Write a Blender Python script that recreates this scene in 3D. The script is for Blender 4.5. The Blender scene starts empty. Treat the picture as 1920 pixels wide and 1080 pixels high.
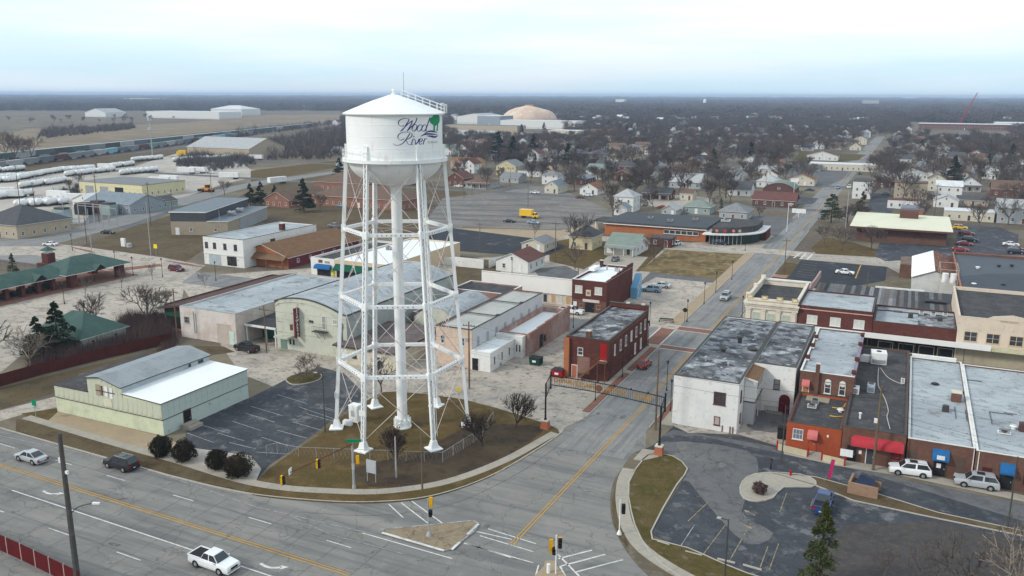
import bpy,math,random
from mathutils import Matrix,Vector,noise
R_=math.radians
rnd=random.Random(7)
SC=bpy.context.scene
COL=SC.collection
F_PX,CAM_H=1580.0,47.0
TH,ROLL,AX=math.atan(362/1580.0),R_(0.2),R_(64.9)
ES=(math.cos(AX),math.sin(AX)); ET=(math.sin(AX),-math.cos(AX))
OO=(-0.2,82.1)
CAM=((-OO[0])*ET[0]+(-OO[1])*ET[1],(-OO[0])*ES[0]+(-OO[1])*ES[1])
cd=bpy.data.cameras.new('camera'); cam=bpy.data.objects.new('camera',cd); COL.objects.link(cam)
cd.sensor_width=36; cd.lens=36*F_PX/1920; cd.clip_start=1; cd.clip_end=60000
cam.matrix_world=(Matrix.Translation((CAM[0],CAM[1],CAM_H))@Matrix.Rotation(R_(90)-AX,4,'Z')@Matrix.Rotation(R_(90)-TH,4,'X')@Matrix.Rotation(ROLL,4,'Z'))
SC.camera=cam
SUN_EL,SUN_AZ=R_(32),math.atan2(-0.72,-0.69)
wd=bpy.data.worlds.new('World'); SC.world=wd; wd.use_nodes=True
nt=wd.node_tree; nt.nodes.clear()
def N(nt,t,**k):
 n=nt.nodes.new(t)
 for a,b in k.items():
  if a.startswith('i_'):n.inputs[int(a[2:])].default_value=b
  else:setattr(n,a,b)
 return n
def ramp(nt,stops,interp='LINEAR'):
 n=nt.nodes.new('ShaderNodeValToRGB'); n.color_ramp.interpolation=interp
 e=n.color_ramp.elements
 while len(e)>1:e.remove(e[-1])
 e[0].position=stops[0][0]; e[0].color=tuple(stops[0][1])+(1,)
 for p,c in stops[1:]:
  q=e.new(p); q.color=tuple(c)+(1,)
 return n
sky=N(nt,'ShaderNodeTexSky',sky_type='NISHITA',sun_disc=False,sun_elevation=SUN_EL,sun_rotation=math.atan2(math.cos(SUN_AZ),math.sin(SUN_AZ)),air_density=1.0,dust_density=2.0)
tc=N(nt,'ShaderNodeTexCoord'); sp=N(nt,'ShaderNodeSeparateXYZ'); nt.links.new(tc.outputs['Generated'],sp.inputs[0])
cr=ramp(nt,[(0.0,(8.4,9.7,10.8)),(0.012,(8.4,9.6,10.5)),(0.03,(8.8,10.0,10.7)),(0.05,(9.8,10.8,11.2)),(0.09,(10.8,11.3,11.6)),(0.4,(10.3,11.1,11.8)),(1.0,(8.6,9.5,10.5))])
nt.links.new(sp.outputs['Z'],cr.inputs[0])
mp=N(nt,'ShaderNodeMapping'); mp.inputs['Scale'].default_value=(1.0,1.0,9); nt.links.new(tc.outputs['Generated'],mp.inputs[0])
nz=N(nt,'ShaderNodeTexNoise'); nz.inputs['Scale'].default_value=1.7; nz.inputs['Detail'].default_value=7; nz.inputs['Roughness'].default_value=0.55
nt.links.new(mp.outputs[0],nz.inputs['Vector'])
cf=ramp(nt,[(0.30,(0.86,)*3),(0.6,(0.99,)*3)]); nt.links.new(nz.outputs[0],cf.inputs[0])
mx=N(nt,'ShaderNodeMix',data_type='RGBA'); nt.links.new(cf.outputs[0],mx.inputs[0]); nt.links.new(sky.outputs[0],mx.inputs[6]); nt.links.new(cr.outputs[0],mx.inputs[7])
n2=N(nt,'ShaderNodeTexNoise'); n2.inputs['Scale'].default_value=2.3; n2.inputs['Detail'].default_value=6; nt.links.new(mp.outputs[0],n2.inputs['Vector'])
c2=ramp(nt,[(0.40,(.84,.955,1.0)),(0.58,(1,1,1))]); nt.links.new(n2.outputs[0],c2.inputs[0]); m3=N(nt,'ShaderNodeMix',data_type='RGBA',blend_type='MULTIPLY'); m3.inputs[0].default_value=1; nt.links.new(mx.outputs[2],m3.inputs[6]); nt.links.new(c2.outputs[0],m3.inputs[7]); mx=m3
bg=N(nt,'ShaderNodeBackground'); bg.inputs['Strength'].default_value=0.1
nt.links.new(mx.outputs[2],bg.inputs[0]); wo=N(nt,'ShaderNodeOutputWorld'); nt.links.new(bg.outputs[0],wo.inputs[0])
sd=bpy.data.lights.new('sun','SUN'); sd.energy=2.4; sd.angle=R_(10); sd.color=(1.0,0.95,0.87)
sun=bpy.data.objects.new('sun',sd); COL.objects.link(sun)
sv=Vector((math.cos(SUN_AZ)*math.cos(SUN_EL),math.sin(SUN_AZ)*math.cos(SUN_EL),math.sin(SUN_EL)))
sun.rotation_euler=sv.to_track_quat('Z','Y').to_euler()
SC.view_settings.view_transform='Standard'; SC.view_settings.look='None'; SC.view_settings.gamma=1
SC.view_settings.use_curve_mapping=False; SC.view_settings.exposure=0.0
SC.cycles.use_denoising=True; SC.cycles.max_bounces=5; SC.cycles.transparent_max_bounces=12; SC.cycles.volume_bounces=0
SC.cycles.caustics_reflective=False; SC.cycles.caustics_refractive=False
def T(x,y,z=0.0):
 u=(x-960)/F_PX; v=(y-540)/F_PX
 u,v=u*math.cos(ROLL)+v*math.sin(ROLL),-u*math.sin(ROLL)+v*math.cos(ROLL)
 d=(u,math.cos(TH)-v*math.sin(TH),-(math.sin(TH)+v*math.cos(TH)))
 t=(CAM_H-z)/-d[2]; p=(d[0]*t-OO[0],d[1]*t-OO[1])
 return(p[0]*ET[0]+p[1]*ET[1],p[0]*ES[0]+p[1]*ES[1])
def TP(*a):return[T(*p)for p in a]
MATS={}
def mat(name,base,layers=(),rough=0.85,metal=0.0,bump=0.0,bscale=8.0,coords='obj',brick=None,waves=None,spec=0.1,stretch=None,cracks=None):
 """layers: (scale, lo, hi, colour[, detail]) noise patches of a second colour over the base."""
 m=bpy.data.materials.new(name); m.use_nodes=True; t=m.node_tree
 b=t.nodes['Principled BSDF']; b.inputs['Roughness'].default_value=rough; b.inputs['Metallic'].default_value=metal
 b.inputs['Specular IOR Level'].default_value=spec
 m.diffuse_color=tuple(base)+(1,)
 if coords=='world':src=N(t,'ShaderNodeNewGeometry').outputs['Position']
 else:src=N(t,'ShaderNodeTexCoord').outputs['Object']
 col=None
 if brick:
  c1,c2,mortar,w,h=brick
  se=N(t,'ShaderNodeSeparateXYZ'); t.links.new(src,se.inputs[0])
  ad=N(t,'ShaderNodeMath',operation='ADD'); t.links.new(se.outputs[0],ad.inputs[0]); t.links.new(se.outputs[1],ad.inputs[1])
  co=N(t,'ShaderNodeCombineXYZ'); t.links.new(ad.outputs[0],co.inputs[0]); t.links.new(se.outputs[2],co.inputs[1])
  br=N(t,'ShaderNodeTexBrick'); t.links.new(co.outputs[0],br.inputs['Vector'])
  br.inputs['Color1'].default_value=tuple(c1)+(1,); br.inputs['Color2'].default_value=tuple(c2)+(1,); br.inputs['Mortar'].default_value=tuple(mortar)+(1,)
  br.inputs['Scale'].default_value=1; br.inputs['Brick Width'].default_value=w; br.inputs['Row Height'].default_value=h; br.inputs['Mortar Size'].default_value=0.012
  col=br.outputs[0]
 if col is None:
  rg=N(t,'ShaderNodeRGB'); rg.outputs[0].default_value=tuple(base)+(1,); col=rg.outputs[0]
 for i,L in enumerate(layers):
  sc,lo,hi,c=L[:4]; det=L[4]if len(L)>4 else 6
  n=N(t,'ShaderNodeTexNoise'); n.inputs['Scale'].default_value=sc; n.inputs['Detail'].default_value=det; n.inputs['Roughness'].default_value=0.62
  ma=N(t,'ShaderNodeMapping'); ma.inputs['Location'].default_value=(i*13.7,i*7.1,i*3.3)
  if stretch or len(L)>5:ma.inputs['Scale'].default_value=L[5]if len(L)>5 else stretch
  t.links.new(src,ma.inputs[0]); t.links.new(ma.outputs[0],n.inputs['Vector'])
  r=ramp(t,[(lo,(0,0,0)),(hi,(1,1,1))]); t.links.new(n.outputs[0],r.inputs[0])
  x=N(t,'ShaderNodeMix',data_type='RGBA'); t.links.new(r.outputs[0],x.inputs[0]); t.links.new(col,x.inputs[6]); x.inputs[7].default_value=tuple(c)+(1,)
  col=x.outputs[2]
 if cracks:
  vo=N(t,'ShaderNodeTexVoronoi',feature='DISTANCE_TO_EDGE'); vo.inputs['Scale'].default_value=cracks[0]; dn=N(t,'ShaderNodeTexNoise'); dn.inputs['Scale'].default_value=cracks[0]*2.5; dn.inputs['Detail'].default_value=5; t.links.new(src,dn.inputs['Vector'])
  vm=N(t,'ShaderNodeVectorMath',operation='MULTIPLY_ADD'); vm.inputs[1].default_value=(2.4/cracks[0]*.3,)*3; t.links.new(dn.outputs['Color'],vm.inputs[0]); t.links.new(src,vm.inputs[2]); t.links.new(vm.outputs[0],vo.inputs['Vector'])
  r=ramp(t,[(0.0,(.75,)*3),(cracks[1],(0,0,0))]); t.links.new(vo.outputs['Distance'],r.inputs[0]); x=N(t,'ShaderNodeMix',data_type='RGBA'); t.links.new(r.outputs[0],x.inputs[0]); t.links.new(col,x.inputs[6]); x.inputs[7].default_value=tuple(cracks[2])+(1,); col=x.outputs[2]
 if waves:
  axis,sc,dark=waves
  w=N(t,'ShaderNodeTexWave',wave_type='BANDS',bands_direction=axis); w.inputs['Scale'].default_value=sc; t.links.new(src,w.inputs['Vector'])
  r=ramp(t,[(0.0,(dark,)*3),(0.25,(1,1,1))]); t.links.new(w.outputs[1],r.inputs[0])
  x=N(t,'ShaderNodeMix',data_type='RGBA',blend_type='MULTIPLY'); x.inputs[0].default_value=1; t.links.new(col,x.inputs[6]); t.links.new(r.outputs[0],x.inputs[7]); col=x.outputs[2]
 t.links.new(col,b.inputs['Base Color'])
 if bump:
  n=N(t,'ShaderNodeTexNoise'); n.inputs['Scale'].default_value=bscale; n.inputs['Detail'].default_value=4; t.links.new(src,n.inputs['Vector'])
  bp=N(t,'ShaderNodeBump'); bp.inputs['Strength'].default_value=bump; bp.inputs['Distance'].default_value=0.05
  t.links.new(n.outputs[0],bp.inputs['Height']); t.links.new(bp.outputs[0],b.inputs['Normal'])
 MATS[name]=m; return m
def paint(name,c,rough=0.6,dirt=0.7,sc=0.6,metal=0.0,spec=0.12):
 return mat(name,c,[(sc,0.45,0.8,tuple(v*dirt for v in c)),(sc*7,0.5,0.9,tuple(v*(dirt+.12)for v in c))],rough=rough,metal=metal,spec=spec)
W='world'
m_ground=mat('ground_earth',(.125,.10,.068),[(.004,.42,.58,(.105,.085,.075)),(.02,.45,.62,(.20,.17,.12)),(.09,.5,.7,(.12,.10,.06)),(.7,.5,.8,(.22,.19,.14))],rough=.95,coords=W)
m_conc=mat('road_concrete',(.215,.207,.19),[(.05,.4,.65,(.175,.172,.165)),(.5,.5,.75,(.25,.24,.215)),(.18,.55,.75,(.15,.15,.148)),(4,.5,.85,(.17,.165,.155)),(.9,.48,.66,(.145,.143,.14),4,(.05,.9,1)),(.35,.5,.7,(.26,.25,.225),5,(.12,1,1))],rough=.88,coords=W,bump=.15,cracks=(.16,.012,(.09,.088,.084)))
m_conc2=mat('main_street_concrete',(.25,.245,.235),[(.07,.4,.65,(.20,.20,.20)),(.4,.5,.75,(.29,.28,.255)),(.2,.58,.72,(.16,.16,.16)),(3,.5,.85,(.2,.195,.19)),(.9,.48,.66,(.165,.163,.16),4,(.9,.05,1))],rough=.88,coords=W,bump=.15,cracks=(.18,.012,(.11,.108,.1)))
m_asph=mat('lot_asphalt',(.050,.053,.062),[(.12,.4,.65,(.070,.073,.083)),(.6,.52,.72,(.115,.118,.125)),(.05,.55,.7,(.10,.10,.105)),(.35,.57,.64,(.15,.15,.155)),(3,.55,.8,(.04,.045,.055))],rough=.9,coords=W,bump=.2,cracks=(.35,.02,(.025,.027,.032)))
m_asph2=mat('worn_asphalt',(.12,.12,.125),[(.1,.4,.62,(.155,.15,.145)),(.5,.5,.7,(.085,.087,.095)),(.22,.6,.72,(.2,.19,.17)),(3,.5,.8,(.1,.1,.1))],rough=.9,coords=W,bump=.2,cracks=(.3,.02,(.05,.05,.05)))
m_black=mat('fresh_asphalt',(.035,.038,.045),[(.3,.5,.7,(.06,.065,.075)),(.12,.62,.7,(.13,.13,.13)),(3,.5,.8,(.045,.048,.055))],rough=.9,coords=W)
m_apron=mat('pale_concrete_apron',(.46,.40,.335),[(.06,.42,.62,(.37,.325,.275)),(.35,.5,.7,(.25,.225,.20)),(.13,.55,.72,(.45,.405,.35)),(2.5,.5,.8,(.33,.30,.265)),(.5,.58,.68,(.19,.165,.14)),(.9,.57,.68,(.16,.145,.13))],rough=.92,coords=W,bump=.15,cracks=(.22,.014,(.14,.13,.115)))
m_gravel=mat('tan_gravel_yard',(.43,.39,.34),[(.03,.42,.62,(.33,.30,.26)),(.2,.5,.7,(.5,.47,.43)),(1.5,.5,.8,(.3,.27,.23))],rough=.95,coords=W)
m_grass=mat('winter_grass',(.110,.070,.026),[(.08,.42,.62,(.088,.064,.020)),(.5,.48,.66,(.15,.10,.045)),(.16,.55,.7,(.078,.054,.03)),(2.2,.55,.7,(.14,.105,.06)),(7,.48,.7,(.05,.042,.016))],rough=.97,coords=W,bump=.5,bscale=5)
m_field2=mat('straw_grass',(.19,.135,.062),[(.12,.42,.56,(.115,.082,.033)),(.5,.5,.62,(.27,.205,.115)),(6,.48,.7,(.09,.068,.03))],rough=.97,coords=W)
m_lot2=mat('faded_lot',(.215,.195,.175),[(.05,.42,.6,(.165,.152,.14)),(.25,.5,.66,(.13,.122,.118),4,(.12,1.2,1)),(.4,.55,.7,(.26,.24,.215))],rough=.95,coords=W)
m_green=mat('green_grass',(.074,.060,.016),[(.3,.42,.60,(.115,.080,.032)),(1.2,.5,.7,(.13,.098,.055)),(.7,.6,.7,(.17,.14,.10)),(6,.48,.7,(.042,.046,.014))],rough=.97,coords=W,bump=.5,bscale=5)
m_dry=mat('dry_brown_grass',(.105,.075,.042),[(.1,.42,.62,(.135,.105,.06)),(.5,.5,.7,(.075,.052,.032)),(2,.56,.7,(.15,.115,.07)),(6,.48,.7,(.055,.04,.022))],rough=.97,coords=W,bump=.5,bscale=5)
m_field=mat('bare_field',(.22,.17,.11),[(.006,.42,.6,(.18,.14,.095)),(.03,.5,.65,(.26,.21,.14)),(.1,.5,.8,(.17,.135,.09))],rough=.97,coords=W)
m_walk=mat('sidewalk_concrete',(.36,.325,.27),[(.3,.45,.7,(.30,.27,.23)),(2,.5,.8,(.26,.235,.2))],rough=.92,coords=W)
m_kerb=mat('kerb_concrete',(.40,.37,.32),[(.8,.5,.75,(.28,.25,.21))],rough=.92,coords=W)
m_pave=mat('red_paver_strip',(.21,.10,.075),[(1.2,.45,.7,(.26,.15,.11)),(8,.5,.7,(.16,.08,.06))],rough=.9,coords=W)
m_tan=mat('tan_apron',(.36,.28,.19),[(.3,.45,.7,(.31,.24,.165)),(2,.5,.8,(.28,.215,.15))],rough=.95,coords=W)
m_white=mat('white_road_paint',(.66,.65,.61),[(1.5,.45,.72,(.38,.37,.35)),(9,.5,.7,(.42,.41,.39))],rough=.8,coords=W)
m_wornw=mat('worn_white_paint',(.38,.38,.38),[(1.5,.4,.6,(.2,.2,.21))],rough=.8,coords=W)
m_yellow=mat('yellow_road_paint',(.56,.31,.05),[(1.2,.45,.72,(.36,.22,.07)),(9,.5,.75,(.3,.2,.08))],rough=.8,coords=W)
m_seal=mat('joint_sealant',(.10,.098,.095),[(.8,.45,.6,(.17,.165,.155))],coords=W)
m_rail=mat('rail_ballast',(.115,.10,.095),[(.05,.45,.65,(.16,.14,.125)),(.6,.5,.7,(.09,.08,.075))],rough=.95,coords=W)
m_tower=mat('tower_white_paint',(.82,.83,.82),[(.35,.5,.8,(.76,.775,.77)),(2.5,.62,.8,(.70,.69,.66)),(1.3,.60,.70,(.66,.61,.55),6,(1,1,.10))],rough=.42,spec=.5)
m_rod=mat('tower_rod_steel',(.66,.58,.55),[(1.2,.45,.7,(.45,.36,.33))],rough=.6)
m_blue=paint('logo_blue',(.055,.055,.20),dirt=.85); m_lgreen=paint('logo_green',(.02,.27,.12),dirt=.85); m_lgrey=paint('logo_grey',(.42,.45,.44))
m_glass=mat('window_glass',(.035,.04,.048),[(.5,.4,.7,(.07,.08,.09))],rough=.08,spec=.6)
m_blind=paint('window_blind',(.55,.56,.50))
m_dark=paint('dark_opening',(.02,.02,.022)); m_trimw=paint('white_trim',(.70,.69,.66)); m_black_metal=paint('black_metal',(.02,.02,.022),rough=.5)
m_grey_metal=paint('galvanised_metal',(.42,.43,.44),rough=.45,metal=.3); m_rust=paint('rusty_metal',(.16,.07,.04),rough=.8)
m_wood=mat('pole_wood',(.13,.09,.06),[(1.5,.45,.7,(.19,.14,.10))],rough=.9,stretch=(4,4,.5)); m_polemetal=paint('pole_grey',(.36,.36,.36),rough=.5); m_poled=paint('pole_dark_metal',(.07,.065,.06),rough=.6)
m_sageL=mat('sage_block_wall',(.56,.59,.42),[(.5,.45,.7,(.43,.46,.34)),(3,.5,.8,(.46,.48,.37))],rough=.85); m_sageP=mat('sage_panel',(.50,.52,.40),[(.8,.5,.75,(.40,.42,.33)),(.5,.62,.7,(.36,.31,.24))],rough=.75,waves=('X',6,.9))
m_galv=mat('galvanised_roof_sheet',(.30,.325,.34),[(.4,.42,.65,(.24,.26,.275)),(3,.5,.8,(.34,.36,.37)),(.15,.6,.75,(.2,.2,.2))],rough=.6,metal=.15)
m_wroof=mat('white_coated_roof',(.78,.79,.79),[(.3,.5,.75,(.70,.72,.73)),(2,.6,.8,(.66,.68,.69))],rough=.7)
m_groof=mat('grey_membrane_roof',(.40,.435,.45),[(.10,.42,.6,(.31,.335,.355)),(.7,.5,.66,(.25,.27,.285),8,(.5,1.3,1)),(.28,.58,.68,(.17,.18,.19),9),(1.6,.6,.68,(.10,.105,.11),8),(4,.5,.8,(.36,.39,.41))],rough=.85)
m_groof2=mat('pale_grey_roof',(.42,.42,.39),[(.2,.42,.65,(.35,.35,.33)),(1.0,.55,.7,(.3,.3,.28))],rough=.85)
m_droof=mat('dark_bitumen_roof',(.055,.055,.058),[(.4,.42,.65,(.085,.08,.08)),(1.5,.55,.7,(.12,.115,.11)),(.2,.6,.72,(.04,.04,.042))],rough=.9)
m_patch=mat('patchy_tar_roof',(.28,.29,.30),[(.12,.46,.58,(.13,.132,.14)),(.45,.48,.58,(.055,.056,.062),8),(.3,.56,.63,(.42,.435,.45),9),(2,.5,.62,(.10,.10,.11),8,(.5,1.6,1)),(.9,.6,.66,(.5,.51,.52),8)],rough=.92,bump=.1,bscale=2)
m_brown_roof=mat('brown_shingle_roof',(.17,.095,.05),[(.7,.45,.7,(.21,.13,.08)),(6,.5,.7,(.12,.07,.045))],rough=.95)
m_maroon_roof=mat('maroon_metal_roof',(.075,.04,.035),[(.5,.45,.7,(.11,.06,.05))],rough=.7,waves=('X',3,.8))
m_teal_roof=mat('green_metal_roof',(.055,.10,.086),[(.5,.45,.7,(.075,.125,.108)),(.2,.5,.7,(.04,.075,.066))],rough=.6,waves=('X',1.6,.75))
m_brick=mat('red_brick',(.11,.032,.024),[(.25,.45,.7,(.075,.023,.019)),(1.5,.5,.8,(.13,.045,.034))],brick=((.12,.034,.025),(.08,.023,.019),(.12,.08,.07),.45,.15),rough=.9,bump=.2)
m_brick2=mat('brown_brick',(.15,.073,.052),[(.3,.45,.7,(.11,.053,.04))],brick=((.165,.078,.053),(.115,.053,.037),(.19,.14,.115),.45,.15),rough=.9,bump=.2)
m_brick3=mat('faded_brick',(.30,.17,.14),[(.25,.42,.66,(.40,.30,.27)),(.8,.5,.75,(.24,.13,.10))],rough=.9,bump=.2)
m_obrick=mat('orange_brick',(.36,.13,.055),[(.3,.45,.7,(.30,.105,.05)),(3,.5,.8,(.40,.17,.09))],rough=.9)
m_ored=mat('orange_painted_brick',(.34,.075,.03),[(.4,.45,.7,(.26,.055,.028)),(2,.5,.8,(.38,.1,.05))],rough=.85)
m_whitewall=mat('white_painted_wall',(.70,.695,.67),[(.3,.46,.7,(.62,.61,.585)),(1.4,.57,.72,(.5,.48,.44)),(.6,.66,.72,(.36,.34,.31))],rough=.85,bump=.2)
m_pinkwall=mat('weathered_white_brick',(.62,.57,.53),[(.25,.45,.65,(.52,.43,.38)),(1.4,.57,.72,(.42,.34,.30)),(.6,.66,.72,(.3,.26,.23))],rough=.9,bump=.2)
m_cream=mat('cream_wall',(.62,.52,.42),[(.4,.5,.75,(.53,.44,.35)),(1.5,.6,.72,(.4,.33,.26))],rough=.85); m_stone=mat('pale_stone',(.66,.60,.50),[(.8,.48,.7,(.54,.48,.39))],rough=.85)
m_theatre=mat('pale_green_stucco',(.53,.53,.445),[(.2,.42,.62,(.46,.47,.40)),(.9,.55,.72,(.36,.38,.31)),(.4,.64,.7,(.26,.28,.24))],rough=.9,bump=.2)
m_tanwall=mat('tan_block_wall',(.33,.28,.21),[(.4,.5,.75,(.27,.23,.17))],rough=.9); m_greywall=mat('grey_siding',(.30,.31,.32),[(.4,.5,.75,(.24,.25,.26))],rough=.8,waves=('X',2.5,.8))
m_redw=paint('crimson_panel',(.22,.01,.02)); m_red=paint('bright_red',(.36,.012,.016)); m_awred=paint('red_awning_canvas',(.42,.04,.05),rough=.8); m_pinkaw=paint('faded_pink_canvas',(.55,.16,.15),rough=.8)
m_awblue=paint('blue_awning_canvas',(.02,.12,.30),rough=.8); m_awgreen=paint('green_awning_canvas',(.008,.09,.06),rough=.8); m_gold=paint('gold_letters',(.36,.19,.04),rough=.5)
m_sig=paint('signal_yellow',(.65,.35,.01),rough=.5); m_signg=paint('sign_green',(.0,.22,.10),rough=.5); m_signw=paint('sign_white',(.75,.75,.74),rough=.5); m_signy=paint('sign_yellow',(.75,.60,.02),rough=.5)
m_orange=paint('brick_pedestal',(.38,.13,.07)); m_copper=paint('pale_cap',(.60,.55,.46))
m_plum=paint('maroon_fence_board',(.085,.022,.018),rough=.9)
def P2(n,c,**k):return MATS.get(n)or paint(n,c,**k)
class MB:
 def __init__(s):s.v=[]; s.f=[]; s.m=[]; s.mats=[]
 def mi(s,m):
  if m not in s.mats:s.mats.append(m)
  return s.mats.index(m)
 def face(s,pts,m):
  b=len(s.v); s.v.extend(pts); s.f.append(tuple(range(b,b+len(pts)))); s.m.append(s.mi(m))
 def box(s,x0,y0,z0,x1,y1,z1,m,bottom=True):
  if x1<x0:x0,x1=x1,x0
  if y1<y0:y0,y1=y1,y0
  s.prism([(x0,y0),(x1,y0),(x1,y1),(x0,y1)],z0,z1,m,bottom=bottom)
 def prism(s,pts,z0,z1,m,mtop=None,bottom=True):
  a=sum(pts[i][0]*pts[(i+1)%len(pts)][1]-pts[(i+1)%len(pts)][0]*pts[i][1]for i in range(len(pts)))
  if a<0:pts=pts[::-1]
  b=len(s.v); n=len(pts)
  s.v.extend([(p[0],p[1],z0)for p in pts]); s.v.extend([(p[0],p[1],z1)for p in pts])
  k=s.mi(m); kt=s.mi(mtop or m)
  for i in range(n):
   j=(i+1)%n; s.f.append((b+i,b+j,b+n+j,b+n+i)); s.m.append(k)
  s.f.append(tuple(b+n+i for i in range(n))); s.m.append(kt)
  if bottom:s.f.append(tuple(b+n-1-i for i in range(n))); s.m.append(k)
 def tube(s,p0,p1,r0,r1,m,n=6,cap=True):
  p0=Vector(p0); p1=Vector(p1); d=(p1-p0)
  if d.length<1e-6:return
  d.normalize(); a=d.orthogonal().normalized(); c=d.cross(a); b=len(s.v); k=s.mi(m)
  for p,r in((p0,r0),(p1,r1)):
   for i in range(n):
    g=2*math.pi*i/n; s.v.append(tuple(p+a*(r*math.cos(g))+c*(r*math.sin(g))))
  for i in range(n):
   j=(i+1)%n; s.f.append((b+i,b+j,b+n+j,b+n+i)); s.m.append(k)
  if cap:
   s.f.append(tuple(b+n+i for i in range(n))); s.m.append(k); s.f.append(tuple(b+n-1-i for i in range(n))); s.m.append(k)
 def bar(s,p0,p1,w,h,m,up=(0,0,1)):
  """rectangular bar between two points, w across, h along up."""
  p0=Vector(p0); p1=Vector(p1); d=(p1-p0)
  if d.length<1e-6:return
  d.normalize(); u=Vector(up); sd_=d.cross(u)
  if sd_.length<1e-4:sd_=d.orthogonal()
  sd_.normalize(); u=sd_.cross(d).normalized(); b=len(s.v); k=s.mi(m)
  for p in(p0,p1):
   for i,j in((-1,-1),(1,-1),(1,1),(-1,1)):s.v.append(tuple(p+sd_*(w/2*i)+u*(h/2*j)))
  for q in((0,1,5,4),(1,2,6,5),(2,3,7,6),(3,0,4,7),(4,5,6,7),(3,2,1,0)):s.f.append(tuple(b+i for i in q)); s.m.append(k)
 def lathe(s,prof,m,n=32,c=(0,0),cap=False):
  b=len(s.v); k=s.mi(m)
  for r,z in prof:
   for i in range(n):
    g=2*math.pi*i/n; s.v.append((c[0]+r*math.cos(g),c[1]+r*math.sin(g),z))
  for j in range(len(prof)-1):
   for i in range(n):
    i2=(i+1)%n; s.f.append((b+j*n+i,b+j*n+i2,b+(j+1)*n+i2,b+(j+1)*n+i)); s.m.append(k)
  if cap:
   s.f.append(tuple(b+n-1-i for i in range(n))); s.m.append(k); s.f.append(tuple(b+(len(prof)-1)*n+i for i in range(n))); s.m.append(k)
 def build(s,name,parent=None,loc=None,rz=0,smooth=False,share=None):
  me=bpy.data.meshes.new(name); me.from_pydata(s.v,[],s.f)
  for m in s.mats:me.materials.append(m)
  if len(s.mats)>1:me.polygons.foreach_set('material_index',s.m)
  if smooth:
   me.polygons.foreach_set('use_smooth',[True]*len(s.f)); me.set_sharp_from_angle(angle=R_(38))
  me.update(); return put(me,name,parent,loc,rz)
def put(me,name,parent=None,loc=None,rz=0):
 o=bpy.data.objects.new(name,me); COL.objects.link(o)
 if parent:o.parent=parent
 if loc:o.location=loc
 if rz:o.rotation_euler=(0,0,rz)
 return o
def tag(o,label=None,cat=None,group=None,kind=None):
 if label:o['label']=label
 if cat:o['category']=cat
 if group:o['group']=group
 if kind:o['kind']=kind
 return o
def empty(name,loc,label=None,cat=None,group=None,rz=0):
 o=bpy.data.objects.new(name,None); COL.objects.link(o); o.location=loc if len(loc)==3 else(loc[0],loc[1],0); o.rotation_euler=(0,0,rz)
 o.empty_display_size=.5
 return tag(o,label,cat,group)
def copy_tree(o,parent=None):
 c=o.copy(); COL.objects.link(c); c.parent=parent
 for ch in o.children:copy_tree(ch,c)
 return c
def offset_in(pts,d):
 """polygon inset by d (simple mitre)."""
 n=len(pts); a=sum(pts[i][0]*pts[(i+1)%n][1]-pts[(i+1)%n][0]*pts[i][1]for i in range(n))
 if a<0:pts=pts[::-1]
 out=[]
 for i in range(n):
  p=Vector(pts[i-1]); q=Vector(pts[i]); r=Vector(pts[(i+1)%n])
  e1=(q-p).normalized(); e2=(r-q).normalized(); n1=Vector((-e1.y,e1.x)); n2=Vector((-e2.y,e2.x)); b=(n1+n2)
  if b.length<1e-3:b=n1
  b.normalize(); k=max(.35,b.dot(n1)); out.append(tuple(q+b*(d/k)))
 return out
def smooth_poly(pts,k=3,closed=True):
 n=len(pts); out=[]
 for i in range(n if closed else n-1):
  p0,p1,p2,p3=[Vector(pts[(i+j)%n])if closed else Vector(pts[min(max(i+j,0),n-1)])for j in(-1,0,1,2)]
  for q in range(k):
   t=q/k
   out.append(tuple(.5*((2*p1)+(-p0+p2)*t+(2*p0-5*p1+4*p2-p3)*t*t+(-p0+3*p1-3*p2+p3)*t**3)))
 if not closed:out.append(tuple(pts[-1]))
 return out
def _mk(n):
 def f(*a,**k):m=MB(); getattr(m,n)(*a,**k); return m
 return f
BX,TB,BR,FC=_mk('box'),_mk('tube'),_mk('bar'),_mk('face')
def text_mesh(body,size,m,depth=0.02,shear=0.0,bold=0.0,align='CENTER'):
 cu=bpy.data.curves.new('text_tmp','FONT'); cu.body=body; cu.size=size; cu.extrude=depth/2; cu.shear=shear; cu.offset=bold; cu.align_x=align; cu.align_y='CENTER'; cu.resolution_u=2
 o=bpy.data.objects.new('text_tmp',cu); COL.objects.link(o); bpy.context.view_layer.update()
 me=bpy.data.meshes.new_from_object(o.evaluated_get(bpy.context.evaluated_depsgraph_get())); bpy.data.objects.remove(o); bpy.data.curves.remove(cu)
 me.materials.clear(); me.materials.append(m); return me
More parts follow.
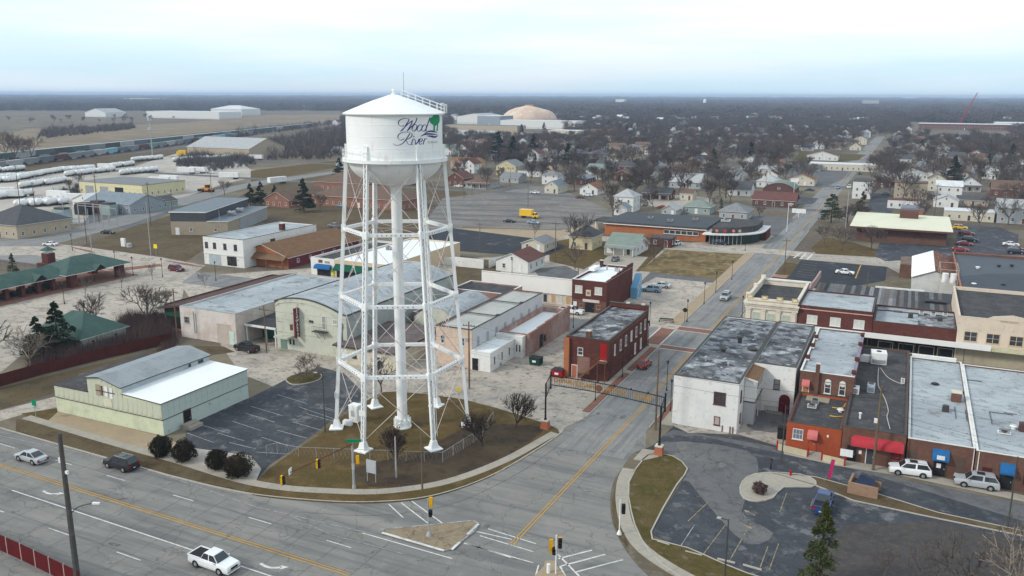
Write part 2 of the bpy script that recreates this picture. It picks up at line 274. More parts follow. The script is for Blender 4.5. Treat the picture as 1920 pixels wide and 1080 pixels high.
# GROUND, ROADS, LOTS
NSH=0
def sheet(name,pts,lvl,m,kind='structure',label=None):
 global NSH; NSH+=1; mb=MB(); z=0.006*lvl+NSH*6e-5
 a=sum(pts[i][0]*pts[(i+1)%len(pts)][1]-pts[(i+1)%len(pts)][0]*pts[i][1]for i in range(len(pts)))
 if a<0:pts=pts[::-1]
 mb.face([(p[0],p[1],z)for p in pts],m); return tag(mb.build(name),kind=kind)
def slab(name,pts,h,m,kind='structure',kerb=None):
 """raised lawn, island or pavement with an optional kerb ring round it."""
 mb=MB()
 if kerb:
  inner=offset_in(pts,.16); a=sum(pts[i][0]*pts[(i+1)%len(pts)][1]-pts[(i+1)%len(pts)][0]*pts[i][1]for i in range(len(pts)))
  if a<0:pts=pts[::-1]
  n=len(pts); hk=h+.03
  for i in range(n):
   j=(i+1)%n; mb.prism([pts[i],pts[j],inner[j],inner[i]],0,hk,kerb,bottom=False)
  mb.prism(inner,0,h,m,bottom=False)
 else:mb.prism(pts,0,h,m,bottom=False)
 return tag(mb.build(name),kind=kind)
def strip(name,pts,w,lvl,m,parent=None,kind='structure',mb=None):
 """painted line along a polyline."""
 own=mb is None; mb=mb or MB(); z=0.006*lvl+.004
 for i in range(len(pts)-1):
  a=Vector(pts[i]); b=Vector(pts[i+1]); d=(b-a).normalized(); n=Vector((-d.y,d.x))*w/2
  mb.face([(a-n).to_tuple()+(z,),(b-n).to_tuple()+(z,),(b+n).to_tuple()+(z,),(a+n).to_tuple()+(z,)],m)
 return tag(mb.build(name,parent),kind=kind)if own else None
G=20000
mb=FC([(-G,-G,0),(G,-G,0),(G,G,0),(-G,G,0)],m_ground); tag(mb.build('ground'),kind='structure')
tag((lambda m:(m.box(-G-300,-G-300,-1,G+300,G+300,65,None),m.build('haze'))[1])(MB()),kind='stuff')
hz=bpy.data.objects['haze']; hm=bpy.data.materials.new('haze_air'); hm.use_nodes=True; ht=hm.node_tree; ht.nodes.clear()
hv=N(ht,'ShaderNodeVolumePrincipled'); hv.inputs['Color'].default_value=(.60,.76,1.0,1); hv.inputs['Density'].default_value=1.3e-4; hv.inputs['Anisotropy'].default_value=0.0
ho=N(ht,'ShaderNodeOutputMaterial'); ht.links.new(hv.outputs[0],ho.inputs['Volume']); hz.data.materials.clear(); hz.data.materials.append(hm)
hm.volume_intersection_method='FAST' if hasattr(hm,'volume_intersection_method')else None
hz.display_type='WIRE'
def hs(t,s0):return s0-0.030*(t+60)
sheet('town_apron',TP((560,640),(700,620),(1060,560),(1180,640),(1230,690),(1050,830),(900,760),(700,745),(620,700),(440,660)),1,m_apron)
sheet('town_ground',TP((330,520),(620,500),(1300,460),(1460,440),(1300,620),(1100,800),(600,760),(450,700)),0.5,m_apron)
sheet('tan_yard',TP((0,330),(0,318),(250,312),(330,288),(440,296),(470,318),(520,322),(420,345),(330,375),(230,412),(110,422),(60,410),(0,414),(-60,400),(-60,330)),1,m_gravel)
sheet('grey_yard',TP((170,400),(300,378),(330,395),(250,430),(150,425)),2,m_asph2)
sheet('open_field',TP((-40,300),(-40,262),(60,240),(330,232),(480,216),(655,214),(655,224),(480,242),(240,268),(20,292)),1,m_field)
sheet('rail_bed',TP((-60,328),(-60,296),(240,262),(480,238),(640,226),(640,230),(500,250),(300,283),(60,320)),2,m_rail)
sheet('railside_grass',TP((20,322),(60,308),(300,283),(430,270),(470,280),(330,288),(250,308),(120,320),(45,330)),3,m_dry)
sheet('west_lawn',TP((150,462),(250,425),(330,400),(440,385),(470,410),(380,470),(340,497),(200,478)),2,m_dry)
sheet('north_lawn',TP((480,350),(650,320),(700,330),(800,345),(870,355),(900,400),(800,440),(600,440),(500,420),(430,380)),2,m_dry)
sheet('bend_lawn',TP((470,320),(640,300),(650,310),(520,335),(470,340)),2,m_grass)
sheet('big_parking_lot',TP((780,440),(830,372),(1000,350),(1040,350),(1130,388),(1160,400),(1130,418),(1060,432),(960,428),(870,424),(845,436)),3,m_lot2)
sheet('parking_lot_strip',TP((850,428),(1050,432),(1120,420),(1125,440),(1040,452),(850,440)),4,m_tan)
sheet('tarred_lot',TP((770,455),(800,437),(850,428),(1040,452),(1060,462),(1030,478),(980,480),(850,470)),5,m_black)
sheet('back_lot_earth',TP((850,505),(850,478),(935,490),(945,505),(905,530),(860,540)),3,m_dry)
sheet('house_lawn',TP((1030,462),(1050,440),(1180,450),(1250,460),(1200,510),(1150,500),(1120,490),(1095,505),(1030,490)),3,m_grass)
sheet('driveway',TP((1120,497),(1140,480),(1190,480),(1215,482),(1195,505),(1185,516)),4,m_walk)
sheet('corner_field_verge',TP((1195,512),(1258,463),(1405,475),(1350,528),(1195,520)),3,m_walk)
slab('corner_field',smooth_poly(TP((1200,508),(1250,468),(1400,477),(1348,525)),1),.06,m_field2)
sheet('brick_side_lot',TP((1185,565),(1228,520),(1250,518),(1345,533),(1290,595),(1215,606),(1150,640),(1140,600)),4,m_apron)
sheet('brick_side_lot_alley',TP((1190,540),(1225,505),(1345,524),(1350,532),(1230,520)),5,m_asph2)
sheet('front_lawn_east',TP((1000,505),(1060,498),(1085,510),(1075,528),(1010,518)),3,m_asph2)
a,b=T(0,803),T(320,893); d=(a[0]-b[0],a[1]-b[1]); A0=(a[0]+d[0]*4,a[1]+d[1]*4)
edge=[A0,a,b]+smooth_poly(TP((400,913),(460,925),(520,933),(620,941),(700,942),(780,936),(850,920),(920,893),(980,860),(1030,828),(1052,812)),3,closed=False)
pts=edge+[(-6.6,33),(-5.15,38),(-5.15,79),(4.4,79),(4.4,50),(4.4,38),(4.6,36),(6,31)]+smooth_poly(TP((1186,850),(1165,880),(1150,905),(1144,940),(1150,985),(1175,1035),(1215,1080),(1290,1140)),3,closed=False)+[(40,-9),(140,-12),(140,-40),(-260,-18)]
sheet('highway',pts,2,m_conc)
mp_=[(-5.15,30),(-5.15,2600),(4.6,2600),(4.4,28)]
sheet('main_street',[(-5.15,26),(-5.2,240),(-6.0,620),(-5.5,1040),(4.5,1040),(5.0,620),(4.4,240),(4.4,26)],3,m_conc2)
sheet('driveway_mouth',TP((1045,812),(1000,783),(880,728),(870,700),(1000,700),(1085,780)),3,m_apron)
sheet('ferguson_cross_street',[(-240,80),(-5,80),(100,80),(200,78),(200,89),(4,90.5),(-5,91),(-240,93)],2,m_conc2)
sheet('school_street',[(-70,187),(-5,188),(160,180),(160,190),(-5,197),(-70,197)],4,m_apron)
sheet('rear_alley',[(9,139),(80,137),(80,147),(9,149)],2,m_apron)
sheet('west_road',TP((-80,455),(0,462),(85,462),(170,440),(250,418),(345,385),(470,350),(650,322),(650,318),(480,340),(330,372),(240,402),(120,432),(60,448),(-80,440)),4,m_conc2)
sheet('west_street',TP((85,455),(150,462),(300,482),(385,498),(340,530),(300,545),(200,575),(60,650),(-100,640),(-100,560),(60,520),(160,495),(60,478),(-100,480),(-100,455)),3,m_apron)
sheet('plaza_paving',TP((-60,700),(-60,600),(120,540),(230,505),(330,500),(345,540),(330,620),(200,640),(60,650),(0,700)),4,m_apron)
for k,s in enumerate((300,405,510,620,735,860,1000,1160)):
 sheet('residential_street',[(-420-k*60,s-4),(520+k*90,s-4),(520+k*90,s+4),(-420-k*60,s+4)],3,m_asph2)
for k,t in enumerate((-230,-150,-78,95,190,290,400,520)):
 sheet('residential_avenue',[(t-3.5,200 if t>0 else 300),(t+3.5,200 if t>0 else 300),(t+3.5,1700),(t-3.5,1700)],5,m_asph2)
mb=MB(); L=6
for o_ in(-.2,.2):strip('',[(-300,hs(-300,-10.9)+o_),(-12,hs(-12,-10.9)+o_)],.13,L,m_yellow,mb=mb)
for o_ in(-.2,.2):strip('',[T(955,1022),T(1060,912),T(1200,766),(1.0,77)]if o_<0 else[(p[0]+.38,p[1])for p in(T(955,1022),T(1060,912),T(1200,766),(1.0,77))],.13,L,m_yellow,mb=mb)
for o_ in(-.2,.2):strip('',[(1.2+o_,95),(1.9+o_,235),(0+o_,620),(0,1000)],.13,L,m_yellow,mb=mb)
tag(mb.build('yellow_centre_lines'),kind='structure')
mb=MB()
for t0 in[-74.6-12.2*i for i in range(8)]+[-62.9,-53.0,-41.2,-29.2,-18.1]:strip('',[(t0,hs(t0,-6.65)),(t0+3.3,hs(t0+3.3,-6.65))],.13,L,m_white,mb=mb)
for t0 in[-59-12*i for i in range(8)]+[-47.5,-36.5,-25]:strip('',[(t0,hs(t0,-18.6)),(t0+3.6,hs(t0+3.6,-18.6))],.13,L,m_white,mb=mb)
strip('',[(-59.8,hs(-59.8,-14.7)),(-16,hs(-16,-14.7))],.16,L,m_white,mb=mb)
strip('',TP((0,803+14),(250,871),(480,951),(700,1002)),.11,L,m_wornw,mb=mb)
strip('',TP((680,1000),(848,1048)),.16,L,m_white,mb=mb)
strip('',TP((540,965),(620,1003),(760,1040)),.1,L,m_wornw,mb=mb)
for q in(((729,946),(756,971)),((752,943),(803,982)),((772,940),(830,982)),((876,1020),(958,1046)),((893,997),(960,1012)),((915,992),(1005,1020)),((870,1019),(1000,1056)),((900,1005),(1000,1035)),((1047,1048),(1110,1032)),((1052,1062),(1135,1040)),((1080,1073),(1168,1050)),((1046,1040),(1090,1085)),((1010,1060),(1003,1085)),((1050,1062),(1062,1085))):
 strip('',TP(*q),.16 if q[0][0]<1040 else.22,L,m_white,mb=mb)
tag(mb.build('white_lane_lines'),kind='structure')
def arrow(name,x,y,rz,sc,m):
 mb=MB(); z=.006*L+.004
 pth=smooth_poly([(-1.6,-.05),(-.7,-.28),(.1,-.2),(.85,.25)],3,closed=False)
 for i in range(len(pth)-1):
  a,b=Vector(pth[i]),Vector(pth[i+1]); n=(b-a).normalized().orthogonal()*.17
  mb.face([(a-n).to_tuple()+(z,),(b-n).to_tuple()+(z,),(b+n).to_tuple()+(z,),(a+n).to_tuple()+(z,)][::-1],m)
 mb.face([(.55,.55,z),(1.0,-.15,z),(1.5,.62,z)],m)
 o=mb.build(name,loc=(x,y,0),rz=rz); o.scale=(sc,sc,1); return tag(o,kind='structure')
arrow('turn_arrow',*T(512,1063),R_(0),1.0,m_white); arrow('turn_arrow',*T(98,925),R_(0),.95,m_white)
mb=MB()
for s0,t1 in((-6.65,-16),(-10.9,-12),(-14.7,-16),(-18.6,-16)):
 strip('',[(-140,hs(-140,s0)+.35),(t1,hs(t1,s0)+.35)],.05,5,m_seal,mb=mb)
for i in range(28):
 t0=-136+i*4.6+rnd.uniform(-.1,.1); strip('',[(t0,hs(t0,-21.4)),(t0,hs(t0,-2.4))],.035,5,m_seal,mb=mb)
for i in range(26):
 s0=34+i*4.5 if i<10 else 96+(i-10)*5
 strip('',[(-5,s0),(4.2,s0)],.035,5,m_seal,mb=mb)
for t0 in(-2.1,):strip('',[(t0,30),(t0,78)],.05,5,m_seal,mb=mb); strip('',[(t0,95),(t0,260)],.05,5,m_seal,mb=mb)
strip('',smooth_poly(TP((560,960),(700,967),(830,950),(920,915),(1000,870),(1060,825)),3,closed=False),.05,5,m_seal,mb=mb)
tag(mb.build('joint_sealant',),kind='stuff')
m_tyre=mat('tyre_polish',(.12,.12,.12),[(.5,.4,.7,(.19,.185,.175)),(2,.45,.7,(.21,.2,.19))],coords=W)
for i,(x,y,rx,ry)in enumerate([(215,1021,.9,.3),(230,936,.6,.15),(430,1002,.8,.25),(1137,1080,.6,.3),(861,1035,.5,.8),(913,985,.6,.4),(540,1072,.5,.4),(1168,782,.8,.45),(1121,776,.5,.3),(1105,893,.35,.3),(1355,873,.8,.6),(1382,956,.35,.15)]):
 p=T(x,y); mb=MB(); k=14
 mb.face([(rx*math.cos(6.283*j/k)*rnd.uniform(.7,1.1),ry*math.sin(6.283*j/k)*rnd.uniform(.7,1.1),.006*7)for j in range(k)],MATS['tyre_polish']if i>1 else m_seal)
 tag(mb.build('road_stain',loc=(p[0],p[1],0),rz=rnd.uniform(0,3)),kind='structure')
def paver(name,pts):
 sheet(name,pts,6,m_pave)
 n=len(pts); mb=MB()
 strip('',[pts[0],pts[1]],.25,7,m_white,mb=mb); strip('',[pts[2],pts[3]],.25,7,m_white,mb=mb); tag(mb.build('crossing_edge_line'),kind='structure')
paver('crossing_paving',[(-5.0,77.3),(4.6,77.0),(4.6,79.6),(-5.0,79.8)])
paver('crossing_paving',[(-5.2,91.3),(4.6,91.0),(4.6,94.2),(-5.2,94.3)])
paver('crossing_paving',[(-8.6,79.3),(-8.6,91.6),(-5.4,91.4),(-5.4,79.5)])
for q in(((130,462),(140,466),(180,476),(170,470)),((305,488),(345,497),(395,503),(350,494)),((200,505),(300,495),(305,499),(215,510))):sheet('crossing_paving',TP(*q),7,m_pave)
WALKS=[]
def walk(name,pts,w,m=m_walk,joint=1.5,h=.12):
 """pavement made of slabs with open joints; every slab its own part."""
 root=empty(name,(0,0,0)); root['kind']='structure'
 seg=[]; acc=0
 P=[Vector(p)for p in pts]
 L_=[0]
 for i in range(len(P)-1):L_.append(L_[-1]+(P[i+1]-P[i]).length)
 def at(d):
  d=min(max(d,0),L_[-1])
  for i in range(len(P)-1):
   if d<=L_[i+1]+1e-6:
    f=(d-L_[i])/max(1e-6,L_[i+1]-L_[i]); q=P[i].lerp(P[i+1],f); e=(P[i+1]-P[i]).normalized(); return q,Vector((-e.y,e.x))
 n=max(1,int(L_[-1]/joint)); j=L_[-1]/n
 for i in range(n):
  q0,n0=at(i*j+.012); q1,n1=at((i+1)*j-.012); mb=MB(); hh=h+rnd.uniform(-.006,.006)
  mb.prism([tuple(q0-n0*w/2),tuple(q1-n1*w/2),tuple(q1+n1*w/2),tuple(q0+n0*w/2)],0,hh,m,bottom=False)
  mb.build('slab',root)
 return root
verge=edge[1:]
kerbline=smooth_poly([edge[1]]+edge[2:],1,closed=False)
lawn=smooth_poly(TP((478,908),(505,880),(560,842),(600,815),(630,790),(700,745),(740,735),(870,750),(985,783),(1035,800),(1048,812),(1028,830),(978,862),(918,895),(848,922),(780,938),(700,944),(620,943),(520,935),(465,926),(470,915)),2)
slab('tower_lawn',lawn,.10,m_grass)
sheet('tower_lawn_wear',[(p[0],p[1])for p in smooth_poly(TP((660,880),(790,848),(880,800),(1000,800),(1015,812),(960,850),(900,885),(830,905),(700,915)),2)],18,mat('leaf_litter',(.052,.037,.024),[(.15,.42,.6,(.075,.055,.034)),(.6,.5,.68,(.036,.026,.018)),(3,.52,.7,(.09,.06,.036))],coords=W))
walk('corner_pavement',smooth_poly(TP((50,783),(150,813),(260,845),(330,864),(400,886),(470,906),(540,917),(600,921),(680,924),(740,921),(820,909),(890,888),(960,858),(1010,830),(1040,813)),4,closed=False),1.35,h=.145)
v=TP((30,786),(60,791),(160,820),(330,869),(480,912),(520,922),(520,933),(500,930),(320,893),(150,845),(30,808))
slab('highway_verge',v,.09,m_dry)
mbk=MB()
for i in range(len(edge)-1):
 p,q=Vector(edge[i]),Vector(edge[i+1]);
 if(q-p).length>.01:mbk.bar((p.x,p.y,.06),(q.x,q.y,.06),.17,.14,m_kerb)
for pl in([(-5.22,38),(-5.22,79)],[(4.48,38),(4.48,79)],[(-5.3,96),(-5.3,186)],[(4.5,95),(4.6,240)]):
 for i in range(len(pl)-1):mbk.bar(pl[i]+(.06,),pl[i+1]+(.06,),.16,.14,m_kerb)
tag(mbk.build('kerb'),kind='structure')
sheet('sage_apron',TP((110,772),(300,817),(330,830),(330,850),(260,858),(60,792),(80,780)),3,m_tan)
slab('sage_corner_grass',TP((40,776),(105,766),(108,772),(85,793),(60,787)),.07,m_grass)
sheet('gravel_bed',TP((285,846),(340,838),(470,855),(490,880),(480,903),(400,880),(330,858),(285,847)),12,m_gravel)
slab('path_west',TP((0,770),(110,742),(110,765),(40,778),(0,790)),.02,m_apron)
slab('fence_side_grass',TP((-40,735),(0,728),(325,648),(420,650),(440,660),(150,700),(105,735),(0,768),(-40,775)),.04,m_dry)
lot=TP((350,800),(400,765),(465,748),(560,700),(600,688),(645,700),(690,745),(640,775),(560,835),(505,872),(478,905),(440,870),(345,845))
sheet('tower_parking_lot',lot,4,m_asph)
mb=MB()
for q in(((460,775),(515,792)),((435,790),(490,808)),((520,740),(575,757)),((560,763),(630,787)),((430,830),(480,842)),((408,812),(458,827)),((380,798),(430,813)),((350,812),(400,830)),((490,820),(540,836)),((520,807),(575,822)),((548,791),(605,808)),((575,776),(625,790)),((600,762),(650,776)),((470,762),(530,780)),((600,765),(640,776)),((480,848),(560,853))):
 strip('',TP(*q),.12,6,m_wornw,mb=mb)
tag(mb.build('bay_lines'),kind='structure')
isl=smooth_poly(TP((535,712),(552,703),(580,698),(602,702),(600,712),(575,720),(548,722)),3)
slab('tree_island',isl,.12,m_green,kerb=m_kerb)
isl=TP((709,998),(716,994),(889,977),(898,983),(893,996),(847,1032),(833,1035))
slab('traffic_island',isl,.13,mat('island_tan',(.27,.215,.145),[(.5,.45,.65,(.22,.175,.12)),(2,.5,.7,(.19,.15,.10)),(.9,.6,.7,(.15,.11,.08))],coords=W,cracks=(.35,.02,(.08,.06,.045))),kerb=m_wornw)
mb=MB()
for q in(((716,1001),(833,1035)),((847,1033),(862,1019)),((877,1004),(897,985))):mb.bar(T(*q[0])+(.16,),T(*q[1])+(.16,),.3,.05,m_white)
tag(mb.build('painted_kerb'),kind='structure')
sheet('small_island',TP((1004,1078),(1020,1062),(1022,1052),(1044,1052),(1044,1062),(1060,1080),(1050,1100),(1000,1100)),8,m_tan)
def pl(a,b):return[a,b]
walk('main_street_pavement',[(-7.2,41),(-7.2,79)],1.5,joint=2.4); walk('main_street_pavement',[(6.4,40),(6.4,79)],2.0,joint=2.4)
for q in(([(-6.0,40),(-6.0,60)]),([(-6.0,62),(-6.0,77)]),([(4.95,41),(4.95,76)])):
 mb=BX(q[0][0]-.55,q[0][1],0,q[0][0]+.6,q[1][1],.125,m_pave); tag(mb.build('paver_strip'),kind='structure')
walk('main_street_pavement',[(-6.7,95.5),(-6.7,186)],2.6,joint=3,m=m_tan); walk('main_street_pavement',[(6.1,95),(6.1,139)],2.6,joint=3)
walk('cross_street_pavement',[(-60,95.2),(-8.5,95.2)],2.2,joint=3); walk('cross_street_pavement',[(8,78.2),(60,78.2)],1.6,joint=3)
sheet('verge_east',[(5,150),(16,150),(16,176),(5,176)],4,m_grass)
lotR=TP((1190,850),(1225,835),(1262,800),(1300,812),(1390,818),(1470,840),(1580,868),(1700,905),(1990,965),(1990,1200),(1500,1200),(1380,1100),(1300,1040),(1218,1000),(1292,882),(1262,860),(1235,850))
sheet('corner_car_park',lotR,4,m_asph)
m_dully=mat('worn_yellow_paint',(.33,.27,.15),[(1.5,.42,.6,(.15,.14,.12))],coords=W)
sheet('car_park_lane',TP((1240,818),(1300,815),(1600,880),(1960,990),(1990,1010),(1990,960),(1700,900),(1570,866),(1470,842),(1380,825),(1262,806)),5,m_asph2)
sheet('car_park_worn_patch',smooth_poly(TP((1240,830),(1400,845),(1420,900),(1390,960),(1450,1000),(1400,1020),(1330,950),(1290,900)),3),5,m_asph2)
sheet('rear_yard',TP((1255,795),(1290,812),(1385,815),(1480,842),(1480,790),(1500,700),(1450,700),(1400,780)),6,m_apron)
sheet('rear_yard_dark_patch',smooth_poly(TP((1400,800),(1430,760),(1490,770),(1470,810)),3),7,m_asph2)  # patch of the darker worn asphalt colour on the pale yard
sheet('shop_pavement',TP((1470,838),(1575,862),(1700,882),(1960,938),(1960,950),(1700,895),(1570,874),(1470,852)),8,m_walk)
gr=smooth_poly(TP((1178,905),(1205,862),(1225,852),(1262,856),(1290,880),(1270,910),(1222,998),(1240,1015),(1290,1028),(1340,1050),(1400,1075),(1500,1110),(1500,1150),(1330,1110),(1240,1060),(1200,1010),(1182,960)),2)
slab('corner_lawn',gr,.11,m_green,kerb=m_kerb)
slab('arch_base_pad',TP((1188,862),(1205,843),(1240,848),(1235,858),(1205,865)),.14,m_walk)
walk('corner_pavement_east',smooth_poly(TP((1178,880),(1168,905),(1166,940),(1175,985),(1200,1025),(1250,1062),(1310,1095)),4,closed=False),1.5,h=.13)
slab('verge_corner_east',smooth_poly(TP((1158,905),(1148,940),(1153,985),(1175,1025),(1170,1000),(1162,950),(1163,915)),2),.10,m_dry)
slab('car_park_island',smooth_poly(TP((1386,915),(1400,895),(1435,887),(1500,890),(1530,903),(1522,915),(1470,915),(1450,935),(1420,942),(1393,935)),2),.13,m_walk,kerb=m_kerb)
slab('car_park_verge',TP((1440,886),(1530,895),(1640,925),(1760,962),(1960,1005),(1960,1015),(1740,970),(1600,940),(1530,912)),.10,m_dry,kerb=m_kerb)
sheet('south_planting',TP((1580,985),(1760,978),(1970,1030),(2050,1300),(1500,1300),(1530,1060)),7,mat('dark_litter',(.075,.07,.068),[(.4,.42,.62,(.055,.052,.055)),(1.2,.5,.7,(.11,.085,.065)),(5,.5,.7,(.05,.042,.035))],coords=W))
mb=MB()
for q in(((1360,985),(1315,1045)),((1400,995),(1368,1052)),((1440,1025),(1425,1065)),((1330,940),(1290,978)),((1475,925),(1462,960)),((1525,935),(1520,950)),((1460,1020),(1442,1070)),((1302,985),(1276,1025))):
 strip('',TP(*q),.1,9,m_dully if q[0][0]>1310 else m_wornw,mb=mb)
tag(mb.build('bay_lines'),kind='structure')
def park_arrow(x,y,rz):
 mb=MB(); z=.062; mb.face([(-.8,-.12,z),(.2,-.12,z),(.2,.12,z),(-.8,.12,z)],m_dully); mb.face([(.2,-.35,z),(.8,0,z),(.2,.35,z)],m_dully)
 tag(mb.build('lane_arrow',loc=(*T(x,y),0),rz=rz),kind='structure')
park_arrow(1405,962,2.6); park_arrow(1400,987,-.5)
sheet('rear_fresh_lot',TP((1478,522),(1502,487),(1663,501),(1660,526),(1560,545),(1520,540)),4,m_black)
mb=MB()
for i in range(7):strip('',TP((1492+i*2,518-i*4.6),(1524+i*1.5,522-i*4.6)),.12,6,m_yellow if i%2 else m_wornw,mb=mb)
strip('',TP((1614,497),(1604,522)),.3,6,m_yellow,mb=mb)
for q in(((1488,484),(1502,474)),((1500,486),(1512,475)),((1513,487),(1524,476))):strip('',TP(*q),.5,6,m_white,mb=mb)
tag(mb.build('bay_lines'),kind='structure')
sheet('rear_alley_concrete',TP((1500,486),(1530,470),(1620,476),(1700,500),(1700,520),(1663,500)),3,m_walk)
sheet('bank_front_lawn',TP((1520,465),(1545,445),(1600,455),(1650,470),(1640,482),(1600,480),(1530,476)),4,m_grass)
sheet('bank_car_park',TP((1640,480),(1650,455),(1790,462),(1800,420),(1870,425),(1910,440),(1905,478),(1780,484),(1660,490)),5,m_asph)
sheet('funeral_lot',TP((1240,462),(1400,470),(1440,450),(1430,445),(1300,455)),4,m_apron)
sheet('school_corner_lot',TP((1400,400),(1490,410),(1455,445),(1430,430)),5,m_asph2)
sheet('shop_lot',TP((1545,352),(1590,332),(1600,318),(1490,312),(1480,330)),5,m_asph2)
sheet('shop_lot_dark',TP((1488,368),(1535,372),(1525,382),(1485,385)),5,m_asph)
sheet('park_green',TP((1480,308),(1500,285),(1625,290),(1610,300),(1560,305)),5,m_green)
sheet('lot_beside_house',TP((1200,385),(1260,390),(1330,400),(1350,375),(1280,365),(1220,372)),4,m_apron)
sheet('drive_east',TP((1630,360),(1700,372),(1670,400),(1625,395)),5,m_asph)
mb=MB()
for i in range(5):strip('',TP((800,409-i*8),(1090-i*14,421-i*12)),3.2,5,m_asph2,mb=mb)
for i in range(4):strip('',TP((800,405-i*8),(1090-i*14,416-i*12)),.4,6,m_wornw,mb=mb)
tag(mb.build('bay_lines'),kind='structure')
# WATER TOWER
TX,TY=-27.9,22.8
tw=empty('water_tower',(TX,TY,0),'white water tower on six lattice legs with green tree and blue lettering on its tank','water tower')
mb=MB(); mb.lathe([(6.74,44.45),(6.78,44.6),(6.0,44.95),(3.0,46.15),(.5,46.98),(0.01,47.0)],m_tower,64); mb.lathe([(6.35,44.5),(6.74,44.45)],m_tower,64)
roof_=mb.build('roof',tw,smooth=True)
mb=MB(); mb.lathe([(.32,46.9),(.32,47.15),(.14,47.2),(.12,47.42),(.25,47.5),(.22,47.66),(.01,47.75)],m_tower,16); mb.build('finial',tw,smooth=True)
mb=MB(); mb.lathe([(6.38,38.7),(6.38,44.6)],m_tower,72)
for z in(40.2,41.7,43.2):mb.lathe([(6.385,z),(6.40,z+.02),(6.40,z+.06),(6.385,z+.08)],m_tower,72)
mb.build('tank_wall',tw,smooth=True)
mb=MB(); pr=[(6.36,38.75)]
for i in range(1,15):
 a=R_(90*i/14); pr.append((.7+(6.36-.7)*math.cos(a),38.75-3.7*math.sin(a)))
mb.lathe(pr,m_tower,64); mb.build('bowl',tw,smooth=True)
mb=MB(); mb.lathe([(.82,35.2),(.82,34.6),(.74,34.4),(.74,1.0),(1.0,.9),(1.0,.35),(1.3,.3),(1.3,0)],m_tower,28,cap=True)
for i in range(10):
 a=6.283*i/10; c,s=math.cos(a),math.sin(a); mb.prism([(.72*c-.04*s,.72*s+.04*c),(.72*c+.04*s,.72*s-.04*c),(1.25*c+.04*s,1.25*s-.04*c),(1.25*c-.04*s,1.25*s+.04*c)],.3,1.5,m_tower)
mb.build('riser_pipe',tw,smooth=True)
mb=MB(); mb.lathe([(6.4,38.55),(7.0,38.45),(7.0,38.75),(7.02,38.75),(7.02,38.35),(6.9,38.3),(6.36,38.5)],m_tower,60); mb.lathe([(6.38,38.76),(7.0,38.76)],m_tower,60)
bal=mb.build('balcony',tw,smooth=True)
mb=MB(); nb=60
for i in range(nb):
 a,b=6.2832*i/nb,6.2832*(i+1)/nb
 for z,r in((39.85,.035),(39.3,.025)):mb.tube((6.98*math.cos(a),6.98*math.sin(a),z),(6.98*math.cos(b),6.98*math.sin(b),z),r,r,m_tower,4,cap=False)
 if i%2==0:mb.tube((6.98*math.cos(a),6.98*math.sin(a),38.7),(6.98*math.cos(a),6.98*math.sin(a),39.85),.03,.03,m_tower,4)
mb.build('railing',bal)
LA=[R_(28.7+60*k)for k in range(6)]; RB,RT,ZT=9.45,6.55,38.6
def legp(k,z):r=RB+(RT-RB)*(z-.9)/(ZT-.9); return Vector((r*math.cos(LA[k]),r*math.sin(LA[k]),z))
def laced(mb,p0,p1,w,h,up,m,pitch=.62,th=.035,side=None):
 """two channels facing each other joined by zigzag lacing on both faces."""
 p0,p1=Vector(p0),Vector(p1); d=(p1-p0); Ln=d.length; d.normalize(); u=Vector(up).normalized(); s=d.cross(u).normalized(); u=s.cross(d).normalized()
 for sg in(-1,1):
  o=s*(w/2*sg); mb.bar(p0+o,p1+o,th,h,m,up=u)
  for sg2 in(-1,1):
   q=s*((w/2-.05)*sg)+u*(h/2*sg2); mb.bar(p0+q,p1+q,.13,th,m,up=u)
 n=max(2,int(Ln/pitch))
 for sg2 in(-1,1):
  for i in range(n):
   a=p0+d*(Ln*i/n)+s*((w/2-.06)*(1 if i%2 else-1))+u*(h/2*sg2)
   b=p0+d*(Ln*(i+1)/n)+s*((w/2-.06)*(-1 if i%2 else 1))+u*(h/2*sg2)
   mb.bar(a,b,.085,.025,m,up=u)
for k in range(6):
 rad=Vector((math.cos(LA[k]),math.sin(LA[k]),0)); mb=MB()
 laced(mb,legp(k,.9),legp(k,ZT),.52,.44,rad,m_tower)
 mb.bar(legp(k,ZT-.1),legp(k,ZT+1.9)-rad*.05,.42,.5,m_tower,up=rad)
 lg=mb.build('leg',tw)
 b=legp(k,.9); mb=MB(); q=Vector((b.x,b.y,0))
 def sq(w,z):return[tuple(q+Matrix.Rotation(LA[k],3,'Z')@Vector((w*i,w*j,0))+Vector((0,0,z)))for i,j in((-1,-1),(1,-1),(1,1),(-1,1))]
 rings=[sq(.95,0),sq(.95,.25),sq(.55,.32),sq(.34,1.35)]
 for r0,r1 in zip(rings,rings[1:]):
  for i in range(4):mb.face([r0[i],r0[(i+1)%4],r1[(i+1)%4],r1[i]],m_tower)
 mb.face(rings[-1],m_tower); mb.build('foot',lg)
ZR=[10.2,19.7,29.15]
for z in ZR:
 for k in range(6):
  a,b=legp(k,z),legp((k+1)%6,z); mb=MB(); laced(mb,a,b,.42,.42,(0,0,1),m_tower,pitch=.72)
  mid=(a+b)/2
  nrm=Vector((mid.x,mid.y,0)).normalized()
  for i in range(12):
   f=(i+.5)/12; c=a.lerp(b,f)+nrm*.27
   if 1<i<10:mb.bar(c-Vector((0,0,.07)),c+Vector((0,0,.07)),.12,.012,m_poled,up=nrm)
  mb.build('ring_strut',tw)
 for k in range(6):
  p=legp(k,z); rad=Vector((math.cos(LA[k]),math.sin(LA[k]),0)); mb=BR(p-Vector((0,0,.5)),p+Vector((0,0,.5)),.72,.6,m_tower,up=rad); mb.build('gusset',tw)
mb=None
lv=[1.1]+ZR+[38.3]
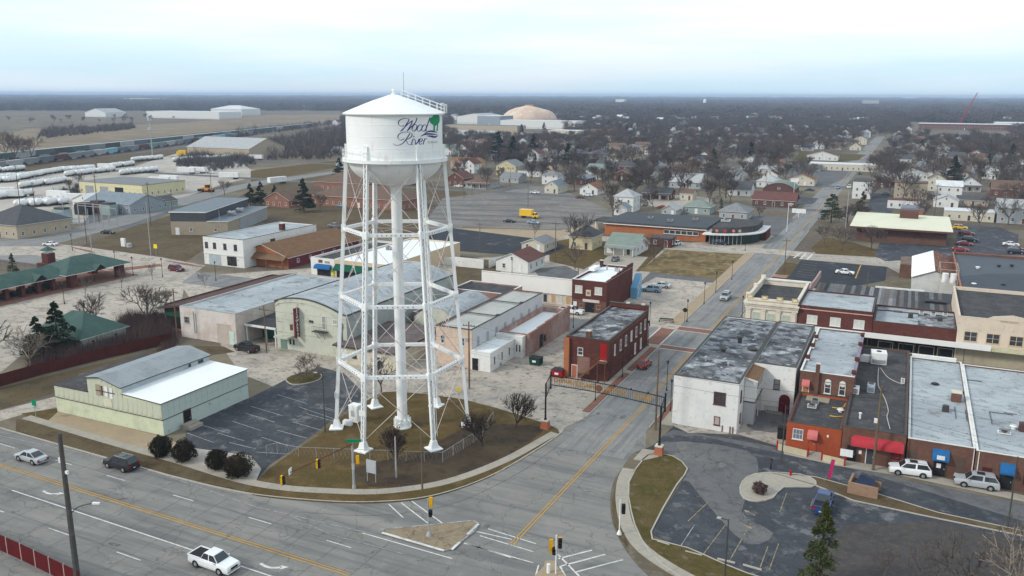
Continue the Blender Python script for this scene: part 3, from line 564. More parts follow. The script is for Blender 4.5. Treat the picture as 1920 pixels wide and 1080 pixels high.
for i in range(4):
 for k in range(6):
  for s_ in(0,1):
   a=legp((k+s_)%6,lv[i]+.25); b=legp((k+1-s_)%6,lv[i+1]-.25); mb=TB(a,b,.042,.042,m_rod,5,cap=False)
   mb.tube(a.lerp(b,.49),a.lerp(b,.51),.09,.09,m_rod,6); mb.build('tie_rod',tw)
for z in ZR:
 for k in range(6):
  mb=TB((.7*math.cos(LA[k]),.7*math.sin(LA[k]),z),legp(k,z),.03,.03,m_rod,4,cap=False); mb.build('spoke_rod',tw)
SA=R_(24)
c,s=math.cos(SA),math.sin(SA); rail=MB()
def rp(r,o,h):z=47-(r/6.78)*2.4; return(r*c-o*s,r*s+o*c,z+h)
for o in(-.45,.45):
 rail.tube(rp(1.0,o,.95),rp(6.7,o,.95),.035,.035,m_tower,5); rail.tube(rp(1.0,o,.5),rp(6.7,o,.5),.03,.03,m_tower,5); rail.tube(rp(.8,o,.08),rp(6.8,o,.08),.05,.05,m_tower,5)
 for i in range(7):rail.tube(rp(1.0+i*.95,o,0),rp(1.0+i*.95,o,.97),.035,.035,m_tower,5)
for i in range(16):rail.tube(rp(1+i*.37,-.45,.1),rp(1+i*.37,.45,.1),.02,.02,m_tower,4)
for o in(-.6,.6):
 for r in(6.3,7.0):rail.tube(rp(r,o,-.1 if r<6.5 else.05),rp(r,o,1.15),.03,.03,m_tower,5)
 rail.tube(rp(6.3,o,1.15),rp(7.0,o,1.15),.03,.03,m_tower,5)
rail.tube(rp(7.0,-.6,1.15),rp(7.0,.6,1.15),.03,.03,m_tower,5); rail.tube(rp(7.0,-.6,.6),rp(7.0,.6,.6),.03,.03,m_tower,5)
rail.build('roof_ladder',tw)
mb=MB(); k=5
for o in(.15,.4):
 for z0 in range(2,38,4):
  a,b=legp(k,z0),legp(k,min(z0+4,38.4)); off=Vector((math.cos(LA[k]),math.sin(LA[k]),0))*.45+Vector((-math.sin(LA[k]),math.cos(LA[k]),0))*o; mb.tube(a+off,b+off,.03,.03,m_tower,4)
mb.build('leg_ladder',tw)
for a_ in(-146,-93,-30):
 mb=MB(); a=R_(a_); r=6.55
 mb.bar((r*math.cos(a),r*math.sin(a),38.8),(r*math.cos(a),r*math.sin(a),40.6),.36,.2,m_tower,up=(math.cos(a),math.sin(a),0)); mb.build('stiffener_panel',tw)
for k,z in((3,5.2),(4,5.4)):
 p=legp(k,z); mb=MB(); rad=Vector((math.cos(LA[k]),math.sin(LA[k]),0)); q=p+rad*.32; mb.bar(q-Vector((0,0,.42)),q+Vector((0,0,.42)),1.05,.04,m_signw,up=rad); mb.build('sign_plate',tw)
VA=math.atan2(CAM[1]-TY,CAM[0]-TX)
def onshell(X,Y,rot=0.0,r=6.402):
 s_=max(-1,min(1,(X-902)/572)); u=math.asin(s_); a=VA+u+rot
 return(r*math.cos(a),r*math.sin(a),44.55-(Y-545-22*math.cos(u))/89.6)
def stroke(mb,pts,m,wmin=4,wmax=15,rot=0,nib=R_(-60),k=5,flat=None):
 P=smooth_poly(pts,k,closed=False); n=len(P); l=[]; r=[]
 for i in range(n):
  a=Vector(P[max(0,i-1)]); b=Vector(P[min(n-1,i+1)]); d=(b-a)
  if d.length<1e-6:d=Vector((1,0))
  d.normalize(); ang=math.atan2(d.y,d.x); w=wmin+(wmax-wmin)*abs(math.cos(ang-R_(115)))**2
  if flat:w=flat*math.sin(math.pi*(i+.3)/(n-.4+0.0))+2
  nn=Vector((-d.y,d.x))*w/2; q=Vector(P[i]); l.append(q+nn); r.append(q-nn)
 for i in range(n-1):mb.face([onshell(*l[i],rot),onshell(*l[i+1],rot),onshell(*r[i+1],rot),onshell(*r[i],rot)],m)
def ell(cx,cy,rx,ry,sh=0,n=12):return[(cx+rx*math.cos(6.2832*i/n)-sh*ry*math.sin(6.2832*i/n),cy+ry*math.sin(6.2832*i/n))for i in range(n+1)]
for rot in(0,R_(-152)):
 mb=MB()
 S=[[(1012,688),(975,696),(948,672),(958,636),(1005,612),(1050,612),(1066,628),(1035,680),(1000,730),(968,756)],[(968,756),(1010,716),(1060,668),(1108,634)],[(1108,634),(1090,680),(1062,725),(1044,752)],[(1044,752),(1090,706),(1140,655),(1160,603)],ell(1128,715,26,38,.3),ell(1188,717,26,38,.3),ell(1240,717,26,38,.3),[(1312,598),(1290,655),(1268,715),(1258,750),(1275,748)],[(1075,778),(1040,830),(1000,880),(955,906),(905,908),(888,890)],[(1010,838),(965,852),(938,826),(950,788),(1000,764),(1060,764),(1098,782),(1090,815),(1050,840),(1022,846)],[(1026,846),(1040,875),(1060,905),(1090,900)],[(1112,838),(1098,870),(1092,900),(1110,900)],[(1122,806),(1116,818)],[(1128,838),(1134,870),(1136,903),(1162,875),(1180,838)],[(1186,876),(1212,862),(1214,838),(1194,840),(1178,872),(1184,902),(1212,892)],[(1246,838),(1234,870),(1226,903)],[(1232,868),(1250,842),(1272,838)]]
 for p in S:stroke(mb,p,m_blue,3.5,11,rot)
 mb.build('lettering',tw)
 mb=MB()
 for p,w in(([(1240,778),(1300,755),(1350,757),(1400,772)],17),([(1195,812),(1250,788),(1330,786),(1408,800)],17),([(1270,806),(1320,812),(1370,820),(1405,806)],20)):stroke(mb,p,m_blue,rot=rot,flat=w,k=6)
 mb.build('wave_mark',tw)
 mb=MB(); rr=random.Random(3)
 cr=smooth_poly([(1382,560),(1405,555),(1425,575),(1432,610),(1428,645),(1412,668),(1398,664),(1385,690),(1362,690),(1340,678),(1318,660),(1306,630),(1318,602),(1340,590),(1352,575)],3)
 cx,cy=1370,625
 for i in range(len(cr)):
  q,w_=cr[i],cr[(i+1)%len(cr)]; [mb.face([onshell(cx+(a_[0]-cx)*f,cy+(a_[1]-cy)*f,rot,6.412)for a_,f in((q,k/4),(q,(k+1)/4),(w_,(k+1)/4),(w_,k/4))],m_lgreen)for k in range(4)]
 for q in([(1352,684),(1372,684),(1368,752),(1348,752)],[(1392,655),(1412,655),(1404,752),(1384,752),(1396,700)]):mb.face([onshell(*p,rot,6.406)for p in q],m_lgreen)
 mb.build('tree_mark',tw)
 me=text_mesh('ILLINOIS',34,m_lgrey,depth=0,bold=.3)
 for v_ in me.vertices:
  X=1338+v_.co.x*.95; v_.co=onshell(X,880-v_.co.y,rot,6.41)
 put(me,'lettering',tw)
def fence(name,pts,h,label,post_m=m_grey_metal,step=2.6,mesh_m=None,cat='fence',rail=True,group=None):
 root=empty(name,(0,0,0),label,cat,group); mm=MB()
 for i in range(len(pts)-1):
  a,b=Vector(pts[i]).to_3d(),Vector(pts[i+1]).to_3d(); L_=(b-a).length; n=max(1,round(L_/step))
  for j in range(n+(1 if i==len(pts)-2 else 0)):
   p=a.lerp(b,j/n); q=MB(); q.tube((0,0,0),(0,0,h+.08),.04,.04,post_m,5); q.build('post',root,loc=tuple(p))
  if rail:mm.tube(a+Vector((0,0,h)),b+Vector((0,0,h)),.028,.028,post_m,4)
  d=(b-a).normalized(); k=int(L_/.55)
  for j in range(k):
   p=a+d*(j*.55); mm.bar(p+Vector((0,0,.05)),p+d*.55+Vector((0,0,h)),.009,.009,mesh_m or post_m); mm.bar(p+d*.55+Vector((0,0,.05)),p+Vector((0,0,h)),.009,.009,mesh_m or post_m)
 tag(mm.build('wire_mesh',root),kind='stuff'); return root
fence('chain_link_fence',TP((500,855),(520,850),(560,858),(660,862),(830,868),(905,820),(925,790)),1.5,'low galvanised chain link fence around the front of the water tower lawn')
fence('chain_link_fence',TP((880,745),(800,730),(700,728),(650,745)),1.5,'low galvanised chain link fence along the back of the water tower lawn')
p=T(667,790); ca=empty('equipment_cabinet',(*p,0),'white utility cabinet with a sloped lid standing between the left tower legs','cabinet')
mb=BX(-.75,-.6,.1,.75,.6,2.5,m_tower); mb.box(-.8,-.65,2.5,.8,.65,2.65,m_tower); mb.build('body',ca)
for i in range(2):
 mb=BX(-.7+i*.72,-.64,.3,-.02+i*.72,-.605,2.35,m_signw); mb.build('door',ca)
mb=BX(-.3,-.7,1.0,.25,-.64,1.9,m_grey_metal); mb.build('meter',ca)
p=T(652,798); mb=MB(); mb.prism(offset_in([(-.7,-.35),(.7,-.35),(.7,.35),(-.7,.35)],.03),0,.75,m_signw); mb.prism([(-.6,-.28),(.6,-.28),(.6,.28),(-.6,.28)],.75,.85,m_signw); tag(mb.build('utility_box',loc=(*p,0)),'low white utility box on the grass beside the tall cabinet','utility box')
# BUILDING KIT
FACE={'F':0,'R':R_(90),'B':R_(180),'L':R_(-90)}
def fpos(face,w,d,u,z,out=0.0):
 """point on a wall of a w x d block: u runs left to right as seen from outside."""
 if face=='F':return(u,-out,z)
 if face=='R':return(w+out,u,z)
 if face=='B':return(w-u,d+out,z)
 return(-out,d-u,z)
WIN={}
def window(par,face,w,d,u,z,ww,wh,frame=None,pane=None,kind='sash',name='window'):
 """frame proud of the wall with a glass pane child; origin bottom centre."""
 frame=frame or m_trimw; pane=pane or m_glass; key=(round(ww,2),round(wh,2),frame.name,pane.name,kind)
 if key not in WIN:
  f=.09 if ww>.7 else.06; mb=MB(); x=ww/2
  mb.box(-x,-.07,0,x,.04,f,frame); mb.box(-x,-.07,wh-f,x,.04,wh,frame); mb.box(-x,-.07,f,-x+f,.04,wh-f,frame); mb.box(x-f,-.07,f,x,.04,wh-f,frame)
  mb.box(-x-.08,-.13,-.08,x+.08,.04,0,frame)
  if kind in('sash','pair'):mb.box(-x+f,-.055,wh/2-.03,x-f,.02,wh/2+.03,frame)
  if kind in('pair','casement'):mb.box(-.05,-.06,f,.05,.03,wh-f,frame)
  if kind=='bars':
   for i in(-1,1):mb.box(i*x/3-.02,-.055,f,i*x/3+.02,.02,wh-f,frame)
   mb.box(-x+f,-.055,wh/2-.02,x-f,.02,wh/2+.02,frame)
  o=mb.build('window'); fm=o.data; bpy.data.objects.remove(o)
  mb=FC([(-x+f,-.025,f),(x-f,-.025,f),(x-f,-.025,wh-f),(-x+f,-.025,wh-f)],pane); o=mb.build('pane'); pm=o.data; bpy.data.objects.remove(o); WIN[key]=(fm,pm)
 fm,pm=WIN[key]; o=put(fm,name,par,fpos(face,w,d,u,z,.005),FACE[face]); put(pm,'pane',o); return o
def door(par,face,w,d,u,z,ww,wh,m,frame=None,glass=False):
 mb=MB(); x=ww/2; fr=frame or m_trimw
 mb.box(-x-.1,-.08,0,-x,.03,wh+.1,fr); mb.box(x,-.08,0,x+.1,.03,wh+.1,fr); mb.box(-x,-.08,wh,x,.03,wh+.1,fr); mb.box(-x,-.045,.02,x,.02,wh,m)
 o=mb.build('door',par,fpos(face,w,d,u,z,.005),FACE[face]); mb=BX(x-.22,-.10,.95,x-.12,-.045,1.1,m_grey_metal); mb.build('handle',o)
 if glass:mb=BX(-x+.15,-.06,.5,x-.15,-.05,wh-.15,m_glass); mb.build('pane',o)
 return o
def panel(par,face,w,d,u,z,ww,wh,m,name='panel',th=.06):
 mb=BX(-ww/2,-th,0,ww/2,.02,wh,m); return mb.build(name,par,fpos(face,w,d,u,z,.004),FACE[face])
def awning(par,face,w,d,u,z,ww,wh,dep,m,rounded=False):
 mb=MB(); x=ww/2; n=6
 P=[(0,wh)]+[(-dep*math.sin(R_(90)*i/n),wh*math.cos(R_(90)*i/n)*.9+.0)for i in range(1,n+1)]if rounded else[(0,wh),(-dep,.25),(-dep,0)]
 e=x*.9 if rounded else x
 for i in range(len(P)-1):
  a,b=P[i],P[i+1]; xa=e if i==0 else x; mb.face([(-xa,a[0],a[1]),(-x,b[0],b[1]),(x,b[0],b[1]),(xa,a[0],a[1])],m)
 for s_ in(-1,1):mb.face([(s_*x,0,0)]+[(s_*(x if i else e),p[0],p[1])for i,p in enumerate(P)],m)
 return mb.build('awning',par,fpos(face,w,d,u,z,.01),FACE[face])
def signboard(par,face,w,d,u,z,ww,wh,m,text=None,tm=None,size=None,name='sign',vertical=False,out=.05):
 mb=BX(-ww/2,-.08,0,ww/2,0,wh,m); o=mb.build(name,par,fpos(face,w,d,u,z,out),FACE[face])
 if text:
  if vertical:
   n=len(text)
   for i,ch in enumerate(text):
    me=text_mesh(ch,wh/n*.95,tm,.03,bold=.01); q=put(me,'letter',o,(0,-.1,wh-(i+.5)*wh/n)); q.rotation_euler=(R_(90),0,0)
  else:
   me=text_mesh(text,size or wh*.7,tm,.03,bold=.01); q=put(me,'lettering',o,(0,-.1,wh/2)); q.rotation_euler=(R_(90),0,0)
 return o
def flat(name,label,x0,y0,w,d,h,wall,roof,par=.45,cap=None,cat='building',group=None,capw=.34,base=None,sides='FRBL',rootz=0):
 """flat-roofed block: four walls with a parapet, roof deck set down inside."""
 r=empty(name,(x0,y0,rootz),label,cat,group); t=.3
 mb=BX(0,0,0,w,t,h,wall); mb.box(0,d-t,0,w,d,h,wall); mb.box(0,t,0,t,d-t,h,wall); mb.box(w-t,t,0,w,d-t,h,wall); mb.build('wall',r)
 mb=BX(t,t,h-par-.15,w-t,d-t,h-par,roof,bottom=False); rf=mb.build('roof',r)
 c=cap or m_trimw; mb=MB(); e=.04
 mb.box(-e,-e,h,w+e,capw,h+.07,c); mb.box(-e,d-capw,h,w+e,d+e,h+.07,c); mb.box(-e,capw,h,capw,d-capw,h+.07,c); mb.box(w-capw,capw,h,w+e,d-capw,h+.07,c); mb.build('coping',r)
 if base:mb=BX(-.03,-.03,0,w+.03,d+.03,base[1],base[0]); mb.build('plinth',r)
 r['w']=w; r['d']=d; r['h']=h; return r
def row(par,face,us,z,ww,wh,**k):
 for u in us:window(par,face,par['w'],par['d'],u,z,ww,wh,**k)
def gable_roof(par,x0,y0,x1,y1,z,rise,m,axis='Y',over=.35,th=.12,wall=None,name='roof'):
 mb=MB()
 if axis=='Y':
  xm=(x0+x1)/2; a,b=y0-over,y1+over; k=rise/(xm-x0); zo=z-over*k
  for s_,xe in((0,x0-over),(1,x1+over)):
   P=[(xe,a,zo),(xm,a,z+rise),(xm,b,z+rise),(xe,b,zo)]
   if s_==0:P=P[::-1]
   mb.face([(p[0],p[1],p[2]+th)for p in P][::-1],m); mb.face(P,m)
   mb.face([(xe,a,zo),(xe,b,zo),(xe,b,zo+th),(xe,a,zo+th)],m_trimw);
   for yy in(a,b):mb.face([(xe,yy,zo),(xm,yy,z+rise),(xm,yy,z+rise+th),(xe,yy,zo+th)],m_trimw)
  if wall:
   w_=MB(); w_.face([(x0,y0,z),(x1,y0,z),(xm,y0,z+rise)],wall); w_.build('gable_wall',par); w_=MB(); w_.face([(x1,y1,z),(x0,y1,z),(xm,y1,z+rise)],wall); w_.build('gable_wall',par)
 else:
  ym=(y0+y1)/2; a,b=x0-over,x1+over; k=rise/(ym-y0); zo=z-over*k
  for s_,ye in((0,y0-over),(1,y1+over)):
   P=[(a,ye,zo),(b,ye,zo),(b,ym,z+rise),(a,ym,z+rise)]
   if s_:P=P[::-1]
   mb.face([(p[0],p[1],p[2]+th)for p in P],m); mb.face(P[::-1],m); mb.face([(a,ye,zo),(b,ye,zo),(b,ye,zo+th),(a,ye,zo+th)],m_trimw)
   for xx in(a,b):mb.face([(xx,ye,zo),(xx,ym,z+rise),(xx,ym,z+rise+th),(xx,ye,zo+th)],m_trimw)
  if wall:
   w_=MB(); w_.face([(x1,y0,z),(x1,y1,z),(x1,ym,z+rise)],wall); w_.build('gable_wall',par); w_=MB(); w_.face([(x0,y1,z),(x0,y0,z),(x0,ym,z+rise)],wall); w_.build('gable_wall',par)
 return mb.build(name,par)
def hip_roof(par,x0,y0,x1,y1,z,rise,m,over=.5,th=.12,name='roof',flat_=.0):
 x0-=over; y0-=over; x1+=over; y1+=over; w,d=x1-x0,y1-y0; mb=MB(); z1=z+rise
 if w>=d:A,B=(x0+d/2,(y0+y1)/2,z1),(x1-d/2,(y0+y1)/2,z1)
 else:A,B=((x0+x1)/2,y0+w/2,z1),((x0+x1)/2,y1-w/2,z1)
 e=z+th; c=[(x0,y0,e),(x1,y0,e),(x1,y1,e),(x0,y1,e)]
 if w>=d:F=[[c[0],c[1],B,A],[c[1],c[2],B],[c[2],c[3],A,B],[c[3],c[0],A]]
 else:F=[[c[0],c[1],A],[c[1],c[2],B,A],[c[2],c[3],B],[c[3],c[0],A,B]]
 for f in F:
  g=[]
  for p in f:
   if not g or(Vector(p)-Vector(g[-1])).length>1e-4:g.append(p)
  mb.face(g,m)
 lo=[(p[0],p[1],z)for p in c]
 for i in range(4):mb.face([lo[i],lo[(i+1)%4],c[(i+1)%4],c[i]],m_trimw)
 mb.face(lo[::-1],m_trimw); return mb.build(name,par)
def chimney(par,x,y,z0,z1,s=.5,m=None):
 mb=BX(x-s/2,y-s/2,z0,x+s/2,y+s/2,z1,m or m_brick); mb.box(x-s/2-.06,y-s/2-.06,z1,x+s/2+.06,y+s/2+.06,z1+.12,m_copper); return mb.build('chimney',par)
def walls(r,w,d,h,m):
 mb=BX(0,0,0,w,d,h,m,bottom=False); r['w']=w; r['d']=d; r['h']=h; return mb.build('wall',r)
def vent(par,x,y,z,r=.15,h=.7,m=None,capd=True):
 mb=TB((x,y,z),(x,y,z+h),r,r,m or m_grey_metal,8)
 if capd:mb.tube((x,y,z+h),(x,y,z+h+.12),r*1.8,r*1.3,m or m_grey_metal,8)
 return mb.build('roof_vent',par)
def rooftop_unit(par,x,y,z,w=1.6,d=1.2,h=1.1,m=None,rz=0):
 m=m or m_grey_metal; mb=BX(-w/2,-d/2,0,w/2,d/2,.12,m_poled); mb.box(-w/2+.03,-d/2+.03,.12,w/2-.03,d/2-.03,h,m)
 mb.tube((0,0,h),(0,0,h+.1),.38,.38,m_poled,12);
 for i in range(5):mb.box(-w/2+.15,-d/2-.005,.3+i*.13,w/2-.15,-d/2+.035,.35+i*.13,m_poled)
 return mb.build('rooftop_unit',par,(x,y,z),rz)
# BUILDINGS ROUND THE JUNCTION
r=empty('warehouse',(-78.4,5.5,0),'pale green warehouse with grey raised centre roof and white side roof beside the highway','warehouse'); w,d=22,17; r['w']=w; r['d']=d
mb=BX(0,0,0,w,d,2.35,m_sageL,bottom=False)
mb.prism([(0,0),(w,0),(w,d),(0,d)],2.35,4.15,m_sageL,bottom=False); mb.box(7.4,0,4.15,14.2,d,5.9,m_sageL)
mb.face([(7.4,0,5.9),(14.2,0,5.9),(14.2,0,6.05),(10,0,6.95),(7.4,0,6.5)],m_sageL); mb.face([(14.2,d,5.9),(7.4,d,5.9),(7.4,d,6.5),(10,d,6.95),(14.2,d,6.05)],m_sageL); mb.face([(14.2,0,4.1),(w,0,4.1),(w,0,4.8),(14.2,0,5.15)],m_sageL); mb.face([(w,0,4.1),(w,d,4.1),(w,d,4.7),(w,0,4.7)],m_sageL)
mb.box(14.16,0.05,4.9,14.26,d-.05,6.0,P2('pale_blue_siding',(.42,.47,.49)))
mb.build('wall',r)
def roofquad(par,P,m,th=.14,name='roof'):
 mb=MB(); lo=[(p[0],p[1],p[2]-th)for p in P]; mb.face(P,m); mb.face(lo[::-1],m_poled); n=len(P)
 for i in range(n):mb.face([lo[i],lo[(i+1)%n],P[(i+1)%n],P[i]],m_poled)
 return mb.build(name,par)
roofquad(r,[(14.25,-.1,5.15),(w+.2,-.25,4.9),(w+.2,d+.2,4.82),(14.25,d+.1,5.15)],m_wroof)
roofquad(r,[(-.2,-.2,4.35),(7.4,-.2,4.45),(7.4,d+.1,4.45),(-.2,d+.2,4.35)],m_droof)
roofquad(r,[(7.2,-.3,6.6),(10,-.3,7.05),(10,d+.3,7.05),(7.2,d+.3,6.6)],m_galv); rf=roofquad(r,[(10,-.3,7.05),(14.5,-.3,6.05),(14.5,d+.3,6.05),(10,d+.3,7.05)],m_galv)
for i in range(18):
 y0=-.25+i*.97; o=MB(); o.box(0,0,0,.05,.05,.05,m_galv)
 mb=MB(); P=[(10.02,y0,7.075),(14.5,y0,6.075),(14.5,y0+.05,6.11),(10.02,y0+.05,7.11)]; mb.face(P,m_galv); mb.build('roof_seam',r)
us=[0.0]; rr=random.Random(5)
while us[-1]<w-.7:us.append(us[-1]+rr.uniform(.85,1.15))
us[-1]=w
for i in range(len(us)-1):
 uc,ww=(us[i]+us[i+1])/2,us[i+1]-us[i]; top=4.2 if uc<7.4 else(6.3 if uc<8.2 else 6.5 if uc<9.2 else 6.6 if uc<11 else 6.3 if uc<12.5 else 5.85 if uc<14.2 else 4.6)
 panel(r,'F',w,d,uc,2.4,ww-.03,top-2.42,m_sageP,'cladding_panel',.05+rr.uniform(0,.015))
m_pb=mat('sage_side_shade_tint',(.50,.58,.54),[(.5,.45,.7,(.43,.51,.48)),(3,.5,.8,(.46,.53,.50)),(1.5,.62,.7,(.3,.32,.28))],rough=.75,waves=('Y',6,.92))  # sage cladding turned bluer; the shade of this side is put into its colour
for i in range(16):panel(r,'R',w,d,.53+i*1.063,2.4,1.04,2.28,m_pb,'cladding_panel',.05)
mb=BX(-.08,-.09,2.3,w+.08,-.0,2.4,m_poled); mb.box(w,-.09,2.3,w+.09,d,2.4,m_poled); mb.build('flashing',r)
mb=BX(w+.0,.0,0,w+.03,d,2.3,m_pb); mb.build('side_wall_base',r)  # thin sheet carrying the same painted shade tint down the lower side wall
door(r,'R',w,d,4.4,0,1.3,2.4,m_dark,m_rust)
for i,(u,z,ww,wh,m)in enumerate([(9.6,4.1,.9,1.7,m_tanwall),(10.4,4.2,.35,1.5,m_rust),(11.3,4.2,.6,1.5,m_signw),(12.3,4.0,.5,1.6,m_signw),(11.4,2.7,1.7,1.2,P2('pale_board',(.60,.58,.44)))]):panel(r,'F',w,d,u,z,ww,wh,m,'sign_board',.12)
mb=BX(9.2,-.2,4.85,13,-.12,4.95,m_poled); mb.build('sign_rail',r)
for s_ in(15.2,12.9):panel(r,'R',14.26,d,s_,5.25,1.1 if s_>15 else.5,.5,m_poled,'vent_louvre',.04)
mb=BX(-.9,-1.2,0,.9,1.2,.5,m_walk); mb.box(-.9,-1.2,.5,.2,1.2,.7,m_walk); tag(mb.build('concrete_stoop',loc=(-55.2,9.6,0)),'weathered concrete stoop outside the side door of the green warehouse','steps')
r=flat('garage','long weathered white garage with pale grey roof near the theatre',-92.6,43.7,14.2,35,6.2,m_pinkwall,m_groof,par=.25,cap=m_grey_metal)
window(r,'F',14.2,35,1.7,3.0,1.3,1.3,m_grey_metal,kind='bars'); panel(r,'F',14.2,35,11.2,.0,3.6,3.9,P2('patched_block',(.50,.42,.36)),'bricked_up_bay',.03)
door(r,'F',14.2,35,13.1,0,1.0,2.5,P2('mint_door',(.50,.68,.58))); panel(r,'F',14.2,35,3.6,1.2,.12,4.4,m_grey_metal,'conduit',.1); panel(r,'F',14.2,35,4.1,1.2,.1,4.0,m_grey_metal,'conduit',.1)
for i in range(6):vent(r,2+i*2.1,6+(i*7)%22,5.9,.1,.4)
mb=BX(-91.9,49,0,-91.9,49,0,m_dark)
r=empty('canopy_shed',(-78.2,47.0,0),'low dark roofed open shed between the white garage and the theatre','shed'); walls_m=MB(); walls_m.box(0,6,0,7.4,16,3.9,m_pinkwall); walls_m.build('wall',r)
roofquad(r,[(0,-1.0,3.8),(7.5,-1.0,3.8),(7.5,16,4.3),(0,16,4.3)],m_droof,.3)
mb=BX(-.1,-1.2,3.45,7.6,-1.0,3.85,m_trimw); mb.build('fascia',r)
for x in(.2,4.9,7.2):mb=BX(-.12,-.12,0,.12,.12,3.5,m_trimw); mb.build('post',r,(x,-.8,0))
mb=BX(.5,3.2,0,4.3,5.9,3.1,P2('green_tarp',(.012,.10,.075))); mb.build('green_partition',r); mb=BX(5.3,5.8,0,6.4,6.0,2.3,m_dark); mb.build('door',r)
r=flat('brown_shop','brown roofed shop with a dark green shopfront behind the white garage',-99.8,46.5,7.0,32.5,5.2,m_brick2,m_maroon_roof,par=.1,cap=m_maroon_roof)
roofquad(r,[(-.9,-1.2,4.7),(7.2,-1.2,6.2),(7.2,33,6.2),(-.9,33,4.7)],m_maroon_roof,.35)
panel(r,'F',7,32.5,3.5,.4,6.4,2.6,m_dark,'shop_window',.06); panel(r,'F',7,32.5,3.5,3.0,6.8,.9,P2('bottle_green_board',(.02,.08,.05)),'fascia_board',.2); panel(r,'F',7,32.5,3.5,0,6.8,.5,m_orange,'stall_riser',.12)
r=empty('theatre',(-70.5,46,0),'pale green theatre with barrel roof and tall maroon vertical sign','theatre'); w,d=16.2,40; r['w']=w; r['d']=d
A_=[(0,9.0)]+[(w*i/16,9.0+1.35*math.sin(math.pi*min(1,(i/16)*.98+.08))**.9-(.9*(i/16)**2.2))for i in range(1,17)]
mb=FC([(0,0,0),(w,0,0)]+[(x,0,z)for x,z in A_[::-1]],m_theatre); mb.face([(w,d,0),(0,d,0)]+[(x,d,z)for x,z in A_],m_theatre)
mb.face([(w,0,0),(w,d,0),(w,d,A_[-1][1]),(w,0,A_[-1][1])],P2('stucco_side_shade_tint',(.36,.39,.37))); mb.face([(0,d,0),(0,0,0),(0,0,9),(0,d,9)],m_theatre); mb.build('wall',r)  # right wall is darker, bluer stucco: its shade is put into the colour
mb=MB()
for i in range(len(A_)-1):
 a,b=A_[i],A_[i+1]; mb.face([(a[0],.25,a[1]-.12),(b[0],.25,b[1]-.12),(b[0],d,b[1]-.12),(a[0],d,a[1]-.12)],m_groof)
mb.build('roof',r,smooth=True)
mb=MB()
for i in range(len(A_)-1):mb.bar((A_[i][0],.08,A_[i][1]),(A_[i+1][0],.08,A_[i+1][1]),.4,.16,m_poled)
mb.bar((0,0,9.05),(0,d,9.05),.3,.5,m_dark); mb.bar((w,0,A_[-1][1]),(w,d,A_[-1][1]),.35,.18,m_poled); mb.build('coping',r)
mb=MB()
for i in range(len(A_)-1):mb.bar((A_[i][0],-.06,A_[i][1]-.75),(A_[i+1][0],-.06,A_[i+1][1]-.75),.12,.12,m_theatre)
mb.bar((0,-.06,3.4),(9.6,-.06,3.4),.12,.12,m_theatre); mb.build('moulding',r)
s_=empty('vertical_sign',(5.4,-.1,2.9)); s_.parent=r
mb=BX(-.18,-1.15,0,.18,0,5.6,P2('sign_maroon',(.13,.02,.03))); mb.build('panel',s_)
for side in(1,-1):
 for i,ch in enumerate('SCHWARTZ'):
  me=text_mesh(ch,.82,m_signw,.03,bold=.02); q=put(me,'letter',s_,(side*.2,-.58,5.6-.35-i*.69)); q.rotation_euler=(R_(90),0,R_(90)*side)
mb=BR((0,-.2,5.7),(0,0,6.3),.05,.05,m_poled); mb.build('bracket',s_)
panel(r,'F',w,d,3.6,3.9,.6,1.1,m_rust,'notice_board',.1)
ca=MB(); ca.box(-1.6,-2.2,0,1.6,0,.3,m_theatre); ca.build('door_canopy',r,(2.7,0,2.7)); panel(r,'F',w,d,1.6,0,1.5,2.4,P2('teal_shutter',(.16,.24,.20)),'shutter',.05); door(r,'F',w,d,3.6,0,1.7,2.4,P2('pale_door',(.5,.55,.48)),glass=False)
for u in(3.2,4.0):panel(r,'F',w,d,u,1.1,.35,1.0,m_dark,'door_pane',.09)
for u,z,ww,wh,k in((11.2,4.9,.9,2.6,'sash'),(13.7,6.2,.9,.9,'casement')):window(r,'F',w,d,u,z,ww,wh,m_trimw,P2('dull_pane',(.30,.32,.27)),k)
mb=BX(-1.5,-1.1,0,1.5,0,.12,m_poled)
for i in range(9):mb.bar((-1.4+i*.35,-1.05,.1),(-1.4+i*.35,-1.05,1.1),.03,.03,m_poled)
mb.bar((-1.4,-1.05,1.1),(1.4,-1.05,1.1),.04,.04,m_poled); mb.bar((-.8,-1,0),(-.6,0,-1.4),.07,.07,m_poled); mb.bar((.9,-1,0),(.6,0,-1.4),.07,.07,m_poled); mb.build('fire_escape',r,(10.6,0,4.5))
panel(r,'F',w,d,15.0,5.6,.55,1.1,m_poled,'ventilator',.35); panel(r,'F',w,d,15.1,3.2,.15,2.5,m_poled,'flue',.2); panel(r,'F',w,d,8.3,6.0,.8,.35,m_poled,'bracket_lamp',.2); panel(r,'F',w,d,1.0,5.2,1.6,.06,m_poled,'crack_stain',.01)
for x,y in((5,12),(9,25),(12,32)):vent(r,x,y,9.8,.25,.6)
r=empty('low_shed',(-55.2,43.8,0),'low cream shed with brown weathered roof behind the water tower','shed'); walls(r,12.5,15.5,3.2,P2('cream_block',(.58,.54,.42)))
roofquad(r,[(-.4,-.5,3.35),(12.9,-.5,3.35),(12.9,15.8,3.9),(-.4,15.8,3.9)],mat('brown_felt',(.125,.10,.095),[(.5,.4,.65,(.17,.14,.135)),(2,.5,.7,(.09,.07,.065))]),.3)
window(r,'F',12.5,15.5,4,1.2,.9,.7,m_poled); door(r,'F',12.5,15.5,9,0,1,2.1,m_dark); panel(r,'F',12.5,15.5,1.5,.2,1.9,2.4,m_whitewall,'garage_door',.04)
r=empty('quonset_shed',(-50.2,62.5,0),'grey barrel roofed shed behind the low cream shed','shed'); w,d=9.5,16; r['w']=w; r['d']=d
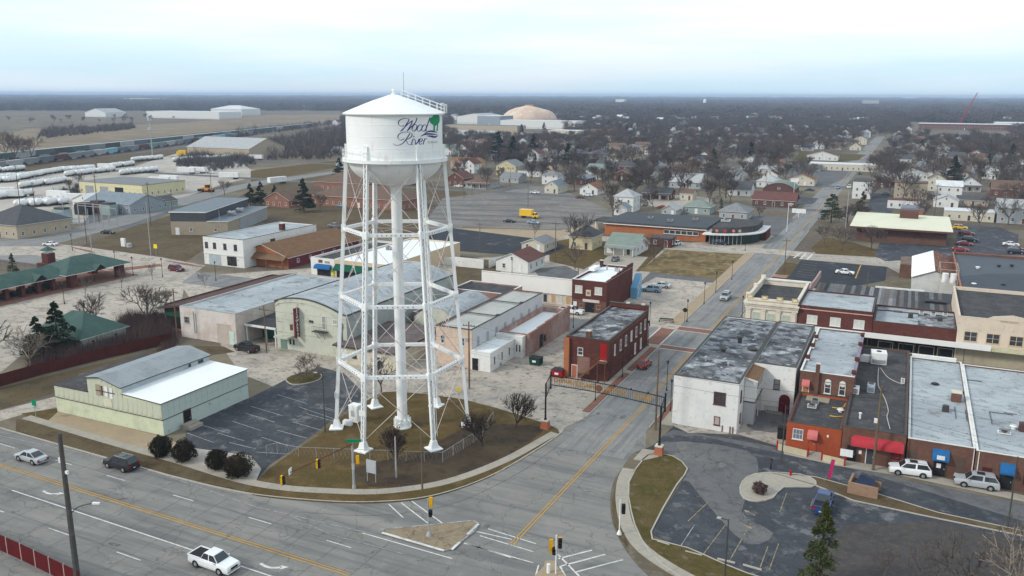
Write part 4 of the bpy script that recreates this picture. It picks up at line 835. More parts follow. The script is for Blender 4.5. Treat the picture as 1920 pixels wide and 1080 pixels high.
A_=[(w*i/12,4.6+2.2*math.sin(math.pi*i/12)**.8)for i in range(13)]; mb=FC([(0,0,0),(w,0,0)]+[(x,0,z)for x,z in A_[::-1]],m_theatre); mb.face([(w,0,0),(w,d,0),(w,d,4.6),(w,0,4.6)],m_greywall); mb.face([(0,d,0),(0,0,0),(0,0,4.6),(0,d,4.6)],m_greywall); mb.build('wall',r)
mb=MB()
for a,b in zip(A_,A_[1:]):mb.face([(a[0],-.1,a[1]+.05),(b[0],-.1,b[1]+.05),(b[0],d,b[1]+.05),(a[0],d,a[1]+.05)],m_groof)
mb.build('roof',r,smooth=True); window(r,'F',w,d,4,2,1.2,1.2)
flat('flat_roofed_store','dark flat roofed store with a pink gable wall behind the theatre',-53.8,84,13,9,5.4,m_brick3,m_droof,par=.3)
flat('flat_roofed_workshop','low dark flat roofed workshop behind the tower riser',-53.5,67.2,12,14,4.0,m_brick3,m_droof,par=.3)
r=empty('long_hall',(-38.6,51,0),'two storey pale hall with stepped grey roofs and grey side wall behind the tower','building'); w,d=7.2,31.5; r['w']=w; r['d']=d
mb=MB(); m_salm=mat('faded_cream_brick',(.60,.46,.36),[(.4,.45,.7,(.52,.40,.33)),(2,.5,.7,(.48,.36,.28))],rough=.9)
mb.box(0,0,0,w,.3,7.0,m_salm); mb.box(w-.3,.3,0,w,d,7.0,P2('grey_white_wall',(.52,.53,.53),dirt=.85)); mb.box(0,.3,0,.3,d,7.0,m_brick3); mb.box(.3,d-.3,0,w-.3,d,7.0,m_brick3); mb.build('wall',r)
for i,(y0,y1)in enumerate(((.3,10.4),(10.6,21),(21.2,d-.3))):mb=BX(.3,y0,6.3,w-.3,y1,6.75,m_groof2); mb.build('roof',r)
mb=MB()
for y in(0,10.5,21.1,d-.2):mb.box(-.05,y-.12,7.0,w+.05,y+.22,7.1,m_poled)
mb.box(w-.22,0,7.0,w+.06,d,7.12,m_poled); mb.box(-.06,0,7.0,.22,d,7.12,m_poled)
for y in(10.5,21.1):mb.box(w-.4,y-.3,7.0,w+.08,y+.4,7.35,m_poled)
mb.build('coping',r)
row(r,'F',(1.3,5.4),3.9,.8,1.5,kind='sash'); row(r,'F',(4.4,),.6,1.0,.9,kind='sash')
for i in range(8):window(r,'R',w,d,2.4+i*3.7,3.2,.75,2.0,m_grey_metal,P2('painted_pane',(.34,.35,.38)),'plain')
r2=flat('white_annexe','low white annexe with narrow dark windows beside the long hall',-31.3,50.4,3.8,9.8,3.4,m_whitewall,m_wroof,par=.2)
door(r2,'F',3.8,9.8,.9,0,1.2,2.2,m_dark)
for u in(1.6,4.6,7.6):window(r2,'R',3.8,9.8,u,.9,.6,1.6,m_trimw,kind='plain')
r2=flat('white_annexe','white annexe with two dark windows between the low annexe and the brick shed',-31.3,60.3,5.4,1.4,3.9,m_whitewall,m_wroof,par=.2); row(r2,'F',(4.3,4.9),1.0,.4,1.5,kind='plain')
r=flat('brick_store','long faded brick store with white roof and stepped parapet beside the concrete yard',-31.2,61.8,6.0,20.5,4.1,m_brick3,m_wroof,par=.9,cap=m_brick3)
mb=MB()
for i,(y0,y1)in enumerate(((0,4),(4,8),(8,12),(12,16),(16,20.5))):mb.box(5.7,y0,4.15+i*.02,6.06,y1,4.35+.17*i,m_brick3)
mb.build('stepped_parapet',r); door(r,'R',6,20.5,5.6,.3,1.3,2.4,m_dark,m_poled); door(r,'R',6,20.5,7.3,.9,.9,1.3,m_dark,m_poled)
r=flat('brick_corner_building','two storey red brick building with tarred roof, red door panel and outside stair',-15.0,54.3,7.6,23.5,7.2,m_brick,m_patch,par=.25,cap=m_poled)
for u,z,ww,wh in((2.6,4.1,.95,1.35),):window(r,'F',7.6,23.5,u,z,ww,wh)
panel(r,'F',7.6,23.5,3.2,.9,2.2,3.0,P2('brown_render',(.24,.14,.11)),'render_patch',.02); panel(r,'F',7.6,23.5,6.7,3.7,1.15,2.9,m_red,'red_door_panel',.05); panel(r,'F',7.6,23.5,6.7,3.62,1.2,.12,m_cream,'threshold',.2)
panel(r,'F',7.6,23.5,.25,0,.9,6.9,m_obrick,'chimney_pier',.5); panel(r,'F',7.6,23.5,5.9,0,.3,.3,m_dark,'vent',.1)
door(r,'F',7.6,23.5,1.6,0,.9,2.2,m_orange);
mb=MB(); st=P2('stair_wood',(.20,.09,.05))
for i in range(12):mb.box(5.9-i*.27,-1.15,3.5-i*.28,6.2-i*.27,-.1,3.56-i*.28,st)
mb.box(5.9,-1.2,3.45,7.5,-.08,3.58,st); mb.bar((2.9,-1.15,.5),(6.1,-1.15,3.6),.06,.25,st); mb.bar((2.9,-1.15,1.4),(6.1,-1.15,4.5),.05,.05,st); mb.bar((6.1,-1.15,4.5),(7.5,-1.15,4.5),.05,.05,st)
for x in(6.1,7.4):mb.bar((x,-1.15,0),(x,-1.15,4.5),.1,.1,st)
mb.build('outside_stair',r)
for i,u in enumerate((3.2,6.4,9.4,12.6,15.6,18.4,21.2)):window(r,'R',7.6,23.5,u,3.9,.85 if i else.55,1.9,m_trimw,m_blind if i in(0,3)else m_glass)
for i,u in enumerate((15.2,18.8)):window(r,'R',7.6,23.5,u,.8,.85,2.0,m_trimw,m_blind,'plain')
for u in(3,6.5,10,13):panel(r,'R',7.6,23.5,u,.8,.5,.35,m_rust,'basement_vent',.03)
chimney(r,3.6,1.2,7.1,8.2,.8,m_brick2);
mb=BX(0,23.0,7.2,7.6,23.5,8.0,m_brick); mb.box(3.2,23.0,8.0,3.9,23.5,8.3,m_copper); mb.box(6.2,23,8.0,6.9,23.5,8.3,m_copper); mb.box(-.1,22.9,7.95,7.7,23.6,8.05,m_poled); mb.build('front_parapet',r)
mb=BX(7.6,.4,6.75,7.72,23.2,6.95,m_brick2); mb.build('string_course',r)
m_clut=[m_black_metal,m_grey_metal,P2('buff_box',(.5,.42,.32)),m_rust,m_signw]
for i,(x,y,w_,h_,n_)in enumerate([(1082,700,.8,.9,'wheelie_bin'),(1090,690,.7,1.1,'wheelie_bin'),(1096,703,1.8,.7,'scrap_crate')]):
 p=T(x,y); mb=MB(); mb.prism([(-w_/2,-w_/2),(w_/2,-w_/2),(w_/2,w_/2),(-w_/2,w_/2)],.08,h_,m_clut[0]); mb.box(-w_/2-.03,-w_/2-.03,h_,w_/2+.03,w_/2+.03,h_+.06,m_poled)
 for sx in(-.3,.3):mb.tube((sx-.04,w_/2,.12),(sx+.04,w_/2,.12),.12,.12,m_dark,8)
 tag(mb.build(n_,loc=(*p,0)),('black bin left of the outside stair','taller black bin behind the other bin at the brick wall','low dark scrap crate under the outside stair')[i],'bin' if i<2 else 'crate')
p=T(1117,700); mb=BX(-.8,-.06,.2,.8,.06,2.9,m_signw); mb.box(-.86,-.08,2.9,.86,.08,2.98,m_poled); tag(mb.build('leaning_board',loc=(*p,0)),'tall white board standing against the brick corner building','board')
def dumpster(x,y,m,label,rz=0,text=None):
 r=empty('dumpster',(*T(x,y),0),label,'dumpster',rz=rz); mb=MB()
 P=[(-.75,.15),(.75,.15),(.9,1.2),(-.9,1.35)]
 for s0,s1 in((-1.0,1.0),):
  for i in range(4):a,b=P[i],P[(i+1)%4]; mb.face([(s0,a[0],a[1]),(s0,b[0],b[1]),(s1,b[0],b[1]),(s1,a[0],a[1])],m)
  mb.face([(s0,p[0],p[1])for p in P][::-1],m); mb.face([(s1,p[0],p[1])for p in P],m)
 for s0 in(-1.0,1.0):
  for yy in(-.5,.1,.6):mb.box(s0-.03 if s0>0 else s0-.06,yy,.3,s0+.06 if s0>0 else s0+.03,yy+.08,1.2,m)
 mb.build('body',r); mb=BX(-1.05,-.95,1.32,-.02,.95,1.38,m_black_metal); mb.build('lid',r); mb=BX(.02,-.95,1.32,1.05,.95,1.38,m_black_metal); mb.build('lid',r)
 mb=BX(-.35,-.93,.6,.35,-.86,.95,m_signw); mb.build('label_plate',r)
 for a in(-.8,.8):mb=TB((a,-.7,.1),(a+.1,-.7,.1),.1,.1,m_dark,8); mb.build('caster',r)
dumpster(1047,706,m_red,'red dumpster with a white label near the brick corner building',0); dumpster(1005,683,P2('dumpster_green',(.015,.06,.045)),'dark green dumpster in the yard by the faded brick store',0)
mb=BX(-.35,-.25,0,.35,.25,.55,m_grey_metal); mb.tube((0,0,.55),(0,0,.6),.2,.2,m_poled,10); tag(mb.build('air_conditioner',loc=(*T(937,686),0)),'grey outdoor air conditioner beside the white annexe','air conditioner')
r=flat('brick_shop','two storey red brick shop with bright white roof and stepped side parapet',-30.5,97.1,8.1,19,7.2,m_brick,m_wroof,par=.5,cap=m_trimw)
for u in(1.6,6.2):window(r,'F',8.1,19,u,4.2,1.7,1.7,m_trimw,m_blind,'pair')
panel(r,'F',8.1,19,3.9,3.7,1.15,1.4,P2('buff_plaque',(.58,.48,.36)),'plaque',.06); panel(r,'F',8.1,19,3.9,4.1,.6,.6,P2('plaque_mark',(.2,.2,.18)),'emblem',.09)
signboard(r,'F',8.1,19,4.6,2.35,3.9,.62,P2('pale_pink_sign',(.62,.52,.50)),None,out=.1); panel(r,'F',8.1,19,4.05,0,8,2.7,m_brick2,'shopfront',.03)
door(r,'F',8.1,19,.8,0,.9,2.2,m_signw,m_brick2); door(r,'F',8.1,19,4.3,0,1.9,2.3,m_dark,m_dark)
for u in(2.3,6.3):window(r,'F',8.1,19,u,.9,.9,1.0,m_brick3,kind='plain')
mb=MB()
for i in range(5):mb.box(7.8,i*3.8,7.27,8.16,(i+1)*3.8,7.4+.2*i,m_brick)
mb.build('stepped_parapet',r)
mb=BX(.2,10,7.2,1.6,14,7.9,m_wroof); mb.build('roof_hatch',r); vent(r,3,15,6.7,.2,.9); chimney(r,.6,18,7,8.3,.7); rooftop_unit(r,5.5,15,6.7,1.2,.9,.8,m_signw)
rr_=empty('blue_stair_shed',(-22.2,114.2,0),'light blue lean-to stair cover against the back of the brick shop','lean-to'); mb=MB(); bl=P2('sky_blue_board',(.16,.36,.55)); mb.box(0,0,0,1.6,3.6,2.6,bl); mb.face([(0,0,2.6),(1.6,0,2.6),(1.6,3.6,5.4),(0,3.6,5.4)],bl); mb.face([(1.6,0,2.6),(1.6,3.6,2.6),(1.6,3.6,5.4)],bl); mb.face([(0,0,2.6),(0,3.6,5.4),(0,3.6,2.6)],bl); mb.build('cover',rr_); mb=BR((1.7,0,0),(1.7,3.6,4.6),.1,.1,m_trimw); mb.bar((1.7,0,2.4),(1.7,3.6,5.6),.08,.08,m_trimw); mb.build('handrail',rr_)
r=flat('white_wall_building','long single storey building with a tall plain white parapet beside the brick shop',-54.0,99.2,23.4,14,3.2,m_cream,m_groof,par=.3,cap=m_trimw)
panel(r,'F',23.4,14,11.7,2.85,23.4,3.65,P2('white_fascia',(.76,.74,.70),dirt=.93),'fascia',.35); panel(r,'F',23.4,14,11.7,6.5,23.5,.12,m_trimw,'cornice',.45)
for i,(u,m)in enumerate(((14.8,m_blind),(16.2,m_glass),(18.2,P2('plywood_board',(.50,.33,.16))),(19.9,m_blind),(21.8,P2('plywood_board',(.5,.33,.16))))):
 window(r,'F',23.4,14,u,.6,1.1,2.0,m_trimw,m,'plain')
mb=BX(-53.6,112.9,0,-30.8,113.2,3.0,m_brick2); tag(mb.build('rear_wall'),'low brown brick rear wall behind the white wall building','wall')
# RIGHT HAND BLOCK
r=flat('white_corner_building','two storey white painted corner building with blotched tar roof',7.0,41.1,9.3,37,7.5,m_whitewall,m_patch,par=.12,cap=m_poled,capw=.3)
w,d=9.3,37
window(r,'F',w,d,6.7,4.0,1.7,1.9,P2('maroon_frame',(.14,.04,.035)),m_glass,'pair'); window(r,'F',w,d,6.5,.9,.85,1.3,P2('maroon_frame',(.14,.04,.035)),P2('boarded_pane',(.42,.36,.34)),'plain')
panel(r,'F',w,d,4.0,0,1.4,4.4,mat('white_wall_patch',(.66,.66,.645),[(1.2,.5,.72,(.56,.55,.53))]),'bricked_up_opening',.012); panel(r,'F',w,d,2.1,5.4,1.2,1.3,MATS['white_wall_patch'],'bricked_up_opening',.012)
for u in(7.3,8.4,8.8):panel(r,'F',w,d,u,.0,.12,1.0,m_rust,'rusty_pipe',.12)
for u,z,wh in((2.0,4.2,1.7),(7.0,4.2,1.7),(9.3,4.2,1.7)):window(r,'R',w,d,u,z,.8,wh,P2('maroon_frame',(.14,.04,.035)))
for u in(2.5,7.5):window(r,'R',w,d,u,.9,.8,1.4,P2('maroon_frame',(.14,.04,.035)),P2('boarded_pane',(.42,.36,.34)),'plain')
for x,y,rr0,hh in((5.5,21,.35,1.1),(4.0,15,.4,.6),(7.5,24,.2,1.0),(8.0,18,.5,.3),(3.2,27,.3,.5),(2.6,9,.15,.7),(6.2,8,.12,.5)):vent(r,x,y,7.3,rr0,hh,m_poled if rr0>.3 else m_grey_metal)
r=flat('white_rear_wing','white rear wing with arched maroon door behind the white corner building',16.4,52.2,6.2,26.5,7.5,m_whitewall,m_patch,par=.12,cap=m_poled,capw=.3)
w,d=6.2,26.5; window(r,'F',w,d,3.6,3.7,.9,1.6,P2('maroon_frame',(.14,.04,.035)),P2('grey_pane',(.25,.26,.27))); door(r,'F',w,d,4.9,0,1.4,2.3,P2('maroon_door',(.12,.01,.015)),P2('maroon_door',(.12,.01,.015)))
mb=TB((0,-.06,0),(0,.02,0),.78,.78,MATS['maroon_door'],16); mb.build('door_arch',r,(4.9,0,2.3))
r['x']=0; mb=BX(16.3,45.5,3.4,18.0,52.1,3.55,m_poled); mb.box(16.35,45.6,3.55,17.9,47.4,6.9,m_whitewall); mb.box(16.35,45.6,0,17.9,47.4,3.4,P2('grey_cladding',(.42,.43,.43))); mb.face([(16.3,45.3,7.3),(18.2,45.3,6.9),(18.2,52,6.9),(16.3,52,7.3)],m_brown_roof)
mb.face([(16.3,45.28,7.05),(18.2,45.28,6.65),(18.2,45.28,6.9),(16.3,45.28,7.3)],m_trimw); mb.box(16.35,47.4,3.55,16.5,52,6.9,m_whitewall)
for i in range(14):mb.box(17.85,47.5+i*.33,3.55,17.9,47.55+i*.33,4.6,m_trimw)
mb.box(17.83,47.4,4.6,17.93,52.1,4.7,m_trimw)
for y in(49.5,52):mb.box(17.8,y-.08,0,17.96,y+.08,6.9,m_trimw)
tag(mb.build('rear_porch'),'two level white rear porch with grey cladding between the white wings','porch')
mb=MB()
for i in range(12):mb.bar((18.6+i*.22,51.3,0),(18.6+i*.22,51.3,1.2),.03,.03,m_poled)
mb.bar((18.6,51.3,1.2),(21.2,51.3,1.2),.04,.04,m_poled); mb.box(18.6,51.3,0,21.2,52.2,.25,m_walk); tag(mb.build('railed_stoop'),'railed concrete stoop in front of the maroon arched door','steps')
mb=MB(); mb.prism([(-.6,-.5),(.6,-.5),(.6,.5),(-.6,.5)],0,1.5,m_black_metal); mb.prism([(-.65,-.55),(.65,-.55),(.5,.5),(-.5,.5)],1.5,1.75,m_black_metal); tag(mb.build('black_dumpster',loc=(*T(1466,822),0)),'black covered bin at the left corner of the orange shop','bin')
r=flat('brick_rear_building','red brick upper storey with grey roof, stepped brick piers and pink door awning',23.2,52.2,7.5,26.2,7.2,m_brick2,m_groof,par=.2,cap=m_trimw,capw=.25)
w,d=7.5,26.2
for u in(4.0,6.0):
 o=window(r,'F',w,d,u,4.2,.9,1.8); mb=TB((0,-.07,0),(0,.03,0),.45,.45,m_trimw,14); mb.build('arch_head',o,(0,0,1.75))
door(r,'F',w,d,.95,3.4,.8,1.7,P2('ochre_door',(.4,.2,.05))); awning(r,'F',w,d,.95,5.0,1.1,.9,.8,m_pinkaw); chimney(r,2.45,-.15,2,8.6,.55,m_brick2)
mb=BX(0,-.2,3.3,7.5,0,3.45,m_trimw); mb.build('ledge',r)
for i,(x,y)in enumerate(((.15,6),(.15,13),(.15,18.5),(7.1,1),(7.1,8),(7.1,17),(7.1,23))):mb=BX(x-.1,y,7.1,x+.5,y+.9,7.75,m_brick); mb.box(x-.1,y-.2,7.1,x+.5,y,7.3,m_trimw); mb.build('parapet_pier',r)
roofquad(r,[(7.15,.3,7.3),(7.6,.3,7.3),(7.6,26,7.3),(7.15,26,7.3)],P2('purple_flashing',(.24,.22,.30)),.1); vent(r,4.5,17,7.0,.2,.25)
r=flat('orange_shop','orange painted brick shop with black roof, pink door hood and yellow ducts',23.3,39.0,7.0,13.1,3.9,m_ored,m_droof,par=.3,cap=m_poled,capw=.22)
w,d=7.0,13.1; window(r,'F',w,d,1.5,1.6,1.35,1.5,m_trimw,P2('mottled_glass',(.16,.18,.22)),'bars'); awning(r,'F',w,d,3.4,2.15,1.3,1.1,.8,m_pinkaw,rounded=True); door(r,'F',w,d,3.4,.3,.9,1.9,m_ored,m_ored); panel(r,'F',w,d,5.3,2.6,.25,.3,m_signw,'meter',.12)
rooftop_unit(r,2.6,9.5,3.6,1.1,.9,.7,m_grey_metal); rooftop_unit(r,2.4,7.6,3.6,1.3,.9,.5,P2('white_unit',(.6,.6,.6))); vent(r,6.2,7.8,3.6,.3,.35,m_signw)
mb=BX(1.2,10.6,3.6,4.4,12.7,3.68,m_tanwall); mb.build('roof_patch',r)
yd=P2('yellow_duct',(.55,.36,.05))
for P in([(5.0,8.7),(5.9,8.8),(6.5,9.6),(6.6,10.8),(6.9,12)],[(5.0,5.2),(5.7,5.1),(6.3,5.4),(6.7,5.7)]):
 mb=MB(); S=smooth_poly(P,3,closed=False)
 for a,b in zip(S,S[1:]):mb.tube((a[0],a[1],3.75),(b[0],b[1],3.75),.09,.09,yd,6)
 mb.build('roof_duct',r)
mb=MB(); root=empty('forecourt',(0,0,0),'low buff forecourt wall with red posts in front of the orange shop','wall')
a,b=Vector((24.4,37.6)),Vector((31.2,36.4))
for i,(f0,f1)in enumerate(((-.28,.28),(.58,.97))):p,q=a.lerp(b,f0),a.lerp(b,f1); mb.bar((p.x,p.y,.45),(q.x,q.y,.45),.12,.9,P2('buff_wall',(.52,.46,.32)))
mb.build('wall',root)
for f in(.3,.56,.98,-.3):p=a.lerp(b,f); mb=BX(-.09,-.09,0,.09,.09,1.35,m_red); mb.build('post',root,(p.x,p.y,0))
for i in range(4):p=a.lerp(b,.43); mb=BX(-.85,i*.32,0,.85,i*.32+.34,.6-.15*(3-i)+.0,m_walk); mb.build('step',root,(p.x,p.y-.2,0))
r=flat('brown_brick_shop','brown brick shop with long black roof and a wide red canvas awning',30.4,38.5,7.6,40.5,4.7,m_brick2,m_droof,par=.25,cap=m_poled,capw=.22)
w,d=7.6,40.5; awning(r,'F',w,d,4.3,2.5,6.3,1.2,1.0,m_awred,rounded=True); door(r,'F',w,d,1.3,0,1.1,2.2,m_dark,m_poled); door(r,'F',w,d,3.6,0,.95,2.2,m_glass,m_trimw); panel(r,'F',w,d,6.6,1.2,1.2,.9,m_dark,'window_opening',.03); panel(r,'F',w,d,2.35,1.2,.35,.5,m_signw,'notice',.05)
signboard(r,'F',w,d,.75,.9,1.55,1.0,m_signw,None,out=.95,name='banner'); bn=r.children[-1]
for i,(tx,zz)in enumerate((('THANK',.68),('CLOSED',.3))):me=text_mesh(tx,.34,m_red,.01,bold=.008); q=put(me,'lettering',bn,(0,-.1,zz)); q.rotation_euler=(R_(90),0,0)
rooftop_unit(r,3.0,32,4.4,2.4,2.4,2.0,m_signw,.1); mb=MB(); mb.prism([(-.9,-.5),(.4,-.5),(.9,.3),(-.4,.5)],0,1.1,m_signw); mb.build('duct_hood',r,(1.2,31.5,4.6)); rooftop_unit(r,2.6,16.5,4.4,1.1,1.4,1.3,P2('blue_grey_unit',(.34,.40,.46))); rooftop_unit(r,.2,15,4.4,1.8,1.6,1.0,m_signw); rooftop_unit(r,6.8,22.5,4.4,.6,.5,1.1,m_signw); vent(r,1.8,4.4,4.4,.13,.8,m_signw)
mb=MB(); S=smooth_poly([(3.2,29),(3.3,24),(3.6,19),(4.6,14),(5.2,9),(5.1,6.5),(5.6,2)],3,closed=False)
for a,b in zip(S,S[1:]):mb.tube((a[0],a[1],4.55),(b[0],b[1],4.55),.07,.07,P2('pale_hose',(.45,.42,.38)),5)
S=smooth_poly([(3.5,29),(4.5,25),(5.6,23),(6.8,22)],3,closed=False)
for a,b in zip(S,S[1:]):mb.tube((a[0],a[1],4.55),(b[0],b[1],4.55),.06,.06,MATS['pale_hose'],5)
mb.build('conduit',r)
r=flat('brick_shop_blue_awning','brown brick shop with wide grey roof and a blue awning over its door',38.2,38.5,7.6,38.5,4.4,m_brick2,m_groof,par=.2,cap=m_trimw,capw=.24)
w,d=7.6,38.5; awning(r,'F',w,d,3.9,2.3,1.9,1.3,.9,m_awblue); panel(r,'F',w,d,3.9,2.55,.9,.4,m_signw,'awning_print',.95); door(r,'F',w,d,3.9,0,1.4,2.2,m_dark,m_poled); panel(r,'F',w,d,3.8,1.1,.5,.6,m_signw,'door_notice',.1)
for u in(.7,6.2):
 panel(r,'F',w,d,u,.8,1.0,2.1,P2('bricked_window',(.10,.07,.055)),'bricked_up_window',.02); panel(r,'F',w,d,u,.7,1.1,.1,m_trimw,'sill',.06)
panel(r,'F',w,d,7.5,0,.1,4.3,m_trimw,'downpipe',.12); panel(r,'F',w,d,.15,0,.1,4.3,m_rust,'downpipe',.12)
chimney(r,6.1,18.5,4.2,5.5,1.3,m_brick2); rooftop_unit(r,4.6,13.2,4.1,.9,.8,.9,m_poled); vent(r,3.5,25,4.1,.35,.25,m_black_metal); vent(r,6.8,22.5,4.1,.35,.25,m_black_metal)
mb=BX(.2,37.9,4.4,6.8,38.6,4.95,m_trimw); mb.build('white_flashing',r)
for x,y,sx,sy in((5.8,10.5,.05,5),(7.1,10.2,.05,4.6)):mb=BX(x,y,4.25,x+sx,y+sy,4.33,m_poled); mb.build('conduit',r)
r=flat('brick_shop_east','brown brick shop at the right end of the row with a second blue awning',45.9,37.9,13.5,38,4.4,m_brick2,m_groof,par=.2,cap=m_trimw,capw=.24)
w,d=13.5,38; awning(r,'F',w,d,3.5,2.2,1.6,1.2,.9,m_awblue); door(r,'F',w,d,3.5,0,1.4,2.2,m_dark,m_poled); panel(r,'F',w,d,1.4,1.1,1.1,1.3,P2('dark_red_window',(.07,.015,.015)),'window_opening',.04); panel(r,'F',w,d,6.1,1.0,1.6,1.4,m_dark,'window_opening',.04); panel(r,'F',w,d,.3,0,.1,4.3,m_trimw,'downpipe',.12); door(r,'F',w,d,9.5,0,1.0,2.1,m_dark)
rooftop_unit(r,3.6,8.2,4.1,1.6,.6,.4,m_signw); rooftop_unit(r,6.0,10.3,4.1,1.2,1.0,1.2,P2('plum_unit',(.12,.05,.05))); vent(r,4.9,10.6,4.1,.3,.5,m_signw)
for x,y,sx,sy in((2.4,16,2.9,.05),(2.4,11,.05,5),(4.2,16.5,1.6,.05),(.3,30,2,.1)):mb=BX(x,y,4.25,x+sx,y+sy,4.33,m_poled); mb.build('conduit',r)
r=flat('bank','cream stone bank with pilasters, crimson panels and balustraded parapet',8.4,92.2,9.6,19,8.1,m_stone,m_droof,par=1.0,cap=m_stone,capw=.5,base=(m_stone,.8))
w,d=9.6,19
for u in(.55,3.35,6.2,9.05):
 panel(r,'F',w,d,u,.8,.62,5.0,m_stone,'pilaster',.28); panel(r,'F',w,d,u,5.8,.85,.3,m_stone,'capital',.38); panel(r,'F',w,d,u,8.0,1.2,.8,P2('ochre_stone',(.46,.36,.20)),'parapet_block',.12); panel(r,'F',w,d,u,8.2,.7,.4,P2('bright_stone',(.75,.64,.45)),'parapet_inset',.15)
for z,h_,o_ in((6.15,.5,.3),(6.7,.22,.5),(7.05,.3,.7),(7.8,.2,.3)):panel(r,'F',w,d,w/2,z,w+o_,h_,m_stone,'cornice',o_)
for u in(1.95,4.78,7.63):window(r,'F',w,d,u,3.4,1.5,2.0,m_stone,P2('green_blind',(.42,.48,.40)),'sash'); panel(r,'F',w,d,u,1.0,1.9,2.3,m_redw,'crimson_panel',.07)
for i in range(7):panel(r,'L',w,d,1.5+i*2.7,.8,.6,5.0,m_stone,'pilaster',.28)
for z,h_,o_ in((6.15,.5,.3),(6.7,.22,.5),(7.05,.3,.7)):panel(r,'L',w,d,d/2,z,d,h_,m_stone,'cornice',o_)
mb=MB()
for y in(0,9,18.3):mb.box(-.3,y,8.1,.6,y+.9,9.1,m_stone)
mb.box(-.1,.5,8.1,.45,18.6,8.6,m_stone); mb.build('parapet',r)
r=flat('brick_shop_row','red brick upper storey with pale grey roof and three double windows',18.1,92.4,13.4,14.5,7.6,m_brick,m_groof,par=.2,cap=m_poled,capw=.2)
w,d=13.4,14.5
for u in(2.7,6.9,11.1):window(r,'F',w,d,u,4.2,1.9,1.7,m_trimw,m_blind,'pair')
panel(r,'F',w,d,6.7,6.9,13.2,.18,P2('pink_band',(.55,.34,.27)),'string_course',.08); panel(r,'F',w,d,6.7,0,13.2,2.5,m_dark,'shopfront',.04); window(r,'F',w,d,3,.6,3.2,1.6,m_trimw)
r=flat('low_brick_shop','single storey red brick shop with patched grey roof beside the cream building',31.6,92.5,14.2,14,6.0,m_brick,m_groof,par=.25,cap=m_poled,capw=.2)
w,d=14.2,14; panel(r,'F',w,d,7.1,0,14,2.6,m_dark,'shopfront',.04)
for u in(2.5,6.0,9.4,12.5):window(r,'F',w,d,u,.6,2.6,1.7,P2('cream_frame',(.55,.52,.36)),P2('shop_blind',(.40,.42,.36)),'plain')
mb=BX(7.6,.5,5.9,13.8,9.5,5.95,m_patch); mb.build('roof_patch',r)
for x,y in((6.3,6.6),(11.3,5.5),(10.2,9.5),(8.2,10),(12.3,10.5)):rooftop_unit(r,x,y,5.8,.9,.8,.7,m_poled if x in(6.3,11.3)else m_signw)
mb=MB()
for i in range(9):mb.box(.3+i*1.5,9.9+(i%2)*.3,5.8,1.8+i*1.5,10.4+(i%3)*.3,5.9,m_black_metal if i%2 else m_poled)
mb.build('torn_felt',r)
root=empty('street_canopy',(0,0,0),'long flat white canopy over the pavement along the brick shops','canopy')
for i in range(11):mb=BX(18+i*3.0,90.0,3.5,20.97+i*3.0,92.35,3.72,P2('canopy_white',(.74,.73,.71),dirt=.93)); mb.build('canopy_panel',root)
mb=BX(18,89.85,3.35,51,90.0,4.35,P2('canopy_white',(.74,.73,.71))); mb.build('fascia',root)
for x in range(19,51,4):mb=TB((0,0,0),(0,0,3.4),.06,.06,m_poled,6); mb.build('post',root,(x,90.3,0))
root=empty('yellow_canopy',(0,0,0),'pale yellow canopy in front of the cream building','canopy'); mb=BX(51.1,90.0,3.3,64,92.0,3.6,P2('yellow_canopy_paint',(.52,.49,.33))); mb.build('canopy_panel',root)
r=flat('cream_building','cream two storey building with arched parapet lettering and three dark windows',45.6,92.2,18,27,8.6,m_cream,m_droof,par=.6,cap=m_cream,capw=.3)
w,d=18,27
for u in(2.2,5.7,9.3,13):window(r,'F',w,d,u,4.2,2.1,1.8,P2('cream_frame2',(.5,.4,.28)),m_glass,'pair')
mb=FC([(4.2,-.02,8.5),(12.6,-.02,8.5),(11.5,-.02,9.1),(8.4,-.02,9.6),(5.3,-.02,9.1)],m_cream); mb.face([(12.6,.3,8.5),(4.2,.3,8.5),(5.3,.3,9.1),(8.4,.3,9.6),(11.5,.3,9.1)],m_cream); mb.face([(5.3,.3,9.1),(5.3,-.02,9.1),(8.4,-.02,9.6),(8.4,.3,9.6)],m_cream); mb.build('arched_parapet',r)
me=text_mesh('LEWIS BLDG',.5,P2('faded_lettering',(.42,.36,.24)),.02); q=put(me,'lettering',r,(7.8,-.06,8.4)); q.rotation_euler=(R_(90),0,0)
panel(r,'F',w,d,9,0,17.6,3.0,P2('tan_shopfront',(.42,.37,.27)),'shopfront',.04)
r=empty('sheet_roofed_shed',(18.6,108.2,0),'wide low shed roofed with alternating dark and light sheets','shed'); walls(r,27.6,21,4.6,m_brick2)
mb=BX(-.1,-.1,4.6,27.7,21.1,4.75,m_poled); mb.build('roof_deck',r)
m_s=[mat('roof_sheet_%s'%n,c,[(.5,.4,.65,tuple(v*.75 for v in c)),(2.5,.45,.7,tuple(v*1.25 for v in c))],stretch=(1,.3,1))for n,c in(('dark',(.06,.06,.066)),('mid',(.15,.15,.155)),('light',(.24,.24,.245)),('brown',(.13,.115,.11)))]
x=0; rr=random.Random(11)
while x<27.4:
 ww=rr.uniform(.55,1.0); mb=MB(); mm=rr.choice(m_s); mb.box(x+.02,0,4.75,min(27.6,x+ww)-.02,10.5,4.80+rr.uniform(0,.04),mm); mb.build('roof_sheet',r)
 mb=BX(x+.02,10.52,4.75,min(27.6,x+ww)-.02,21,4.80+rr.uniform(0,.04),rr.choice([mm,mm,rr.choice(m_s)])); mb.build('roof_sheet',r); x+=ww
mb=BX(22,9.5,4.85,26,11.6,5.3,m_black_metal); mb.build('roof_hatch',r); mb=BX(12,20.7,4.7,22,21.3,5.1,m_trimw); mb.build('flashing',r)
